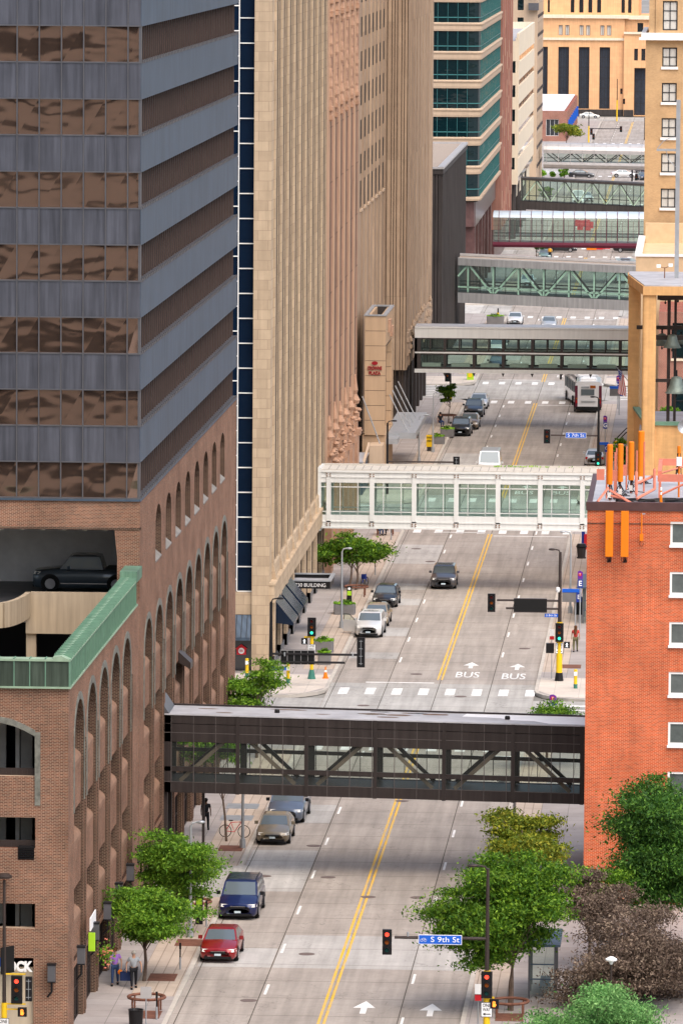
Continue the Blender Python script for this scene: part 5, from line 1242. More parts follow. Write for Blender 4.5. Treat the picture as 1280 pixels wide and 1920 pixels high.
# S6 dark with pale trusses
t, L, pt_ = sky('skyway', 'dark framed skyway with many narrow panes and pale diagonals', -28.0, -6.6, 935, 4.5, -.040); del t['_s']
c = MB()
for y in (0, 4.3): c.box(0, L, y, y + .2, 4.2, 5.4); c.box(0, L, y, y + .2, 8.5, 8.75)
pt_(c, 'dark_beam', 'rib_dark')
c = MB(); c.box(0, L, 0, 4.5, 8.75, 8.85); pt_(c, 'roof', 'rib_dark')
c = MB(); c.box(0, L, -.02, .08, 5.4, 5.5)
for k in range(21): c.box(.2 + 1.03 * k, .3 + 1.03 * k, -.02, .1, 5.4, 8.5)
c.box(0, L, 4.3, 4.4, 6.0, 6.12); pt_(c, 'mullions', 'frame_dark')
for nm, y in (('glazing', .1), ('far_glazing', 4.4)): c = MB(); c.quad((0, y, 5.4), (L, y, 5.4), (L, y, 8.5), (0, y, 8.5)); pt_(c, nm, 'glass_tube')
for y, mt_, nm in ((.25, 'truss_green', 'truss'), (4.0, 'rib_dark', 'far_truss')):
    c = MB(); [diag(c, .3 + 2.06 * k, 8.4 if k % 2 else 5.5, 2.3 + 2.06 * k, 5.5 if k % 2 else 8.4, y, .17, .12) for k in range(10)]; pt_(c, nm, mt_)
c = MB(); c.box(0, L, .2, 4.3, 5.2, 5.4); pt_(c, 'floor', 'rib_dark')
# S7 silver
t, L, pt_ = sky('skyway', 'silver rounded skyway with a dark window band, farthest one', -28.0, -6.6, 1060, 4.5, -.010); del t['_s']
c = MB(); c.extr([(0, 7.3), (-.05, 7.9), (.25, 8.45), (.9, 8.85), (2.2, 9.0), (3.6, 8.85), (4.3, 8.4), (4.5, 7.3)], 'x', 0, L); c.extr([(0, 5.85), (-.05, 5.4), (.3, 4.95), (1, 4.7), (3.5, 4.7), (4.2, 4.95), (4.5, 5.85)], 'x', 0, L); pt_(c, 'silver_shell', 'bridge_silver')
c = MB(); [c.extr([(-.03, 7.3), (-.08, 7.9), (.22, 8.48), (.88, 8.88), (2.2, 9.03), (2.2, 8.9), (0, 7.3)], 'x', .5 + 2 * k, .56 + 2 * k) for k in range(11)]; [c.box(.5 + 2 * k, .56 + 2 * k, -.03, .02, 5.5, 5.85) for k in range(11)]; pt_(c, 'shell_joints', 'bridge_steel')
c = MB(); c.quad((0, .1, 5.85), (L, .1, 5.85), (L, .1, 7.3), (0, .1, 7.3)); pt_(c, 'glazing', 'glass_bridge_dark')
c = MB(); c.quad((0, 4.4, 5.85), (L, 4.4, 5.85), (L, 4.4, 7.3), (0, 4.4, 7.3)); pt_(c, 'far_glazing', 'glass_bridge_dark')
c = MB(); [c.box(.5 + 2 * k, .58 + 2 * k, .02, .12, 5.85, 7.3) for k in range(11)]; pt_(c, 'mullions', 'bridge_silver')
c = MB(); [diag(c, .6 + 2 * k, 5.9 if k % 2 else 7.25, 2.4 + 2 * k, 7.25 if k % 2 else 5.9, .4, .16, .12) for k in range(10)]; [diag(c, 1.2 + 2 * k, 5.9 if k % 2 else 7.25, 3.0 + 2 * k, 7.25 if k % 2 else 5.9, 3.9, .16, .12) for k in range(9)]; c.box(0, L, 4.2, 4.3, 6.3, 6.4); pt_(c, 'truss', 'rib_dark')
# ================================================================ vehicles
KIND = {  # L, W, H, z nose, z cowl, windscreen base y, roof front y, roof rear y, rear glass base y, z tail
    'sedan': (4.6, 1.80, 1.44, .70, .96, -1.20, -.42, .95, 1.72, 1.02),
    'minivan': (5.1, 1.98, 1.76, .82, 1.12, -1.62, -.72, 2.15, 2.46, 1.12),
    'suv': (4.5, 1.84, 1.64, .86, 1.10, -1.22, -.48, 1.62, 2.10, 1.12),
    'hatch': (4.3, 1.78, 1.48, .72, .98, -1.15, -.40, 1.25, 1.95, 1.05),
    'van': (5.7, 2.05, 2.45, 1.05, 1.40, -2.15, -1.35, 2.70, 2.80, 1.40),
    'pickup': (5.3, 2.02, 1.88, 1.05, 1.20, -1.25, -.75, .80, 1.0, 1.18)}
def lerp3(a, b, t): return tuple(x + (y - x) * t for x, y in zip(a, b))
def bil(q, u, v): return lerp3(lerp3(q[0], q[1], u), lerp3(q[3], q[2], u), v)
def carpaint(c):
    n = 'paint_' + c
    if n not in MATS:
        b = plain(n, c, .28, .25, var=0, coat=.8, spec=.5)
    return n
def vehicle(name, label, cat, loc, rz, kind, colour, group='cars parked along the left kerb', sunroof=False, rails=False, door_open=False, detail=True):
    L, W_, H, zn, zc, yb0, yr1, yr2, yb3, zt = KIND[kind]
    t = thing(name, label, cat, loc, rz, group); pm = carpaint(colour); hw = W_ / 2
    secs = [(-L / 2, hw * .62, .34, zn - .12), (-L / 2 + .06, hw * .84, .24, zn - .03), (-L / 2 + .22, hw * .95, .20, zn + .02), (-L / 2 + .6, hw, .20, zn + (zc - zn) * .45), (yb0, hw, .20, zc), (0, hw, .20, zc + .01), (yb3 - .2, hw, .20, zt), (L / 2 - .25, hw * .96, .22, zt - (.02 if kind == 'sedan' else .0)), (L / 2 - .06, hw * .88, .26, zt - .08), (L / 2, hw * .7, .36, zt - .25)]
    mb = MB(); n = 0; rings = []
    for y, w, z0, z1 in secs:
        h = [(w * .88, z0), (w * .985, z0 + .10), (w, (z0 + z1) * .52), (w * .975, z1 - .10), (w * .90, z1 - .025), (w * .55, z1 + .02), (0, z1 + .035)]
        rings.append([(x, y, z) for x, z in h] + [(-x, y, z) for x, z in reversed(h[:-1])])
    k = len(rings[0])
    for r_ in rings: mb.v += r_
    for i in range(len(rings) - 1):
        for j in range(k):
            a, b = i * k + j, i * k + (j + 1) % k; mb.f.append((a, b, b + k, a + k)); mb.m.append(0)
    mb.f.append(tuple(range(k))); mb.m.append(0); mb.f.append(tuple((len(rings) - 1) * k + k - 1 - j for j in range(k))); mb.m.append(0)
    body = mb.build('body', pm, t, smooth=True)
    # cabin
    wb, wr = hw * .93, hw * (.76 if kind in ('sedan', 'hatch') else .82)
    zb = zc - .02; zr = H - .06
    B = [(-wb, yb0, zb), (wb, yb0, zb), (wb, yb3, zt - .02), (-wb, yb3, zt - .02)]
    T = [(-wr, yr1, zr), (wr, yr1, zr), (wr, yr2, zr), (-wr, yr2, zr)]
    mb = MB()
    mb.quad(B[1], B[0], T[0], T[1]); mb.quad(B[3], B[2], T[2], T[3]); mb.quad(B[2], B[1], T[1], T[2]); mb.quad(B[0], B[3], T[3], T[0])
    ins = .14; T2 = [(-wr + ins, yr1 + .22, H), (wr - ins, yr1 + .22, H), (wr - ins, yr2 - .2, H), (-wr + ins, yr2 - .2, H)]
    for i in range(4): mb.quad(T[i], T[(i + 1) % 4], T2[(i + 1) % 4], T2[i])
    mb.quad(*T2); mb.build('cabin', pm, t)
    def panel(nm, q, u0, u1, v0, v1, mat, off):
        p = [Vector(bil(q, u, v)) for u, v in ((u0, v0), (u1, v0), (u1, v1), (u0, v1))]
        nrm = (p[1] - p[0]).cross(p[3] - p[0]).normalized()
        c = sum((Vector(a) for a in q), Vector()) / 4
        if nrm.dot(c - Vector((0, (yb0 + yb3) / 2, zb + .1))) < 0: nrm = -nrm
        m_ = MB(); m_.quad(*[tuple(a + nrm * off) for a in p]); return m_.build(nm, mat, t)
    panel('windscreen', [B[0], B[1], T[1], T[0]], .05, .95, .08, .97, 'car_glass', .006)
    panel('rear_window', [B[2], B[3], T[3], T[2]], .07, .93, .15, .92, 'car_glass', .006)
    nw = {'minivan': 3, 'suv': 3, 'sedan': 2, 'hatch': 2, 'van': 1, 'pickup': 2}[kind]
    for q in ([B[1], B[2], T[2], T[1]], [B[3], B[0], T[0], T[3]]):
        for i in range(nw):
            a, b = .06 + .88 * i / nw, .06 + .88 * (i + 1) / nw - .03
            if q[0] == B[3]: a, b = 1 - b, 1 - a
            panel('side_window', q, a, b, .12, .88, 'car_glass', .006)
    # wheels
    wr_ = .33 if kind in ('sedan', 'hatch') else .37; wr_ = .42 if kind == 'pickup' else wr_
    wy = (-L / 2 + .92, L / 2 - .98)
    for y in wy:
        for s_ in (-1, 1):
            a = MB(); a.lathe([(wr_ + .07, 0), (wr_ + .07, s_ * .012)], (s_ * (hw - .004), y, wr_ + .02), 20, axis='x'); a.v = [(x, yy, max(z, .19)) for x, yy, z in a.v]; a.build('wheel_arch', 'car_black_trim', t)
            w = MB(); w.lathe([(wr_ * .9, -.20 * s_), (wr_, -.17 * s_), (wr_, .0), (wr_ * .93, .022 * s_)], (s_ * hw, y, wr_), 20, axis='x'); o = w.build('wheel', 'tyre', t)
            w = MB(); w.lathe([(wr_ * .66, .018 * s_), (wr_ * .62, .03 * s_), (wr_ * .15, .024 * s_)], (s_ * hw, y, wr_), 14, axis='x'); w.build('rim', 'rim', o)
    yf = -L / 2
    for s_ in (-1, 1):
        a = MB(); a.prism([(s_ * hw * .50, yf + .045), (s_ * hw * .84, yf + .06), (s_ * hw * .97, yf + .34), (s_ * hw * .80, yf + .30)], zn - .16, zn - .03, top=[(s_ * hw * .52, yf + .10), (s_ * hw * .82, yf + .12), (s_ * hw * .955, yf + .48), (s_ * hw * .78, yf + .36)]); a.v = [(x, y - .025, z + .02) for x, y, z in a.v]; a.build('headlight', 'car_lamp', t)
        a = MB(); a.box(s_ * hw * .80 - .1, s_ * hw * .80 + .1, L / 2 - .10, L / 2 - .02, zt - .34, zt - .14); a.build('tail_light', 'tail_lamp', t)
        a = MB(); a.rbox(s_ * (hw + .10) - .10, s_ * (hw + .10) + .10, yb0 + .42, yb0 + .56, zc - .02, zc + .15, .04); a.build('mirror', pm if kind != 'minivan' else 'car_black_trim', t)
        a = MB(); a.tube([(s_ * (hw * .98), -.35, zc - .14), (s_ * (hw * .98), -.18, zc - .14)], .016, 4); a.build('door_handle', pm, t)
    a = MB(); a.box(-hw * .40, hw * .40, yf - .012, yf + .14, zn - .22, zn - .10); a.build('grille', 'car_black_trim', t)
    a = MB(); a.box(-hw * .38, hw * .38, yf - .022, yf + .02, zn - .125, zn - .10); a.build('grille_bar', 'chrome', t)
    a = MB(); a.box(-hw * .72, hw * .72, yf - .004, yf + .25, .22, .34); a.build('lower_bumper', 'car_black_trim', t)
    a = MB(); a.box(-.16, .16, yf - .035, yf - .01, .38, .48); a.build('licence_plate', 'plate', t)
    a = MB(); a.box(-.16, .16, L / 2 - .005, L / 2 + .02, .6, .72); a.build('licence_plate', 'plate', t)
    if sunroof: a = MB(); a.box(-wr + .25, wr - .25, yr1 + .3, yr1 + 1.0, H, H + .012); a.build('sunroof', 'car_glass', t)
    if rails:
        for s_ in (-1, 1): a = MB(); a.tube([(s_ * (wr - .08), yr1 + .3, H + .02), (s_ * (wr - .08), yr1 + .5, H + .06), (s_ * (wr - .08), yr2 - .5, H + .06), (s_ * (wr - .08), yr2 - .2, H + .02)], .02, 6); a.build('roof_rail', 'car_black_trim', t)
        for k_ in range(3): a = MB(); a.box(-wr + .1, wr - .1, yr1 + .6 + k_ * .6, yr1 + .64 + k_ * .6, H + .01, H + .035); a.build('roof_bar', 'chrome', t)
    if door_open:
        d = MB(); x0 = -hw; d.extr([(yb0 + .15, .3), (yb0 + 1.25, .3), (yb0 + 1.25, zc), (yb0 + .15, zc)], 'x', -.04, .04)
        R_ = Matrix.Translation((x0, yb0 + .15, 0)) @ Matrix.Rotation(R(58), 4, 'Z') @ Matrix.Translation((0, -(yb0 + .15), 0))
        fr_ = MB(); fr_.tube([(0, yb0 + .25, zc), (0, yb0 + .75, H - .15), (0, yb0 + 1.22, H - .12), (0, yb0 + 1.24, zc)], .025, 5)
        gl = MB(); gl.poly([(0, yb0 + .28, zc), (0, yb0 + 1.22, zc), (0, yb0 + 1.2, H - .14), (0, yb0 + .75, H - .16)])
        for m_ in (d, fr_, gl): m_.v = [tuple(R_ @ Vector(v)) for v in m_.v]
        o = d.build('open_door', pm, t); fr_.build('window_frame', 'car_black_trim', o); gl.build('window', 'glass_tube', o)
    return t
def gcar(px, py, xfix=None):
    p = G(px, py); return Vector((p.x if xfix is None else xfix, p.y + 2.3, 0))
vehicle('parked_car', 'glossy red sedan parked at the kerb nearest the camera', 'car', (-23.15, 301.2, 0), R(-1), 'sedan', '8a0f16')
vehicle('parked_minivan', 'navy blue minivan with roof bars parked behind the red sedan', 'minivan', (-23.15, 314.2, 0), R(-1), 'minivan', '0c1a4a', rails=True)
vehicle('parked_car', 'gold-beige sedan parked by the bicycle beyond the driveway', 'car', (-23.15, 338.9, 0), R(-1), 'sedan', '7d7361')
vehicle('parked_minivan', 'grey-blue minivan with sunroof half under the brown skyway', 'minivan', (-22.95, 347.0, 0), R(-2), 'minivan', '5a6474', sunroof=True)
vehicle('parked_suv', 'white suv with its kerb-side door open', 'suv', (-23.1, 433.7, 0), R(-2), 'suv', 'd8d8d6', sunroof=True, door_open=True)
vehicle('parked_car', 'beige sedan hidden behind the white suv', 'car', (-23.0, 440.3, 0), R(-1), 'sedan', '9a8a72')
vehicle('parked_car', 'dark charcoal sedan parked beyond the beige one', 'car', (-22.95, 452.0, 0), R(-2), 'hatch', '1c1f25')
vehicle('moving_suv', 'dark grey suv driving down the middle lane under the white skyway', 'suv', (-19.3, 464.6, 0), 0, 'suv', '4b4a4e', group=None, sunroof=True)
vehicle('white_van', 'white cargo van coming down the street, half hidden by the white skyway', 'van', (-19.0, 552.0, 0), 0, 'van', 'd6d8d8', group=None)
vehicle('parked_suv', 'black suv parked first beyond the planters', 'suv', (-23.2, 595.0, 0), R(-2), 'suv', '0e1118')
vehicle('parked_car', 'tan sedan tucked behind the first black suv', 'car', (-22.7, 602.5, 0), R(-1), 'sedan', '7a6a58')
vehicle('parked_suv', 'black suv with large windscreen parked behind the tan sedan', 'suv', (-22.8, 616.5, 0), R(-2), 'suv', '0b0d12')
vehicle('parked_car', 'silver-white sedan, farthest of the row before the next crossing', 'car', (-22.7, 626.5, 0), R(-1), 'sedan', 'b9bcbe')
vehicle('dark_car', 'dark car just beneath the white fascia skyway on the left', 'car', (-22.6, 677.0, 0), 0, 'sedan', '15161a', group='cars seen through the skyways')
vehicle('white_car', 'white sedan near the kerb planter beyond the white fascia skyway', 'car', (-22.9, 748.0, 0), 0, 'sedan', 'dcdcdc', group=None)
vehicle('silver_car', 'silver car whose roof shows just over the white fascia skyway', 'car', (G(1027, 620).x, 741, 0), 0, 'sedan', 'a9adb0', group='cars seen through the skyways')
vehicle('white_car', 'white car seen through the glass of the white fascia skyway, left part', 'car', (G(930, 668).x, 700, 0), 0, 'suv', 'c9cccd', group='cars seen through the skyways')
vehicle('silver_van', 'pale van seen through the upper glass of the white fascia skyway', 'van', (G(938, 640).x, 716, 0), 0, 'minivan', 'b5b8ba', group='cars seen through the skyways')
vehicle('white_car', 'white car seen through the green truss skyway', 'car', (G(990, 535).x, 818, 0), 0, 'suv', 'd8dcdc', group='cars seen through the skyways')
vehicle('dark_car', 'long black car crossing behind the white coach, by the right kerb', 'car', (G(1180, 470).x, 899, 0), R(90), 'sedan', '14171f', group=None)
vehicle('dark_car', 'dark pickup top under the maroon keel at the left', 'pickup', (G(1048, 478).x, 898, 0), R(90), 'sedan', '20242b', group=None)
vehicle('teal_car', 'pale teal car roof just over the gravel roof of the truss skyway', 'car', (G(1022, 484).x, 880, 0), 0, 'sedan', '7f9a98', group=None)
vehicle('white_van', 'white van seen through the narrow-paned skyway', 'van', (G(1088, 372).x, 1034, 0), 0, 'van', 'd6dada', group='cars seen through the skyways')
vehicle('white_car', 'white suv seen beside the white van through the narrow panes', 'car', (G(1098, 372).x, 1044, 0), R(20), 'suv', 'cdd1d1', group='cars seen through the skyways')
vehicle('white_car', 'white car crossing the avenue just above the narrow-paned skyway roof', 'car', (G(1168, 334).x, 1133, 0), R(90), 'sedan', 'dcdcdc', group='cars at the far avenue crossing')
vehicle('blue_car', 'dark blue car at the right end of the far avenue crossing', 'car', (G(1204, 326).x, 1152, 0), R(20), 'suv', '1e2c4c', group='cars at the far avenue crossing')
vehicle('grey_car', 'grey car at the kerb below the blue one at the far crossing', 'car', (G(1206, 338).x, 1124, 0), R(10), 'sedan', '4a5260', group='cars at the far avenue crossing')
vehicle('dark_car', 'small dark car turning by the trees at the far crossing', 'car', (G(1088, 336).x, 1130, 0), R(90), 'sedan', '2a2c30', group='cars at the far avenue crossing')
vehicle('white_car', 'white sedan passing in front of the post office', 'car', (G(1105, 220).x, 1424, 0), R(90), 'sedan', 'd8d8d2', group=None)
vehicle('parked_car', 'white and red car by the bus stop behind the orange antennas', 'car', (G(1108, 862).x + .4, 565, 0), R(180), 'hatch', 'c5c8cc', group=None)
vehicle('pickup_truck', 'dark blue-grey crew cab pickup parked on the open garage deck', 'pickup truck', (P(160, 1100, 320).x, 320.3, 15.62), R(-90), 'pickup', '44505a', group=None)
# pickup bed cavity cover & fender lips on the deck truck are part of the truck
trk = [o for o in COL.objects if o.name.startswith('pickup_truck') and o.type == 'EMPTY'][0]
b = MB(); b.box(-.86, .86, 1.1, 2.5, 1.19, 1.222); b.build('truck_bed', 'car_black_trim', trk)
b = MB(); [b.box(s_ * .99 - .02, s_ * .99 + .02, -1.2, 1.8, .42, .47) for s_ in (-1, 1)]; b.build('running_board', 'chrome', trk)
# articulated bus
bus = thing('articulated_bus', 'white articulated city bus with maroon tail stripes stopped at the right kerb', 'bus', (-11.75, 621.5, 0))
def busbox(y0, y1, cx0, cx1, nm):
    b = MB(); hw = 1.3
    ring = lambda y, cx: [(cx - hw, y, .35), (cx + hw, y, .35), (cx + hw, y, 2.75), (cx + hw - .12, y, 3.02), (cx + hw - .4, y, 3.12), (cx - hw + .4, y, 3.12), (cx - hw + .12, y, 3.02), (cx - hw, y, 2.75)]
    a, c = ring(y0, cx0), ring(y1, cx1); b.v += a + c
    for j in range(8): b.f.append((j, (j + 1) % 8, 8 + (j + 1) % 8, 8 + j)); b.m.append(0)
    b.f += [tuple(range(7, -1, -1)), tuple(range(8, 16))]; b.m += [0, 0]
    return b.build(nm, carpaint('ececec'), bus)
busbox(0, 6.6, 0, -.05, 'rear_body'); busbox(7.4, 18.2, -.15, -1.5, 'front_body')
b = MB(); [b.box(-1.3 - .1, 1.15, 6.6 + .1 * k, 6.66 + .1 * k, .4, 3.0 - .06 * (k % 2)) for k in range(8)]; b.build('bellows', 'car_black_trim', bus)
b = MB()
for s_ in (-1, 1): b.box(s_ * 1.18 - .13, s_ * 1.18 + .13, -.02, 2.6, .5, 2.7) if s_ > 0 else b.box(-1.32, -1.05, -.02, 1.6, .5, 2.7)
b.build('maroon_stripe', 'bridge_maroon', bus)
b = MB(); b.box(-.72, .60, -.04, 0, 1.75, 2.35); b.build('rear_window', 'car_glass', bus)
b = MB(); b.box(.18, .72, -.05, 0, 2.45, 2.72); b.build('route_display', 'lens_off_amber', bus)
b = MB(); b.box(-.7, .10, -.045, 0, 2.45, 2.62)
[b.box(-.7, .7, -.03, 0, 1.0 + k * .06, 1.02 + k * .06) for k in range(4)]; b.build('grille', 'galvanised', bus)
b = MB(); b.box(-1.28, 1.28, -.06, .3, .3, .62); b.build('rear_bumper', 'car_black_trim', bus)
for s_ in (-1, 1): b = MB(); b.box(s_ * 1.15 - .09, s_ * 1.15 + .09, -.05, 0, .95, 1.25); b.build('tail_light', 'tail_lamp', bus); b = MB(); b.box(s_ * 1.15 - .09, s_ * 1.15 + .09, -.05, 0, 1.35, 1.5); b.build('tail_light', 'lens_off_amber', bus)
b = MB(); b.box(-1.315, -1.29, .8, 6.3, 1.5, 2.3); b.build('side_window', 'car_glass', bus)
for k in range(6):
    b = MB(); y = 8 + k * 1.65; cx = -.15 - 1.35 * (y - 7.4) / 10.8; b.box(cx - 1.42, cx - 1.26, y, y + 1.4, 1.4, 2.4); b.build('side_window', 'car_glass', bus)
for y, cx in ((1.6, 0), (9.5, -.4), (16, -1.2)):
    b = MB(); b.lathe([(.48, -.1), (.48, .04)], (cx - 1.32, y, .48), 16, axis='x'); b.build('wheel', 'tyre', bus)
b = MB(); b.box(-.75, .75, 1.2, 2.6, 3.12, 3.32); b.box(-.6, .6, 3.4, 4.6, 3.12, 3.26); b.box(-1.2, .5, 9, 11, 3.12, 3.3); b.box(-1.6, .2, 13, 15.5, 3.12, 3.32); b.build('roof_unit', 'sign_white', bus)
b = MB(); b.tube([(-2.7, 18.1, 2.6), (-3.1, 17.9, 2.4)], .04, 5); b.box(-3.25, -3.05, 17.8, 17.95, 1.9, 2.5); b.build('mirror', 'car_black_trim', bus)
# white coach / food truck top at the crossing of the maroon skyway
cc_ = thing('white_coach', 'white and blue coach roof behind the gravel-topped truss skyway', 'bus', (P(1172, 482, 831).x, 830, 0), R(3))
b = MB(); b.rbox(-1.25, 1.25, -3.2, 3.2, .4, 3.0, .15); b.build('body', carpaint('cfd2d4'), cc_)
b = MB(); b.box(-1.1, 1.1, -3.22, -3.18, 1.9, 2.7); b.build('blue_panel', 'sign_blue', cc_)
b = MB(); b.box(-.6, .6, -1, 1.4, 3.0, 3.15); b.build('roof_unit', 'sign_white', cc_)
for y in (-2, 2):
    for s_ in (-1, 1): b = MB(); b.lathe([(.45, -.1), (.45, .1)], (s_ * 1.2, y, .45), 14, axis='x'); b.build('wheel', 'tyre', cc_)

# ================================================================ trees and plants
def tree(name, label, base, crown_z, rx, ry, rz_, leaf, n, size=.13, trunk=.10, stems=1, seed=1, clumps=26, group=None, cx=0, cy=0, cat='tree', spread=.34, low=-.55):
    rr = random.Random(seed); t = thing(name, label, cat, base, 0, group)
    cen = Vector((cx, cy, crown_z)); cl = []
    lobes = []
    while len(lobes) < max(5, clumps // 6):
        v = Vector((rr.uniform(-1, 1), rr.uniform(-1, 1), rr.uniform(-.8, 1)))
        if v.length < .85: lobes.append((v * .72, rr.uniform(.26, .44)))
    while len(cl) < clumps * 2:
        lv, lr = rr.choice(lobes); v = lv + Vector((rr.gauss(0, 1), rr.gauss(0, 1), rr.gauss(0, .8))).normalized() * lr * rr.uniform(.55, 1.1)
        if v.z > low - .15: cl.append((Vector((v.x * rx, v.y * ry, v.z * rz_)) * 1.2 + cen, rr.uniform(.5, 1.3)))
    mb = MB(); top = cen + Vector((0, 0, rz_ * .1))
    for s_ in range(stems):
        b0 = Vector(((s_ - (stems - 1) / 2) * .5, s_ * .3, 0)); mid = b0.lerp(top, .55) + Vector((rr.uniform(-.15, .15), rr.uniform(-.15, .15), 0))
        mb.tube([b0, b0.lerp(mid, .5) + Vector((rr.uniform(-.08, .08), 0, 0)), mid, top], [trunk, trunk * .8, trunk * .6, trunk * .3], 7)
        for c, _ in cl[s_::stems * 2]:
            st = b0.lerp(mid, rr.uniform(.75, 1)) if rr.random() < .5 else mid.lerp(top, rr.uniform(0, .9))
            md = st.lerp(c, .5) + Vector((rr.uniform(-.2, .2), rr.uniform(-.2, .2), rr.uniform(-.05, .25)))
            mb.tube([st, md, c], [trunk * .32, trunk * .2, trunk * .08], 4, caps=False)
    mb.build('trunk', 'bark', t)
    mb = MB(); tot = sum(w for _, w in cl)
    sr = spread * (rx + ry + rz_) / 3
    for c, w in cl:
        for _ in range(int(n * 1.9 * w / tot)):
            g = Vector((rr.gauss(0, 1.15), rr.gauss(0, 1.15), rr.gauss(0, .34))) * sr * (.16 + w * .28)
            p = c + g; s = size * .80 * rr.uniform(.4, 1.4)
            nrm = Vector((rr.gauss(0, .7), rr.gauss(0, .7), rr.uniform(.15, 1))).normalized(); a = nrm.orthogonal().normalized(); a = Matrix.Rotation(rr.uniform(0, 6.28), 3, nrm) @ a; b = nrm.cross(a)
            dr = Vector((0, 0, -.25 * s))
            mb.quad(p - a * s, p + b * s * .42 + dr * .2, p + a * s + dr, p - b * s * .42 + dr * .2)
    mb.build('crown', leaf, t)
    return t
def tr(px, py, d, rxp, rzp, basexy=None):
    """crown centre at a pixel and distance, half sizes in pixels"""
    c = P(px, py, d); k = d / F_PX
    b = Vector((c.x, d, 0)) if basexy is None else Vector((basexy[0], basexy[1], 0))
    return b, c.z, rxp * k, rzp * k, c.x - b.x, d - b.y
def T(name, label, px, py, d, rxp, rzp, leaf, n, base=None, **k):
    b, cz, rx, rz_, cx, cy = tr(px, py, d, rxp, rzp, base); b.z = .12
    return tree(name, label, b, cz - .12, rx, rx, rz_, leaf, n, cx=cx, cy=cy, **k)
T('street_tree', 'leafy green street tree by the two walkers, nearest on the left pavement', 273, 1718, 293, 96, 74, 'leaf_mid', 17000, (-26.2, 293), seed=2, clumps=34, size=.108)
T('street_tree', 'yellow-green street tree behind the nearest one, beside the pay station', 345, 1618, 306, 92, 92, 'leaf_mid', 17000, (-25.9, 307), seed=3, clumps=36, size=.106)
T('street_tree', 'thin-trunked tree whose crown shows through the brown skyway glass', 400, 1400, 338, 62, 52, 'leaf_mid', 4200, (-25.7, 337), seed=4, trunk=.075)
T('street_tree', 'wispy green tree rising over the left end of the brown skyway', 482, 1300, 370, 62, 58, 'leaf_mid', 6000, seed=5, spread=.42)
T('street_tree', 'double-stemmed dark green tree on the left pavement below the white skyway', 668, 1033, 460, 72, 40, 'leaf_deep', 7500, (-25.9, 460), seed=6, stems=2, size=.16, spread=.42)
T('street_tree', 'small sparse tree by the row of parked cars past the hotel', 840, 738, 606, 24, 17, 'leaf_deep', 1100, (-24.9, 606), seed=7, size=.17, trunk=.07, clumps=12)
T('maple_tree', 'big deep green maple behind the S 9th St signal mast', 962, 1712, 287, 130, 112, 'leaf_deep', 42000, (-8.7, 286.8), seed=8, clumps=60, size=.118, trunk=.15)
T('street_tree', 'yellowing tree behind the maple on the right pavement', 978, 1562, 318, 104, 66, 'leaf_yellow', 11000, seed=9, clumps=34)
T('street_tree', 'sparse green tree behind the brown skyway by the blue H sign', 1025, 1356, 368, 60, 50, 'leaf_mid', 4000, seed=10, spread=.45)
T('linden_tree', 'dense blue-green tree in front of the orange brick building', 1228, 1600, 303, 118, 165, 'leaf_blue', 40000, seed=11, clumps=64, size=.115, trunk=.16)
T('olive_bush', 'dusty olive and mauve shrub between the maple and the brick building', 1105, 1665, 299, 75, 58, 'leaf_deep', 6500, seed=12, size=.10, cat='shrub')
T('mauve_shrub', 'mauve twiggy shrub behind the maple at the foot of the brick wall', 1118, 1680, 297, 84, 62, 'leaf_purple', 9500, seed=13, size=.09, cat='shrub')
T('plum_tree', 'wide brownish purple plum tree at the lower right', 1182, 1802, 290, 160, 98, 'leaf_purple', 42000, seed=14, clumps=70, size=.10, trunk=.14)
T('honey_locust', 'light green feathery tree top at the bottom edge, right', 1118, 1930, 281, 150, 78, 'leaf_light', 20000, seed=15, clumps=46, size=.10)
T('street_tree', 'young green tree at the foot of the bell tower', 1166, 838, 556, 18, 46, 'leaf_mid', 2600, seed=16, size=.17, trunk=.07)
T('boulevard_tree', 'bushy olive green tree in front of the low brick shop', 1062, 247, 1262, 32, 18, 'leaf_yellow', 1500, seed=17, size=.34, clumps=18)
T('boulevard_tree', 'small bright green tree at the left end of the silver skyway', 1014, 321, 1128, 11, 11, 'leaf_lime', 500, seed=18, size=.3, clumps=9)
T('boulevard_tree', 'conical bright green tree in front of the silver skyway', 1057, 321, 1126, 8, 15, 'leaf_mid', 500, seed=19, size=.3, clumps=9)
T('boulevard_tree', 'low green tree between the two bright ones at the far crossing', 1036, 327, 1130, 6, 8, 'leaf_mid', 260, seed=20, size=.3, clumps=6)
T('garden_shrub', 'green shrub on the terrace behind the belfry piers', 1262, 772, 500, 22, 14, 'leaf_mid', 900, seed=21, size=.15, cat='shrub')
T('far_street_tree', 'dark street tree in the seating area under the maroon keel', 1005, 462, 880, 16, 7, 'leaf_blue', 500, seed=22, size=.2, clumps=8)
T('seen_through_tree', 'green tree seen through the left panes of the narrow-paned skyway', 1022, 362, 1012, 16, 16, 'leaf_deep', 900, seed=23, size=.25, clumps=10)
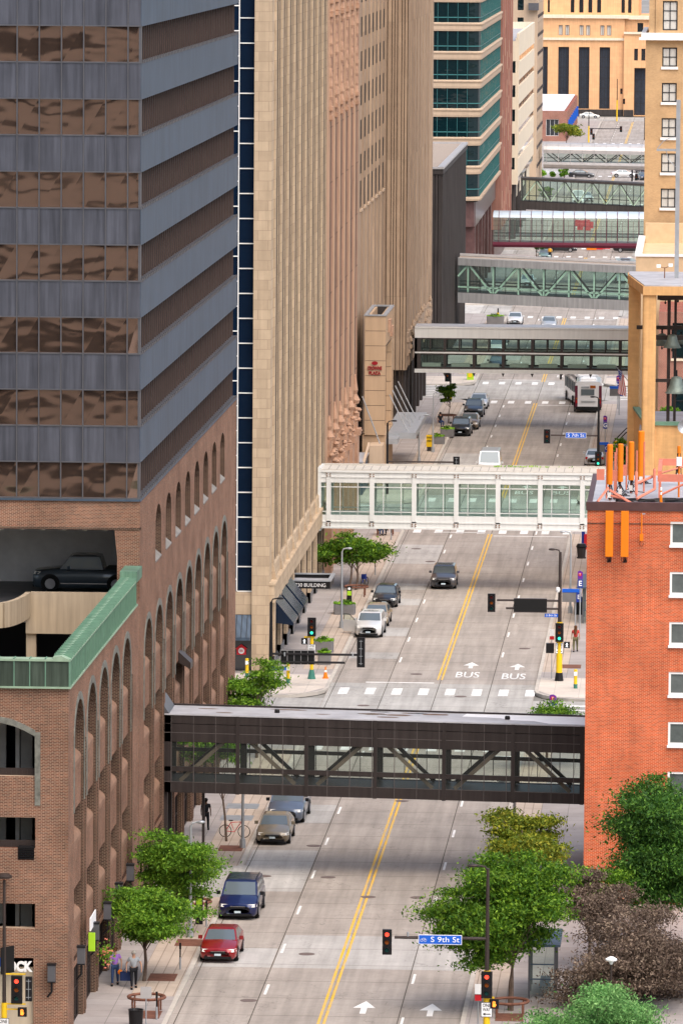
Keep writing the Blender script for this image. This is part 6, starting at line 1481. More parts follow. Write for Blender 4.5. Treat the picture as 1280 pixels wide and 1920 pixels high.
def planter(label, x, y, w_, d_, h, seed, box=True, flowers=True, n=420):
    t = thing('planter', label, 'planter', (x, y, .12), 0, 'flower planters on the left pavement'); rr = random.Random(seed)
    b = MB()
    if box: b.rbox(-w_ / 2, w_ / 2, -d_ / 2, d_ / 2, 0, h, .12)
    else: b.lathe([(w_ * .36, 0), (w_ * .5, h), (w_ * .46, h)], (0, 0, 0), 16)
    b.build('pot', 'planter_grey', t)
    for nm, mt_, nn, zz, sp in (('lime_foliage', 'leaf_lime', n, .12, 1.0), ('centre_foliage', 'leaf_deep', n // 3, .30, .5)):
        m_ = MB()
        for _ in range(nn):
            a = rr.uniform(0, 6.28); q = math.sqrt(rr.random()) * sp
            p = Vector((math.cos(a) * q * w_ * .52, math.sin(a) * q * d_ * .52, h + rr.uniform(-.08, zz))); s = rr.uniform(.06, .12)
            nn_ = Vector((rr.gauss(0, .6), rr.gauss(0, .6), 1)).normalized(); u = nn_.orthogonal().normalized(); v = nn_.cross(u)
            m_.quad(p - u * s, p - v * s * .7, p + u * s, p + v * s * .7)
        m_.build(nm, mt_, t)
for i, (px, py, w_, d_, h, lab) in enumerate([(606, 1222, 1.35, 1.3, .75, 'lime green planter box behind the yellow-posted signal'), (646, 1151, 1.5, 1.3, .72, 'lime green planter box beside the black pay station by the white suv'), (608, 1246, .85, .85, .8, 'smaller flower planter next to the orange cone'),
                                              (818, 832, 1.5, 1.3, .7, 'planter box behind the yellow PARK HERE sign'), (838, 818, 1.3, 1.3, .7, 'planter box second in line, by the first black suv'), (928, 607, 2.0, 1.8, .9, 'large square planter beside the white sedan beyond the fascia skyway')]):
    p = G(px, py, .12); planter(lab, p.x, p.y, w_, d_, h, i)
for px, py, lab in ((370, 1800, 'red flower basket hanging on the brick wall by the walkers'), ):
    x, y = -27.75, 289.6; t = thing('flower_basket', 'hanging basket of red flowers on the brick wall behind the walkers', 'flowers', (x, y, 2.0))
    rr = random.Random(5)
    for nm, mt_, n_ in (('leaves', 'leaf_mid', 160), ('petals', 'antenna_pink', 50)):
        m_ = MB()
        for _ in range(n_): p = Vector((rr.gauss(0, .18), rr.gauss(0, .18), rr.gauss(0, .25))); s = .07; m_.quad(p, p + Vector((s, 0, .03)), p + Vector((s, .02, s)), p + Vector((0, .03, s)))
        m_.build(nm, mt_, t)

# ================================================================ street furniture
def head(parent, x, z, lit, y=0, h=1.12, w=.42, back=False, name='signal_head', sub=3):
    b = MB(); b.rbox(x - w / 2, x + w / 2, y - .12, y + .08, z - h / 2, z + h / 2, .03); o = b.build(name, 'black_metal', parent)
    if back:
        g = MB()
        for k in range(1, sub + 1): g.box(x - .12, x + .12, y - .135, y - .12, z - h / 2 + h * (k - .5) / sub - .012, z - h / 2 + h * (k - .5) / sub + .012)
        g.box(x - .012, x + .012, y - .14, y - .12, z - h * .42, z + h * .42); g.build('back_ribs', 'galvanised', o); return o
    for k, nm in enumerate(('red', 'amber', 'green')):
        zz = z + h * .31 - k * h * .31; c = MB(); c.lathe([(.10, -.135), (.10, -.15), (.06, -.16)], (x, y, zz), 14, axis='y')
        c.build(nm + '_lens', ('lens_' if lit == nm and nm != 'amber' else 'lens_off_') + nm, o)
        v = MB()
        for a in range(0, 181, 20): p0, p1 = R(a), R(a + 20); (v.quad((x + .12 * math.cos(p0), y - .12, zz + .12 * math.sin(p0)), (x + .12 * math.cos(p1), y - .12, zz + .12 * math.sin(p1)), (x + .12 * math.cos(p1), y - .30, zz + .12 * math.sin(p1)), (x + .12 * math.cos(p0), y - .30, zz + .12 * math.sin(p0))) if a < 180 else None)
        v.build('visor', 'black_metal', o)
    return o
def ped(parent, x, z, lit='walk', y=-.05):
    b = MB(); b.rbox(x - .2, x + .2, y - .12, y + .1, z - .2, z + .2, .03); o = b.build('pedestrian_signal', 'black_metal', parent)
    c = MB()
    if lit == 'walk':
        c.box(x - .02, x + .03, y - .135, y - .125, z + .09, z + .14); c.extr([(x - .03, z + .08), (x + .04, z + .08), (x + .03, z - .03), (x - .02, z - .03)], 'y', y - .135, y - .125)
        c.extr([(x - .02, z - .03), (x + .01, z - .03), (x - .05, z - .14), (x - .08, z - .14)], 'y', y - .135, y - .125); c.extr([(x + .0, z - .03), (x + .03, z - .03), (x + .07, z - .14), (x + .04, z - .14)], 'y', y - .135, y - .125); c.box(x - .08, x + .08, y - .134, y - .126, z + .02, z + .045)
        c.build('walking_figure', 'lens_walk', o)
    else:
        c.box(x - .07, x + .06, y - .135, y - .125, z - .12, z + .02)
        for k in range(4): c.box(x - .07 + k * .034, x - .045 + k * .034, y - .135, y - .125, z + .02, z + .12 + (.02 if k in (1, 2) else 0))
        c.extr([(x + .06, z - .08), (x + .10, z - .02), (x + .08, z + .0), (x + .05, z - .04)], 'y', y - .135, y - .125); c.build('raised_hand', 'lens_hand', o)
def sgn(parent, x, z, w, h, mat, name='sign_plate', y=-.16, border=None):
    b = MB()
    if border: b.box(x - w / 2, x + w / 2, y, y + .02, z - h / 2, z + h / 2); o = b.build(name, border, parent); q = MB(); q.box(x - w / 2 + .025, x + w / 2 - .025, y - .004, y, z - h / 2 + .025, z + h / 2 - .025); q.build('face', mat, o)
    else: b.box(x - w / 2, x + w / 2, y, y + .02, z - h / 2, z + h / 2); o = b.build(name, mat, parent)
    return o
def oneway(parent, x, z, right, w=.52, h=.68):
    o = sgn(parent, x, z, w, h, 'sign_white', 'one_way_sign', border='sign_black'); y = -.168
    text('ONE', 'sign_black', o, (x, y, z + .19), .15, w=.36); text('WAY', 'sign_black', o, (x, y, z - .0), .15, w=.36)
    s = 1 if right else -1; a = MB(); a.extr([(x - .18 * s, z - .22), (x + .06 * s, z - .22), (x + .06 * s, z - .27), (x + .18 * s, z - .20), (x + .06 * s, z - .13), (x + .06 * s, z - .18), (x - .18 * s, z - .18)], 'y', y - .004, y); a.build('arrow', 'sign_black', o)
def pole(parent, z0, z1, r0, r1, mat, name='pole', x=0, y=0): b = MB(); b.tube([(x, y, z0), (x, y, z1)], [r0, r1], 12); return b.build(name, mat, parent)
def arm(parent, x1, z, mat, r=.07, x0=0, name='mast_arm', z1=None): b = MB(); b.tube([(x0, 0, z), (x1, 0, z if z1 is None else z1)], r, 8); return b.build(name, mat, parent)
def lamp_head(parent, x0, x1, z, mat, zc=None, th=.09):
    b = MB(); b.tube([(x0, 0, z - .3), (x0 + (x1 - x0) * .12, 0, z - .05), (x0 + (x1 - x0) * .45, 0, z)], .045, 7); o = b.build('lamp_arm', mat, parent)
    xa, xb = x0 + (x1 - x0) * .42, x1; c = MB(); m_ = (xa + xb) / 2; hl = abs(xb - xa) / 2
    c.lathe([(.05, -hl), (.13, -hl * .7), (.16, 0), (.14, hl * .6), (.05, hl)], (0, 0, 0), 12, axis='x'); c.v = [(x + m_, y, z_ * .5 + z) for x, y, z_ in c.v]; c.build('lamp_head', mat, parent, smooth=True)
def lx(px, d, x): return P(px, 1000, d).x - x
def lz(px, py, d, z0=.12): return P(px, py, d).z - z0
# A: right-hand mast at the near crossing
d = 280; X0 = P(913, 1760, d).x
t = thing('traffic_signal', 'brown traffic signal mast carrying the S 9th St sign, red light on', 'traffic signal', (X0, d, .12))
Zl = lambda px, py, dd=d: lz(px, py, dd)
pole(t, .3, Zl(913, 1820), .15, .15, 'signal_yellow', 'yellow_pole'); pole(t, 0, .4, .26, .20, 'black_metal', 'base'); pole(t, Zl(913, 1820), Zl(913, 1628), .10, .07, 'bronze_metal')
lamp_head(t, 0, lx(880, d, X0), Zl(900, 1623), 'bronze_metal')
arm(t, lx(745, d, X0), Zl(913, 1760), 'bronze_metal', .07)
head(t, lx(731, d, X0), Zl(731, 1766), 'red', h=1.14)
sx = (lx(790, d, X0) + lx(872, d, X0)) / 2; o = sgn(t, sx, Zl(831, 1761), 1.96, .44, 'sign_blue', 'street_sign', border='sign_white'); text('S 9th St', 'sign_white', o, (sx + .22, -.168, Zl(831, 1761)), .24, w=1.30)
c = MB(); bx, bz = sx - .75, Zl(831, 1761) - .03
for q in (-.08, .08): c.v += []; [c.box(bx + q + .06 * math.cos(R(a)) - .008, bx + q + .06 * math.cos(R(a)) + .008, -.172, -.166, bz + .06 * math.sin(R(a)) - .008, bz + .06 * math.sin(R(a)) + .008) for a in range(0, 360, 24)]
c.tube([(bx - .08, -.168, bz), (bx - .02, -.168, bz + .09), (bx + .06, -.168, bz + .09), (bx + .08, -.168, bz)], .008, 4); c.build('bicycle_symbol', 'sign_white', o)
head(t, 0, Zl(913, 1845), 'red', y=-.2, h=1.2, w=.5); ped(t, lx(934, d, X0), Zl(934, 1882), 'hand'); oneway(t, 0, Zl(913, 1892), False)
b = MB(); b.box(.1, lx(934, d, X0), -.05, .02, Zl(930, 1872), Zl(930, 1869)); b.build('bracket', 'signal_yellow', t)
c = MB(); c.tube([(lx(770, d, X0), 0, Zl(770, 1760)), (lx(770, d, X0), 0, Zl(770, 1748))], .05, 6); c.build('arm_camera', 'galvanised', t)
q = thing('bus_stop_sign', 'small white and red bus stop sign left of the S 9th St mast', 'sign', (P(896, 1860, 281).x, 281, .12)); pole(q, 0, lz(896, 1845, 281), .03, .03, 'galvanised'); sgn(q, 0, lz(896, 1855, 281), .3, .5, 'sign_white', y=-.05); sgn(q, 0, lz(896, 1870, 281), .3, .3, 'sign_red', y=-.05)
# B: left-hand mast at the near crossing
d = 278; X0 = P(16, 1800, d).x
t = thing('traffic_signal', 'traffic signal at the lower left corner on a yellow post, red light on', 'traffic signal', (X0, d - 1.6, .12))
d -= 1.6; Zl = lambda px, py, dd=d: lz(px, py, dd); X0 = t.location.x
pole(t, 0, Zl(16, 1880), .13, .13, 'signal_yellow', 'yellow_pole'); pole(t, Zl(16, 1880), Zl(16, 1650), .09, .06, 'bronze_metal'); b = MB(); b.lathe([(.34, Zl(16, 1646)), (.36, Zl(16, 1642)), (.2, Zl(16, 1638))], (0, 0, 0), 16); b.build('lamp_head', 'bronze_metal', t)
head(t, lx(34, d, X0), Zl(34, 1854), 'red', h=1.25, w=.5, y=-.15); head(t, lx(56, d, X0), Zl(56, 1854), 'none', h=1.1, w=.3, back=True)
for py in (1826, 1882, 1892): b = MB(); b.box(0, lx(50, d, X0), -.03, .03, Zl(16, py) - .03, Zl(16, py) + .03); b.build('bracket', 'signal_yellow', t)
b = MB(); b.prism([(-.15, -.2), (.35, .5), (.40, .46), (-.10, -.24)], Zl(20, 1826), Zl(20, 1776)); b.build('side_sign', 'sign_black', t)
b = MB(); b.box(-.6, -.05, -.1, -.08, Zl(10, 1812), Zl(10, 1795)); b.build('street_sign', 'sign_blue', t)
ped(t, lx(44, d, X0), Zl(44, 1897), 'none' if False else 'hand'); oneway(t, -.02, Zl(16, 1922), False)
# C: right-hand mast at the second crossing
d = 408.5; X0 = P(1048, 1200, d).x; t = thing('traffic_signal', 'brown signal mast with a black message board and S 8th St sign, green light on', 'traffic signal', (X0, d, .12)); Zl = lambda px, py, dd=d: lz(px, py, dd)
pole(t, 0, .55, .30, .22, 'black_metal', 'base'); pole(t, .5, Zl(1048, 1166), .20, .19, 'signal_yellow', 'yellow_pole'); pole(t, Zl(1048, 1166), Zl(1050, 1035), .13, .09, 'bronze_metal'); lamp_head(t, 0, lx(1028, d, X0), Zl(1030, 1030), 'bronze_metal')
arm(t, lx(932, d, X0), Zl(1000, 1126), 'bronze_metal', .07); arm(t, lx(949, d, X0), Zl(1000, 1141), 'bronze_metal', .07, name='lower_arm')
b = MB(); b.box(lx(964, d, X0), lx(1026, d, X0), -.3, -.08, Zl(1000, 1147), Zl(1000, 1122)); o = b.build('message_board', 'sign_black', t); c = MB(); c.box(lx(964, d, X0), lx(1026, d, X0), -.31, -.07, Zl(1000, 1123), Zl(1000, 1121.5)); c.box(lx(964, d, X0), lx(1026, d, X0), -.31, -.07, Zl(1000, 1147.5), Zl(1000, 1146)); c.build('board_frame', 'fin_brown', o)
head(t, lx(922, d, X0), Zl(922, 1130), 'none', h=1.2, w=.5); head(t, 0, Zl(1048, 1185), 'green', y=-.25, h=1.22, w=.54); ped(t, lx(1064, d, X0), Zl(1064, 1209)); oneway(t, 0, Zl(1048, 1215), True, .5, .7)
o = sgn(t, (lx(1022, d, X0) + lx(1047, d, X0)) / 2, Zl(1034, 1153.5), .86, .22, 'sign_blue', 'street_sign'); text('S 8th St', 'sign_white', o, ((lx(1022, d, X0) + lx(1047, d, X0)) / 2, -.168, Zl(1034, 1153.5)), .12, w=.7)
b = MB(); b.box(lx(1025, d, X0), lx(1040, d, X0), -.2, .2, Zl(1032, 1224), Zl(1032, 1206)); b.build('side_signal', 'black_metal', t)
b = MB(); b.lathe([(.10, Zl(1047, 1110)), (.15, Zl(1047, 1106)), (.12, Zl(1047, 1101))], (-.12, -.05, 0), 12); b.build('camera_dome', 'sign_white', t)
q = thing('bus_stop_sign', 'white over red stop sign left of the S 8th St mast', 'sign', (P(1034, 1190, 409.5).x, 409.5, .12)); dd = 409.5; pole(q, 0, lz(1034, 1180, dd), .025, .025, 'galvanised'); sgn(q, 0, lz(1034, 1186, dd), .3, .42, 'sign_white', y=-.05); sgn(q, 0, lz(1034, 1196, dd), .3, .22, 'sign_red', y=-.05)
# D: left-hand mast at the second crossing (seen from behind)
d = 403.7; X0 = P(508, 1200, d).x; t = thing('traffic_signal', 'black double-armed signal mast seen from behind in front of the tan block', 'traffic signal', (X0, d, .12)); Zl = lambda px, py, dd=d: lz(px, py, dd)
pole(t, 0, Zl(508, 1128), .16, .08, 'black_metal'); lamp_head(t, 0, lx(533, d, X0), Zl(520, 1122), 'black_metal')
arm(t, lx(672, d, X0), Zl(600, 1227), 'black_metal', .075); arm(t, lx(648, d, X0), Zl(600, 1242), 'black_metal', .075, name='lower_arm')
b = MB(); b.box(lx(527, d, X0), lx(591, d, X0), .08, .3, Zl(560, 1246), Zl(560, 1219)); o = b.build('message_board', 'sign_black', t)
c = MB()
for k in range(6): x = lx(527, d, X0) + k * (lx(591, d, X0) - lx(527, d, X0)) / 5; c.box(x - .012, x + .012, .06, .08, Zl(560, 1246), Zl(560, 1219))
c.box(lx(527, d, X0), lx(591, d, X0), .06, .08, Zl(560, 1220), Zl(560, 1219)); c.build('board_seams', 'bridge_silver', o)
head(t, lx(678, d, X0), Zl(678, 1223), 'none', h=1.95, w=.52, back=True, sub=4)
for k in range(9): b = MB(); b.box(lx(535 + k * 16, d, X0) - .04, lx(535 + k * 16, d, X0) + .04, -.1, .1, Zl(600, 1231), Zl(600, 1224)); b.build('arm_clamp', 'galvanised', t) if k in (0, 8) else None
sgn(t, lx(524, d, X0), Zl(524, 1253), 1.0, .22, 'sign_blue', 'street_sign')
# E
p = G(584, 1273, .12); d = p.y; X0 = p.x; t = thing('traffic_signal', 'yellow post signal with green base on the left corner, green light on', 'traffic signal', (X0, d, .12)); Zl = lambda px, py, dd=d: lz(px, py, dd)
b = MB(); b.tube([(0, 0, 0), (0, 0, .15), (0, 0, .62)], [.27, .24, .14], 12); b.build('base', 'signal_green_base', t); pole(t, .6, Zl(584, 1193), .115, .115, 'signal_yellow', 'yellow_pole')
head(t, 0, Zl(585, 1175), 'green', y=-.1, h=1.22, w=.55); ped(t, lx(572, d, X0), Zl(572, 1202)); oneway(t, 0, Zl(584, 1216), True, .52, .62); b = MB(); b.box(-.5, .2, -.03, .03, Zl(584, 1196), Zl(584, 1193)); b.build('bracket', 'signal_yellow', t)
# F
d = 534; X0 = P(1121, 817, d).x; t = thing('traffic_signal', 'dark signal mast carrying the S 7th St sign, green light on', 'traffic signal', (X0, d, .12)); Zl = lambda px, py, dd=d: lz(px, py, dd)
pole(t, 0, Zl(1121, 870), .17, .17, 'signal_yellow', 'yellow_pole'); pole(t, Zl(1121, 870), Zl(1121, 748), .13, .08, 'black_metal'); lamp_head(t, 0, lx(1103, d, X0), Zl(1110, 744), 'black_metal'); arm(t, lx(1030, d, X0), Zl(1121, 817), 'bronze_metal', .07)
head(t, lx(1023, d, X0), Zl(1023, 818), 'none', h=1.2, w=.54); head(t, 0, Zl(1120, 860), 'green', y=-.2, h=1.2, w=.55)
sx = (lx(1058, d, X0) + lx(1096, d, X0)) / 2; o = sgn(t, sx, Zl(1077, 816), 1.75, .46, 'sign_blue', 'street_sign', border='sign_white'); text('S 7th St', 'sign_white', o, (sx, -.168, Zl(1077, 816)), .27, w=1.42)
# G
d = 534; X0 = P(726, 830, d).x; t = thing('traffic_signal', 'black signal mast beside the hotel canopy, its arm low over the street', 'traffic signal', (X0, d, .12)); Zl = lambda px, py, dd=d: lz(px, py, dd)
pole(t, 0, Zl(726, 793), .12, .08, 'black_metal'); lamp_head(t, 0, lx(742, d, X0), Zl(735, 789), 'black_metal'); arm(t, lx(850, d, X0), Zl(790, 866), 'bronze_metal', .07); head(t, lx(854, d, X0), Zl(854, 866), 'none', h=.9, w=.55, back=True)
# signals farther up the street
def small_signal(label, px, py0, py1, d, arm_px=None, hp=(), yellow=False, arm_py=None):
    X0 = P(px, (py0 + py1) / 2, d).x; t = thing('traffic_signal', label, 'traffic signal', (X0, d, .12), 0, 'traffic signals farther up the street'); z1 = lz(px, py0, d)
    pole(t, 0, z1 * (.5 if yellow else 1), .16, .14, 'signal_yellow' if yellow else 'black_metal'); pole(t, z1 * .5, z1, .1, .08, 'black_metal', 'upper_pole') if yellow else None
    if arm_px: arm(t, lx(arm_px, d, X0), lz(px, arm_py or py0 + 4, d), 'black_metal', .08)
    for hx, hy in hp: head(t, lx(hx, d, X0), lz(hx, hy, d), 'none', h=1.2, w=.5, y=-.15)
small_signal('yellow corner signal post beyond the sparse tree by the parked cars', 844, 700, 742, 634, hp=((836, 704),), yellow=True)
small_signal('yellow signal post by the large planter beyond the fascia skyway', 933, 578, 600, 758, hp=(), yellow=True)
small_signal('thin black lamp mast right of the crossing beyond the fascia skyway', 1170, 562, 610, 790, arm_px=1158, arm_py=563)
small_signal('signal mast with a long arm at the last crossing before the hall', 1103, 205, 268, 1285, arm_px=1155, arm_py=241, hp=((1155, 242), (1104, 256), (1100, 247)), yellow=True)
small_signal('yellow signal post in front of the sandstone hall', 1156, 148, 214, 1404, hp=((1155, 171), (1160, 190)), yellow=True)
small_signal('signal head on the right at the last crossing', 1208, 221, 268, 1300, hp=((1203.5, 230),))
small_signal('signal post by the white car at the far avenue crossing', 1184, 318, 345, 1116, hp=((1184.5, 332),))
# street lamps
def lamp(label, px, py, ytop, px_end, d=None, mat='galvanised', r=.09):
    p = G(px, py, .12); t = thing('street_lamp', label, 'street lamp', (p.x, p.y, .12), 0, 'grey street lamps'); dd = p.y
    pole(t, 0, .5, .17, .15, mat, 'base'); pole(t, .4, lz(px, ytop + 6, dd), r, r * .6, mat); lamp_head(t, 0, lx(px_end, dd, p.x), lz(px, ytop, dd), mat)
lamp('grey street lamp by the planter left of the white suv', 640, 1178, 1028, 660)
lamp('grey street lamp against the brown skyway, right side', 963, 1596, 1464, 935)
lamp('pale street lamp rising from the left tree by the brown skyway', 357, 1757, 1541, 387)
lamp('grey street lamp on a boxy base under the brown skyway, left', 455, 1590, 1395, 480)
lamp('grey street lamp in front of the bus shelter roof beyond the second crossing', 1068, 1150, 997, 1048)
lamp('grey street lamp at the kerb beyond the hotel canopy', 785, 868, 778, 803)
lamp('slim grey lamp mast beside the PARK HERE sign', 811, 848, 736, 820)
lamp('grey street lamp standing between the maroon and the narrow-paned skyway', 1015, 420, 384, 1026)
t = thing('park_lamp', 'mushroom-topped park lamp standing in the plum tree', 'lamp', (P(1145, 1800, 284).x, 284, .12)); pole(t, 0, lz(1145, 1808, 284), .05, .045, 'bronze_metal'); b = MB(); z = lz(1145, 1802, 284); b.lathe([(.06, z - .15), (.12, z - .02), (.26, z + .03), (.27, z + .10), (.1, z + .2)], (0, 0, 0), 16); b.build('lamp_shade', 'sign_white', t)
# wall lanterns on the brick
def lantern(label, x, y, z, sgn_=1):
    t = thing('wall_lantern', label, 'lantern', (x, y, z), 0, 'box lanterns on the brick walls')
    b = MB(); b.box(-.17, .17, -.17, .17, 0, .72); b.build('glass_box', 'mullion', t); b = MB(); b.box(-.2, .2, -.2, .2, .72, .80); b.box(-.18, .18, -.18, .18, -.06, 0); b.tube([(0, 0, -.06), (0, 0, -.5), (-.2 * sgn_, .1, -.75)], .05, 6); b.build('bracket', 'black_metal', t)
for i in range(6):
    yy = 278.9 + 5.8 * i if i else 278.2
    lantern(['box lantern on the brick pier at the very corner', 'box lantern by the lime green sign', 'box lantern behind the walkers', 'box lantern at the edge of the nearest tree', 'box lantern above the second tree', 'box lantern beyond the second tree, farthest'][i], -27.72, yy, 3.5)
lantern('box lantern mounted on the front face of the brick garage', P(97, 1820, 276.6).x, 276.7, lz(97, 1835, 276.6))
t = thing('green_blade_sign', 'lime green blade sign with a white panel on the brick wall', 'sign', (-27.9, 283.2, 3.2)); b = MB(); b.rbox(0, .45, -.04, .04, 0, 1.1, .03); b.build('green_blade', 'leaf_lime' if False else 'signal_green', t) if False else None
plain('lime_sign', (.36, .62, .03), .5, var=0)
b = MB(); b.rbox(0, .32, -.04, .04, 0, .85, .03); b.build('green_blade', 'lime_sign', t); b = MB(); b.box(.05, .1, .1, 2.6, .9, 1.5); b.build('white_panel', 'sign_white', t)
# bollards, cone, meters, pay stations, bins
for px, py, lab in ((540, 1281, 'yellow bollard right of the S 8th corner sign, left pavement'), (463, 1270, 'yellow bollard leftmost, before the corner shop'), (1078, 1291, 'yellow bollard with a white cap on the right corner')):
    p = G(px, py, .12); t = thing('bollard', lab, 'bollard', (p.x, p.y, .12), 0, 'yellow crossing bollards'); b = MB(); b.tube([(0, 0, .3), (0, 0, 1.25)], .11, 12); b.build('post', 'signal_yellow', t); b = MB(); b.tube([(0, 0, 0), (0, 0, .3)], .125, 12); b.build('base', 'signal_green_base', t); b = MB(); b.box(-.1, .1, -.14, -.08, .85, 1.1); b.build('push_button', 'sign_white', t)
p = G(610, 1272, .12); t = thing('traffic_cone', 'orange traffic cone with a white band at the kerb corner', 'cone', (p.x, p.y, .12))
b = MB(); b.box(-.2, .2, -.2, .2, 0, .05); b.tube([(0, 0, .05), (0, 0, .42)], [.16, .09], 12); b.tube([(0, 0, .56), (0, 0, .78)], [.065, .03], 12); b.build('cone', 'antenna_orange', t); b = MB(); b.tube([(0, 0, .42), (0, 0, .56)], [.09, .065], 12); b.build('white_band', 'sign_white', t)
for px, py, lab in ((383, 1733, 'black pay station with a lime label behind the navy minivan'), (661, 1142, 'black pay station with a lime label by the dark sedan')):
    p = G(px, py, .12); t = thing('pay_station', lab, 'pay station', (p.x - .25, p.y, .12), 0, 'parking pay stations'); b = MB(); b.rbox(-.18, .18, -.12, .12, 0, 1.65, .05); b.build('cabinet', 'sign_black', t); b = MB(); b.box(-.14, .14, -.13, -.12, 1.0, 1.32); b.build('label_panel', 'lime_sign', t); b = MB(); b.lathe([(.10, -.135), (.10, -.12)], (0, 0, 1.48), 14, axis='y'); b.build('emblem', 'sign_white', t)
for px, py, lab in ((338, 1818, 'thin bike loop post beside the red sedan'), (387, 1738, 'thin bike loop post beside the navy minivan'), (294, 1912, 'thin post by the ring bench nearest the camera'), (703, 1078, 'thin post by the dark sedan'), (733, 1013, 'thin post under the white skyway')):
    p = G(px, py, .12); t = thing('meter_post', lab, 'post', (p.x, p.y, .12), 0, 'slim posts along the left kerb'); pole(t, 0, .6, .05, .05, 'galvanised', 'sleeve'); pole(t, .6, 1.25, .035, .035, 'black_metal'); b = MB(); b.box(-.05, .05, -.03, .03, 1.0, 1.3); b.build('marker', 'sign_black', t)
p = G(274, 1925, .12); t = thing('sign_board', 'square grey sign back on a post near the ring bench', 'sign', (p.x, p.y, .12)); pole(t, 0, lz(274, 1850, p.y), .03, .03, 'galvanised'); b = MB(); b.box(-.25, .25, -.03, -.01, lz(274, 1872, p.y), lz(274, 1850, p.y)); b.build('board', 'bridge_silver', t)
p = G(255, 1925, .12); b = MB(); b.lathe([(.30, 0), (.34, .75), (.36, .8), (.30, .8), (.25, .7)], (0, 0, 0), 18); tag(b.build('litter_bin', 'black_metal', loc=p), 'round dark litter bin at the bottom edge of the left pavement', 'bin')
p = G(1089, 1047, .12); t = thing('litter_bin', 'dark green litter bin with lid beside the brick corner', 'bin', p); b = MB(); b.lathe([(.34, 0), (.36, .1), (.30, .12), (.36, .85)], (0, 0, 0), 16); b.build('drum', 'signal_green_base' if False else 'rib_dark', t); b = MB(); b.lathe([(.40, .85), (.42, .95), (.3, 1.15)], (0, 0, 0), 16); b.build('lid', 'black_metal', t)
p = G(1091, 1040, .12); t = thing('news_box', 'red news box with a blue panel by the brick corner', 'box', (p.x + .3, p.y + 4, .12)); b = MB(); b.box(-.25, .4, -.3, .3, 0, 1.2); b.build('box', 'sign_red', t); b = MB(); b.box(-.45, -.2, -.2, .2, 0, 2.2); b.build('panel', 'sign_navy', t)
p = G(1084, 1152, .12); b = MB(); b.rbox(-.32, .32, -.3, .3, 0, 1.25, .08); tag(b.build('litter_bin', 'sign_black', loc=p), 'tall black bin beside the bus shelter', 'bin')
# ring benches and tree pits
def ringbench(label, px, py):
    p = G(px, py, .12); t = thing('ring_bench', label, 'bench', (p.x, p.y, .12), 0, 'ring benches round the tree pits')
    b = MB(); [b.tube([(.85 * math.cos(R(a)), .85 * math.sin(R(a)), .72), (.85 * math.cos(R(a + 20)), .85 * math.sin(R(a + 20)), .72)], .07, 6) for a in range(0, 360, 20)]; b.build('rail', 'rust', t)
    for a in (45, 135, 225, 315): b = MB(); b.tube([(.85 * math.cos(R(a)), .85 * math.sin(R(a)), 0), (.85 * math.cos(R(a)), .85 * math.sin(R(a)), .72)], .045, 6); b.build('leg', 'rust', t)
ringbench('rust brown ring bench nearest the camera on the left', 275, 1898); ringbench('rust brown ring bench by the pay station', 364, 1716); ringbench('ring bench round the double-stemmed tree', 668, 1118); ringbench('ring bench at the foot of the maple', 955, 1906); ringbench('ring bench beyond the double-stemmed tree near the white skyway', 722, 1003); ringbench('ring bench by the first black suv row', 838, 792)
for i, (px, py) in enumerate(((305, 1833), (275, 1903), (433, 1591), (355, 1768), (955, 1908), (1070, 1250))):
    p = G(px, py, .12); b = MB(); b.box(-.65, .65, -1.0, 1.0, .012, .022); tag(b.build('tree_grate', 'rust', loc=(p.x, p.y, .12)), 'rusty tree grate ' + ['under the second trunk by the walkers', 'beneath the nearest ring bench', 'beside the bicycle', 'near the red sedan', 'at the foot of the maple', 'near the S 8th St mast'][i], 'tree grate', 'rusty tree grates')
for px, py in ((335 / 1, 1503), (430, 1530)):
    pass
for i, (px, py) in enumerate(((455, 1512), (444, 1534))):
    p = G(px, py, .12); b = MB(); b.box(-.9, .9, -1.0, 1.0, .012, .02); tag(b.build('vent_grating', 'galvanised', loc=(p.x, p.y, .12)), ['dark square pavement grating under the brown skyway, farther one', 'dark square pavement grating behind the bicycle, nearer one'][i], 'grating', 'pavement gratings')
# bicycle
p = G(440, 1570, .12); t = thing('bicycle', 'bicycle leaning across the thin tree trunk', 'bicycle', (p.x, p.y, .12), R(-8))
for x in (-.52, .52):
    b = MB(); [b.tube([(x + .33 * math.cos(R(a)), 0, .34 + .33 * math.sin(R(a))), (x + .33 * math.cos(R(a + 20)), 0, .34 + .33 * math.sin(R(a + 20)))], .022, 5) for a in range(0, 360, 20)]; b.build('wheel', 'tyre', t)
b = MB(); b.tube([(-.52, 0, .34), (-.2, 0, .82), (.38, 0, .86), (.52, 0, .34)], .022, 5); b.tube([(-.2, 0, .82), (-.02, 0, .3), (.38, 0, .86)], .022, 5); b.tube([(-.52, 0, .34), (-.02, 0, .3)], .02, 5); b.build('frame', 'sign_red', t)
b = MB(); b.tube([(.36, -.2, 1.0), (.36, .2, 1.0)], .02, 5); b.tube([(.38, 0, .86), (.36, 0, 1.0)], .02, 5); b.build('handlebar', 'chrome', t); b = MB(); b.box(-.32, -.10, -.06, .06, .9, .95); b.build('saddle', 'sign_black', t)
p = G(683, 1100, .12); t = thing('bicycle', 'dark bicycle locked to a loop behind the dark sedan', 'bicycle', (p.x, p.y, .12), R(75))
for x in (-.5, .5): b = MB(); [b.tube([(x + .33 * math.cos(R(a)), 0, .34 + .33 * math.sin(R(a))), (x + .33 * math.cos(R(a + 20)), 0, .34 + .33 * math.sin(R(a + 20)))], .03, 5) for a in range(0, 360, 20)]; b.build('wheel', 'tyre', t)
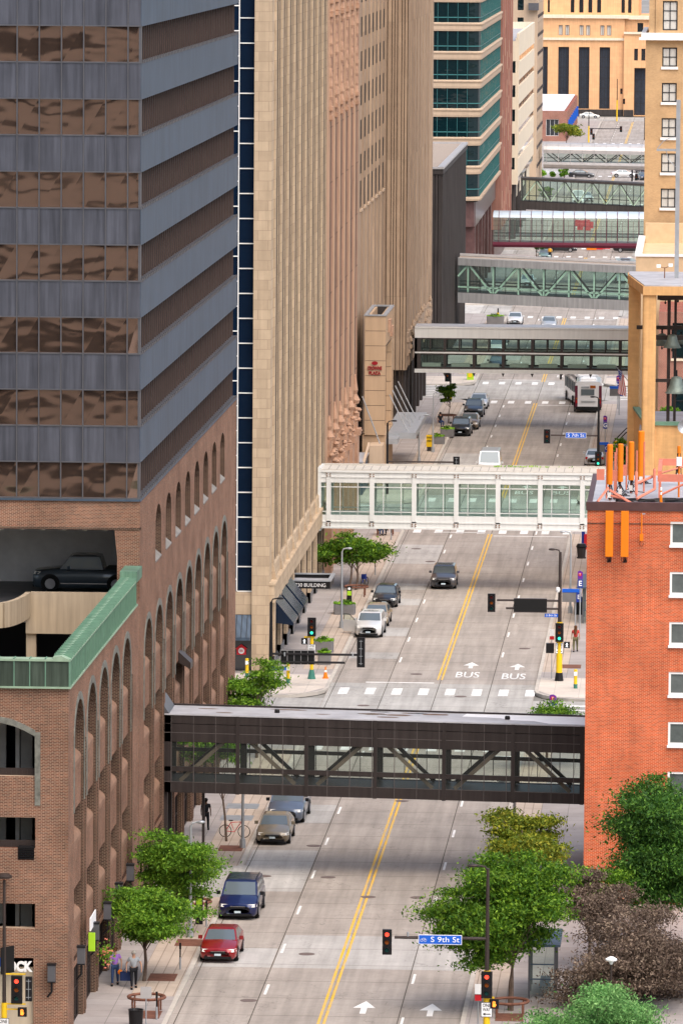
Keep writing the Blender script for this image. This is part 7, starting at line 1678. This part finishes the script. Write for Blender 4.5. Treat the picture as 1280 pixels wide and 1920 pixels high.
b = MB(); b.tube([(-.5, 0, .34), (-.2, 0, .82), (.36, 0, .86), (.5, 0, .34)], .035, 5); b.box(-.3, .0, -.15, .15, .6, .95); b.build('frame', 'sign_navy', t)
# metro stop signs and shelters
def metro(label, px, ytop, letter, base=None, d=None, h=.58, w=.36):
    p = G(*base, .12) if base else Vector((P(px, ytop, d).x, d, .12)); dd = p.y; z = lz(px, ytop, dd)
    t = thing('stop_sign_post', label, 'bus stop sign', (p.x, dd, .12), 0, 'blue metro stop signs'); pole(t, 0, z, .045, .045, 'galvanised')
    b = MB(); b.extr([(-w / 2, z - h), (w / 2, z - h), (w / 2, z - h * .18), (w / 2 - .16, z), (-w / 2 + .1, z), (-w / 2, z - h * .12)], 'y', -.1, -.06); o = b.build('emblem_panel', 'sign_purple', t); b = MB(); b.lathe([(.12, -.105), (.12, -.115)], (-.02, 0, z - h * .45), 14, axis='y'); b.build('disc', 'sign_red', o); text('T', 'sign_white', o, (-.02, -.13, z - h * .45), .14)
    b = MB(); b.box(-w / 2, w / 2, -.1, -.06, z - h * 2.05, z - h * 1.05); o = b.build('letter_panel', 'sign_navy', t); text(letter, 'sign_white', o, (0, -.11, z - h * 1.55), h * .62, bold=.01)
def board(label, px0, px1, py0, py1, d, letter):
    a, b_ = P(px0, py1, d), P(px1, py0, d); X0 = (a.x + b_.x) / 2; t = thing('arrival_board', label, 'display', (X0 + (b_.x - a.x) * .2, d, .12), 0, 'bus arrival boards'); w = b_.x - a.x; o_ = -w * .2
    pole(t, 0, b_.z - .2, .05, .05, 'galvanised'); b = MB(); b.box(o_ - w / 2, o_ + w / 2, -.2, -.05, a.z - .12, b_.z - .12 - (b_.z - a.z) * .28); b.build('screen', 'rib_dark' if False else 'planter_grey', t)
    b = MB(); b.box(o_ - w / 2, o_ + w / 2, -.22, -.05, b_.z - .12 - (b_.z - a.z) * .26, b_.z - .12); b.build('header', 'sign_blue', t); b = MB(); b.box(o_ + w / 2 - .34, o_ + w / 2, -.225, -.2, a.z - .12, b_.z - .12 - (b_.z - a.z) * .28); o = b.build('letter_panel', 'sign_navy', t); text(letter, 'sign_white', o, (o_ + w / 2 - .17, -.24, (a.z + b_.z) / 2 - .22), .3)
metro('blue E stop sign on a post beside the bus shelter', 1090, 1070, 'E', base=(1086, 1185)); metro('blue H stop sign above the sparse tree by the brown skyway', 1036, 1302, 'H', d=376.5, h=.5, w=.42)
metro('blue G stop sign near the stopped bus', 1133, 779, 'G', base=(1133, 866)); metro('blue H stop sign between the bus and the flag', 1158, 704, 'H', d=625)
board('arrival board lettered E with a blue header by the signal mast', 1053, 1089, 1104, 1128, 438, 'E'); board('arrival board with a blue header by the flag', 1142, 1168, 724, 742, 618, 'H'); board('arrival board hidden behind the orange antennas', 1122, 1140, 829, 847, 560, 'G')
def shelter(label, x0, x1, y0, y1, h):
    t = thing('bus_shelter', label, 'bus shelter', (x0, y0, .12)); w, dd = x1 - x0, y1 - y0
    b = MB(); [b.box(x, x + .1, y, y + .1, 0, h) for x in (0, w - .1) for y in (0, dd / 2, dd - .1)]; b.box(-.4, w + .2, -.3, dd + .3, h, h + .12, 1); b.build('frame_and_roof', ['mullion', 'metal_blue_and_sky_tint'], t)
    b = MB(); b.quad((w - .05, .1, .2), (w - .05, dd, .2), (w - .05, dd, h), (w - .05, .1, h)); b.quad((.1, .03, .2), (w - .1, .03, .2), (w - .1, .03, h), (.1, .03, h)); b.build('glass_wall', 'glass_tube', t)
    b = MB(); b.box(.1, w - .1, .0, .05, .9, .96); b.box(.1, w - .1, .0, .05, 1.6, 1.66); b.box(w - .8, w - .3, .5, dd - .5, .42, .5); b.build('rails_and_seat', 'metal_blue_and_sky_tint', t)
shelter('glass bus shelter with a pale blue roof beside the orange brick building', -8.6, -7.0, 441, 449, 2.5); shelter('grey glass bus shelter behind the maple trunk', -8.0, -6.7, 290, 294, 2.5)
# park here sign, phone/green thing, street clutter
p = G(805, 846, .12); t = thing('park_here_sign', 'yellow arrow board lettered PARK HERE on the kerb', 'sign', p); b = MB(); b.extr([(-.32, .45), (0, .1), (.32, .45), (.32, 1.5), (-.32, 1.5)], 'y', -.04, .04); b.build('board', 'signal_yellow', t); text('PARK', 'sign_black', t, (0, -.06, 1.25), .18, w=.5); text('HERE', 'sign_black', t, (0, -.06, .95), .18, w=.5); b = MB(); b.box(-.25, .25, -.1, .1, 0, .4); b.build('base', 'rib_dark', t)
p = G(881, 712, .12); t = thing('newspaper_rack', 'green and yellow rack on the kerb under the fascia skyway', 'rack', p); b = MB(); b.box(-.35, .35, -.3, .3, 0, 1.1); b.build('green_box', 'leaf_lime' if False else 'lime_sign', t); b = MB(); b.box(-.2, .2, -.32, -.3, .3, 1.2); b.build('yellow_panel', 'signal_yellow', t)
for i, (px, py) in enumerate(((1108, 470), (1120, 469), (1134, 468))):
    p = G(px, py); b = MB(); b.box(-.7, .7, -.15, .15, .1, .9); tag(b.build('road_barrier', 'sign_red' if i else 'antenna_orange', loc=p), ['orange roadwork barrier under the maroon keel', 'red roadwork barrier under the maroon keel, middle', 'red roadwork barrier under the maroon keel, right'][i], 'barrier', 'barriers beneath the maroon skyway')
for i, (px, py) in enumerate(((1082, 424), (1093, 425), (1100, 424), (1106, 428), (1087, 431), (1101, 432))):
    p = G(px, py); b = MB(); b.box(-.45, .45, -.2, .2, 0, 1.0); tag(b.build('road_barrier', 'sign_red', loc=p), 'red barrier seen through the maroon skyway glass', 'barrier', 'red barriers in the roadway seen through glass')
t = thing('subway_railing', 'yellow-sided stair enclosure with black handrails by the bell tower foot', 'railing', (P(1168, 790, 575).x, 575, .12)); b = MB(); b.box(-.9, .9, -.05, .05, 0, .12); b.box(-.9, .9, -.05, .05, 1.0, 1.2); [b.box(x, x + .12, -.05, .05, 0, 1.2) for x in (-.9, .8)]; b.build('yellow_frame', 'signal_yellow', t); b = MB(); b.tube([(-.8, .5, 1.2), (.2, 1.5, 2.2), (1.2, 2, 2.6)], .05, 5); b.tube([(-.8, 1, .8), (.2, 2, 1.8), (1.2, 2.5, 2.2)], .05, 5); b.build('handrail', 'black_metal', t)

# ================================================================ people
plain('skin', (.42, .24, .16), .6, var=0); plain('skin_dark', (.10, .055, .04), .6, var=0)
def skin_obj(name, verts, edges, radii, mat, parent, sub=1, root=0):
    me = bpy.data.meshes.new(name); me.from_pydata(verts, edges, []); me.materials.append(MATS[mat]); o = bpy.data.objects.new(name, me); COL.objects.link(o); o.parent = parent
    md = o.modifiers.new('skin', 'SKIN'); md.use_smooth_shade = True
    sv = me.skin_vertices[0].data
    for i, r_ in enumerate(radii): sv[i].radius = (r_, r_) if not isinstance(r_, tuple) else r_
    sv[root].use_root = True
    sb = o.modifiers.new('sub', 'SUBSURF'); sb.levels = sub; sb.render_levels = sub
    return o
def person(label, loc, rz, shirt, trousers, hair='hair_dark', skin='skin', stride=.22, h=1.75, arm_out=.0, sleeves='short', longhair=False, sit=False):
    t = thing('person', label, 'person', loc, rz); k = h / 1.75; s = stride
    J = dict(pelvis=(0, 0, .95), waist=(0, 0, 1.10), chest=(0, 0, 1.34), neck=(0, 0, 1.50), chin=(0, -.02, 1.57), head=(0, -.01, 1.68),
             shl=(-.19, 0, 1.43), ell=(-.26 - arm_out, s * .35, 1.17), wrl=(-.27 - arm_out, s * .5 - .10, .93), hal=(-.27 - arm_out, s * .5 - .14, .86),
             shr=(.19, 0, 1.43), elr=(.26 + arm_out, -s * .3, 1.17), wrr=(.27 + arm_out, -s * .7 - .05, .93), har=(.27 + arm_out, -s * .7 - .09, .86),
             hil=(-.10, 0, .90), knl=(-.11, -s * .75, .50), anl=(-.11, -s * .9, .09), tol=(-.12, -s * .9 - .17, .03),
             hir=(.10, 0, .90), knr=(.11, s * .35, .50), anr=(.11, s * 1.1, .12), tor=(.12, s * 1.1 - .15, .04))
    if sit:
        for a in ('pelvis', 'waist', 'chest', 'neck', 'chin', 'head', 'shl', 'ell', 'wrl', 'hal', 'shr', 'elr', 'wrr', 'har', 'hil', 'hir'): J[a] = (J[a][0], J[a][1] + .35, J[a][2] - .42)
        J.update(knl=(-.12, -.1, .5), anl=(-.12, -.08, .09), tol=(-.12, -.25, .03), knr=(.12, -.1, .5), anr=(.12, -.06, .09), tor=(.12, -.23, .03))
    J = {a: (x * k, y * k, z * k) for a, (x, y, z) in J.items()}
    fing = []
    for sd, q in (('l', -1), ('r', 1)):
        bx, by, bz = J['ha' + sd]
        for i in range(4): n1, n2 = f'f{sd}{i}a', f'f{sd}{i}b'; J[n1] = (bx + .0, by - .03 + i * .022, bz - .05); J[n2] = (bx - q * .012, by - .035 + i * .022, bz - .095 - (.01 if i in (1, 2) else 0)); fing += [('ha' + sd, n1), (n1, n2)]
        J[f't{sd}'] = (bx - q * .03, by - .06, bz - .03); fing += [('ha' + sd, f't{sd}')]
    E_ = [('pelvis', 'waist'), ('waist', 'chest'), ('chest', 'neck'), ('neck', 'chin'), ('chin', 'head'), ('chest', 'shl'), ('shl', 'ell'), ('ell', 'wrl'), ('wrl', 'hal'), ('chest', 'shr'), ('shr', 'elr'), ('elr', 'wrr'), ('wrr', 'har'), ('pelvis', 'hil'), ('hil', 'knl'), ('knl', 'anl'), ('anl', 'tol'), ('pelvis', 'hir'), ('hir', 'knr'), ('knr', 'anr'), ('anr', 'tor')] + fing
    rad = dict(pelvis=.13, waist=.12, chest=.145, neck=.055, chin=.07, head=.098, shl=.06, shr=.06, ell=.042, elr=.042, wrl=.028, wrr=.028, hal=.03, har=.03, hil=.085, hir=.085, knl=.058, knr=.058, anl=.038, anr=.038, tol=.035, tor=.035)
    names = list(J)
    skin_obj('body', [J[a] for a in names], [(names.index(a), names.index(b)) for a, b in E_], [rad.get(a, .009) * k for a in names], skin, t)
    def cloth(nm, js, ed, grow, mat, over=None):
        over = over or {}
        return skin_obj(nm, [over.get(a, J[a]) for a in js], [(js.index(a), js.index(b)) for a, b in ed], [(rad[a] + grow) * k for a in js], mat, t)
    slv = ['ell', 'elr'] + (['wrl', 'wrr'] if sleeves == 'long' else [])
    ed = [('pelvis', 'waist'), ('waist', 'chest'), ('chest', 'shl'), ('shl', 'ell'), ('chest', 'shr'), ('shr', 'elr')] + ([('ell', 'wrl'), ('elr', 'wrr')] if sleeves == 'long' else [])
    ov = {} if sleeves == 'long' else {a: tuple(x * .35 + y * .65 for x, y in zip(J[b], J[a])) for a, b in (('ell', 'shl'), ('elr', 'shr'))}
    cloth('shirt', ['pelvis', 'waist', 'chest', 'shl', 'shr'] + slv, ed, .022, shirt, ov)
    cloth('trousers', ['pelvis', 'hil', 'knl', 'anl', 'hir', 'knr', 'anr'], [('pelvis', 'hil'), ('hil', 'knl'), ('knl', 'anl'), ('pelvis', 'hir'), ('hir', 'knr'), ('knr', 'anr')], .018, trousers)
    for a, b in (('anl', 'tol'), ('anr', 'tor')): m_ = MB(); x, y, z = J[b]; m_.rbox(x - .05, x + .05, y - .06, y + .2, z - .03, z + .06, .04); m_.build('shoe', 'sign_black', t)
    hx, hy, hz = J['head']; m_ = MB(); m_.lathe([(.02, .125), (.07, .11), (.108, .05), (.112, 0), (.10, -.05), (.06, -.09)], (hx, hy + .018, hz), 12); m_.build('hair', hair, t, smooth=True)
    if longhair: m_ = MB(); m_.tube([(hx, hy + .05, hz), (hx, hy + .13, hz - .2), (hx, hy + .15, hz - .48)], [.1, .12, .06], 8); m_.build('long_hair', hair, t, smooth=True)
    m_ = MB(); [m_.lathe([(.011, -.004), (.008, -.01)], (hx + q * .033, hy - .097, hz + .005), 6, axis='y') for q in (-1, 1)]; m_.build('eyes', 'sign_black', t)
    m_ = MB(); m_.tube([(hx, hy - .095, hz + .0), (hx, hy - .12, hz - .035)], [.008, .016], 6); m_.build('nose', skin, t)
    m_ = MB(); m_.box(hx - .025, hx + .025, hy - .1, hy - .092, hz - .066, hz - .058); m_.build('mouth', 'lens_off_red', t)
    return t
for n, c in (('hair_dark', (.015, .012, .01)), ('hair_brown', (.10, .045, .02)), ('hair_grey', (.35, .33, .3)), ('cloth_purple', (.34, .16, .55)), ('cloth_grey', (.30, .32, .34)), ('cloth_jeans', (.03, .055, .13)), ('cloth_black', (.012, .013, .016)), ('cloth_red', (.45, .05, .04)), ('cloth_olive', (.13, .12, .06)), ('cloth_white', (.7, .7, .7)), ('cloth_yellow', (.75, .38, .02)), ('cloth_navy', (.02, .035, .10))): plain(n, c, .85, var=.1, scale=8)
def gp(px, py): p = G(px, py, .13); return (p.x, p.y, .13)
person('man in a lilac shirt and jeans walking towards the camera', gp(216, 1847), 0, 'cloth_purple', 'cloth_jeans', 'hair_brown', arm_out=.05)
t = person('walker in a grey t-shirt and dark jeans carrying a navy bag', gp(251, 1853), R(10), 'cloth_grey', 'cloth_black', 'hair_grey', arm_out=.08)
b = MB(); b.rbox(-.27, .27, -.1, .1, 0, .42, .08); b.tube([(-.12, 0, .42), (0, 0, .62), (.12, 0, .42)], .015, 5); tag(b.build('carry_bag', 'cloth_navy', loc=(gp(236, 1850)[0], gp(236, 1850)[1], .42)), 'navy blue carry bag held by the walker in grey', 'bag')
b = MB(); b.lathe([(.02, 0), (.10, .05), (.12, .14), (.08, .24), (.02, .26)], (0, 0, 0), 10); tag(b.build('paper_bag', 'antenna_orange', loc=(gp(226, 1848)[0], gp(226, 1848)[1] - .1, .66)), 'small orange bag in the hand of the man in lilac', 'bag')
person('man in black seen from behind near the bicycle', gp(386, 1557), R(180), 'cloth_black', 'cloth_black', 'hair_dark', 'skin_dark')
person('long-haired woman in a red top walking away on the right pavement', gp(1078, 1222), R(180), 'cloth_red', 'cloth_olive', 'hair_brown', longhair=True)
person('man in a white shirt and dark trousers under the hotel canopy', gp(780, 822), 0, 'cloth_white', 'cloth_black')
person('person sitting in dark clothes on the ring bench beyond the hotel', gp(828, 800), R(30), 'cloth_black', 'cloth_jeans', sit=True)
person('person in light blue sitting on the bench under the white skyway', gp(714, 1004), R(20), 'cloth_grey', 'cloth_jeans', sit=True)
person('person in a pale cap seated beside the blue-clad one', gp(721, 1003), R(-20), 'cloth_white', 'cloth_black', 'hair_grey', sit=True)
person('worker in a yellow jacket crossing under the maroon keel', gp(1030, 486), R(180), 'cloth_yellow', 'cloth_black', sleeves='long')
person('pedestrian in front of the sandstone hall', gp(1180, 214), R(180), 'cloth_navy', 'cloth_grey')
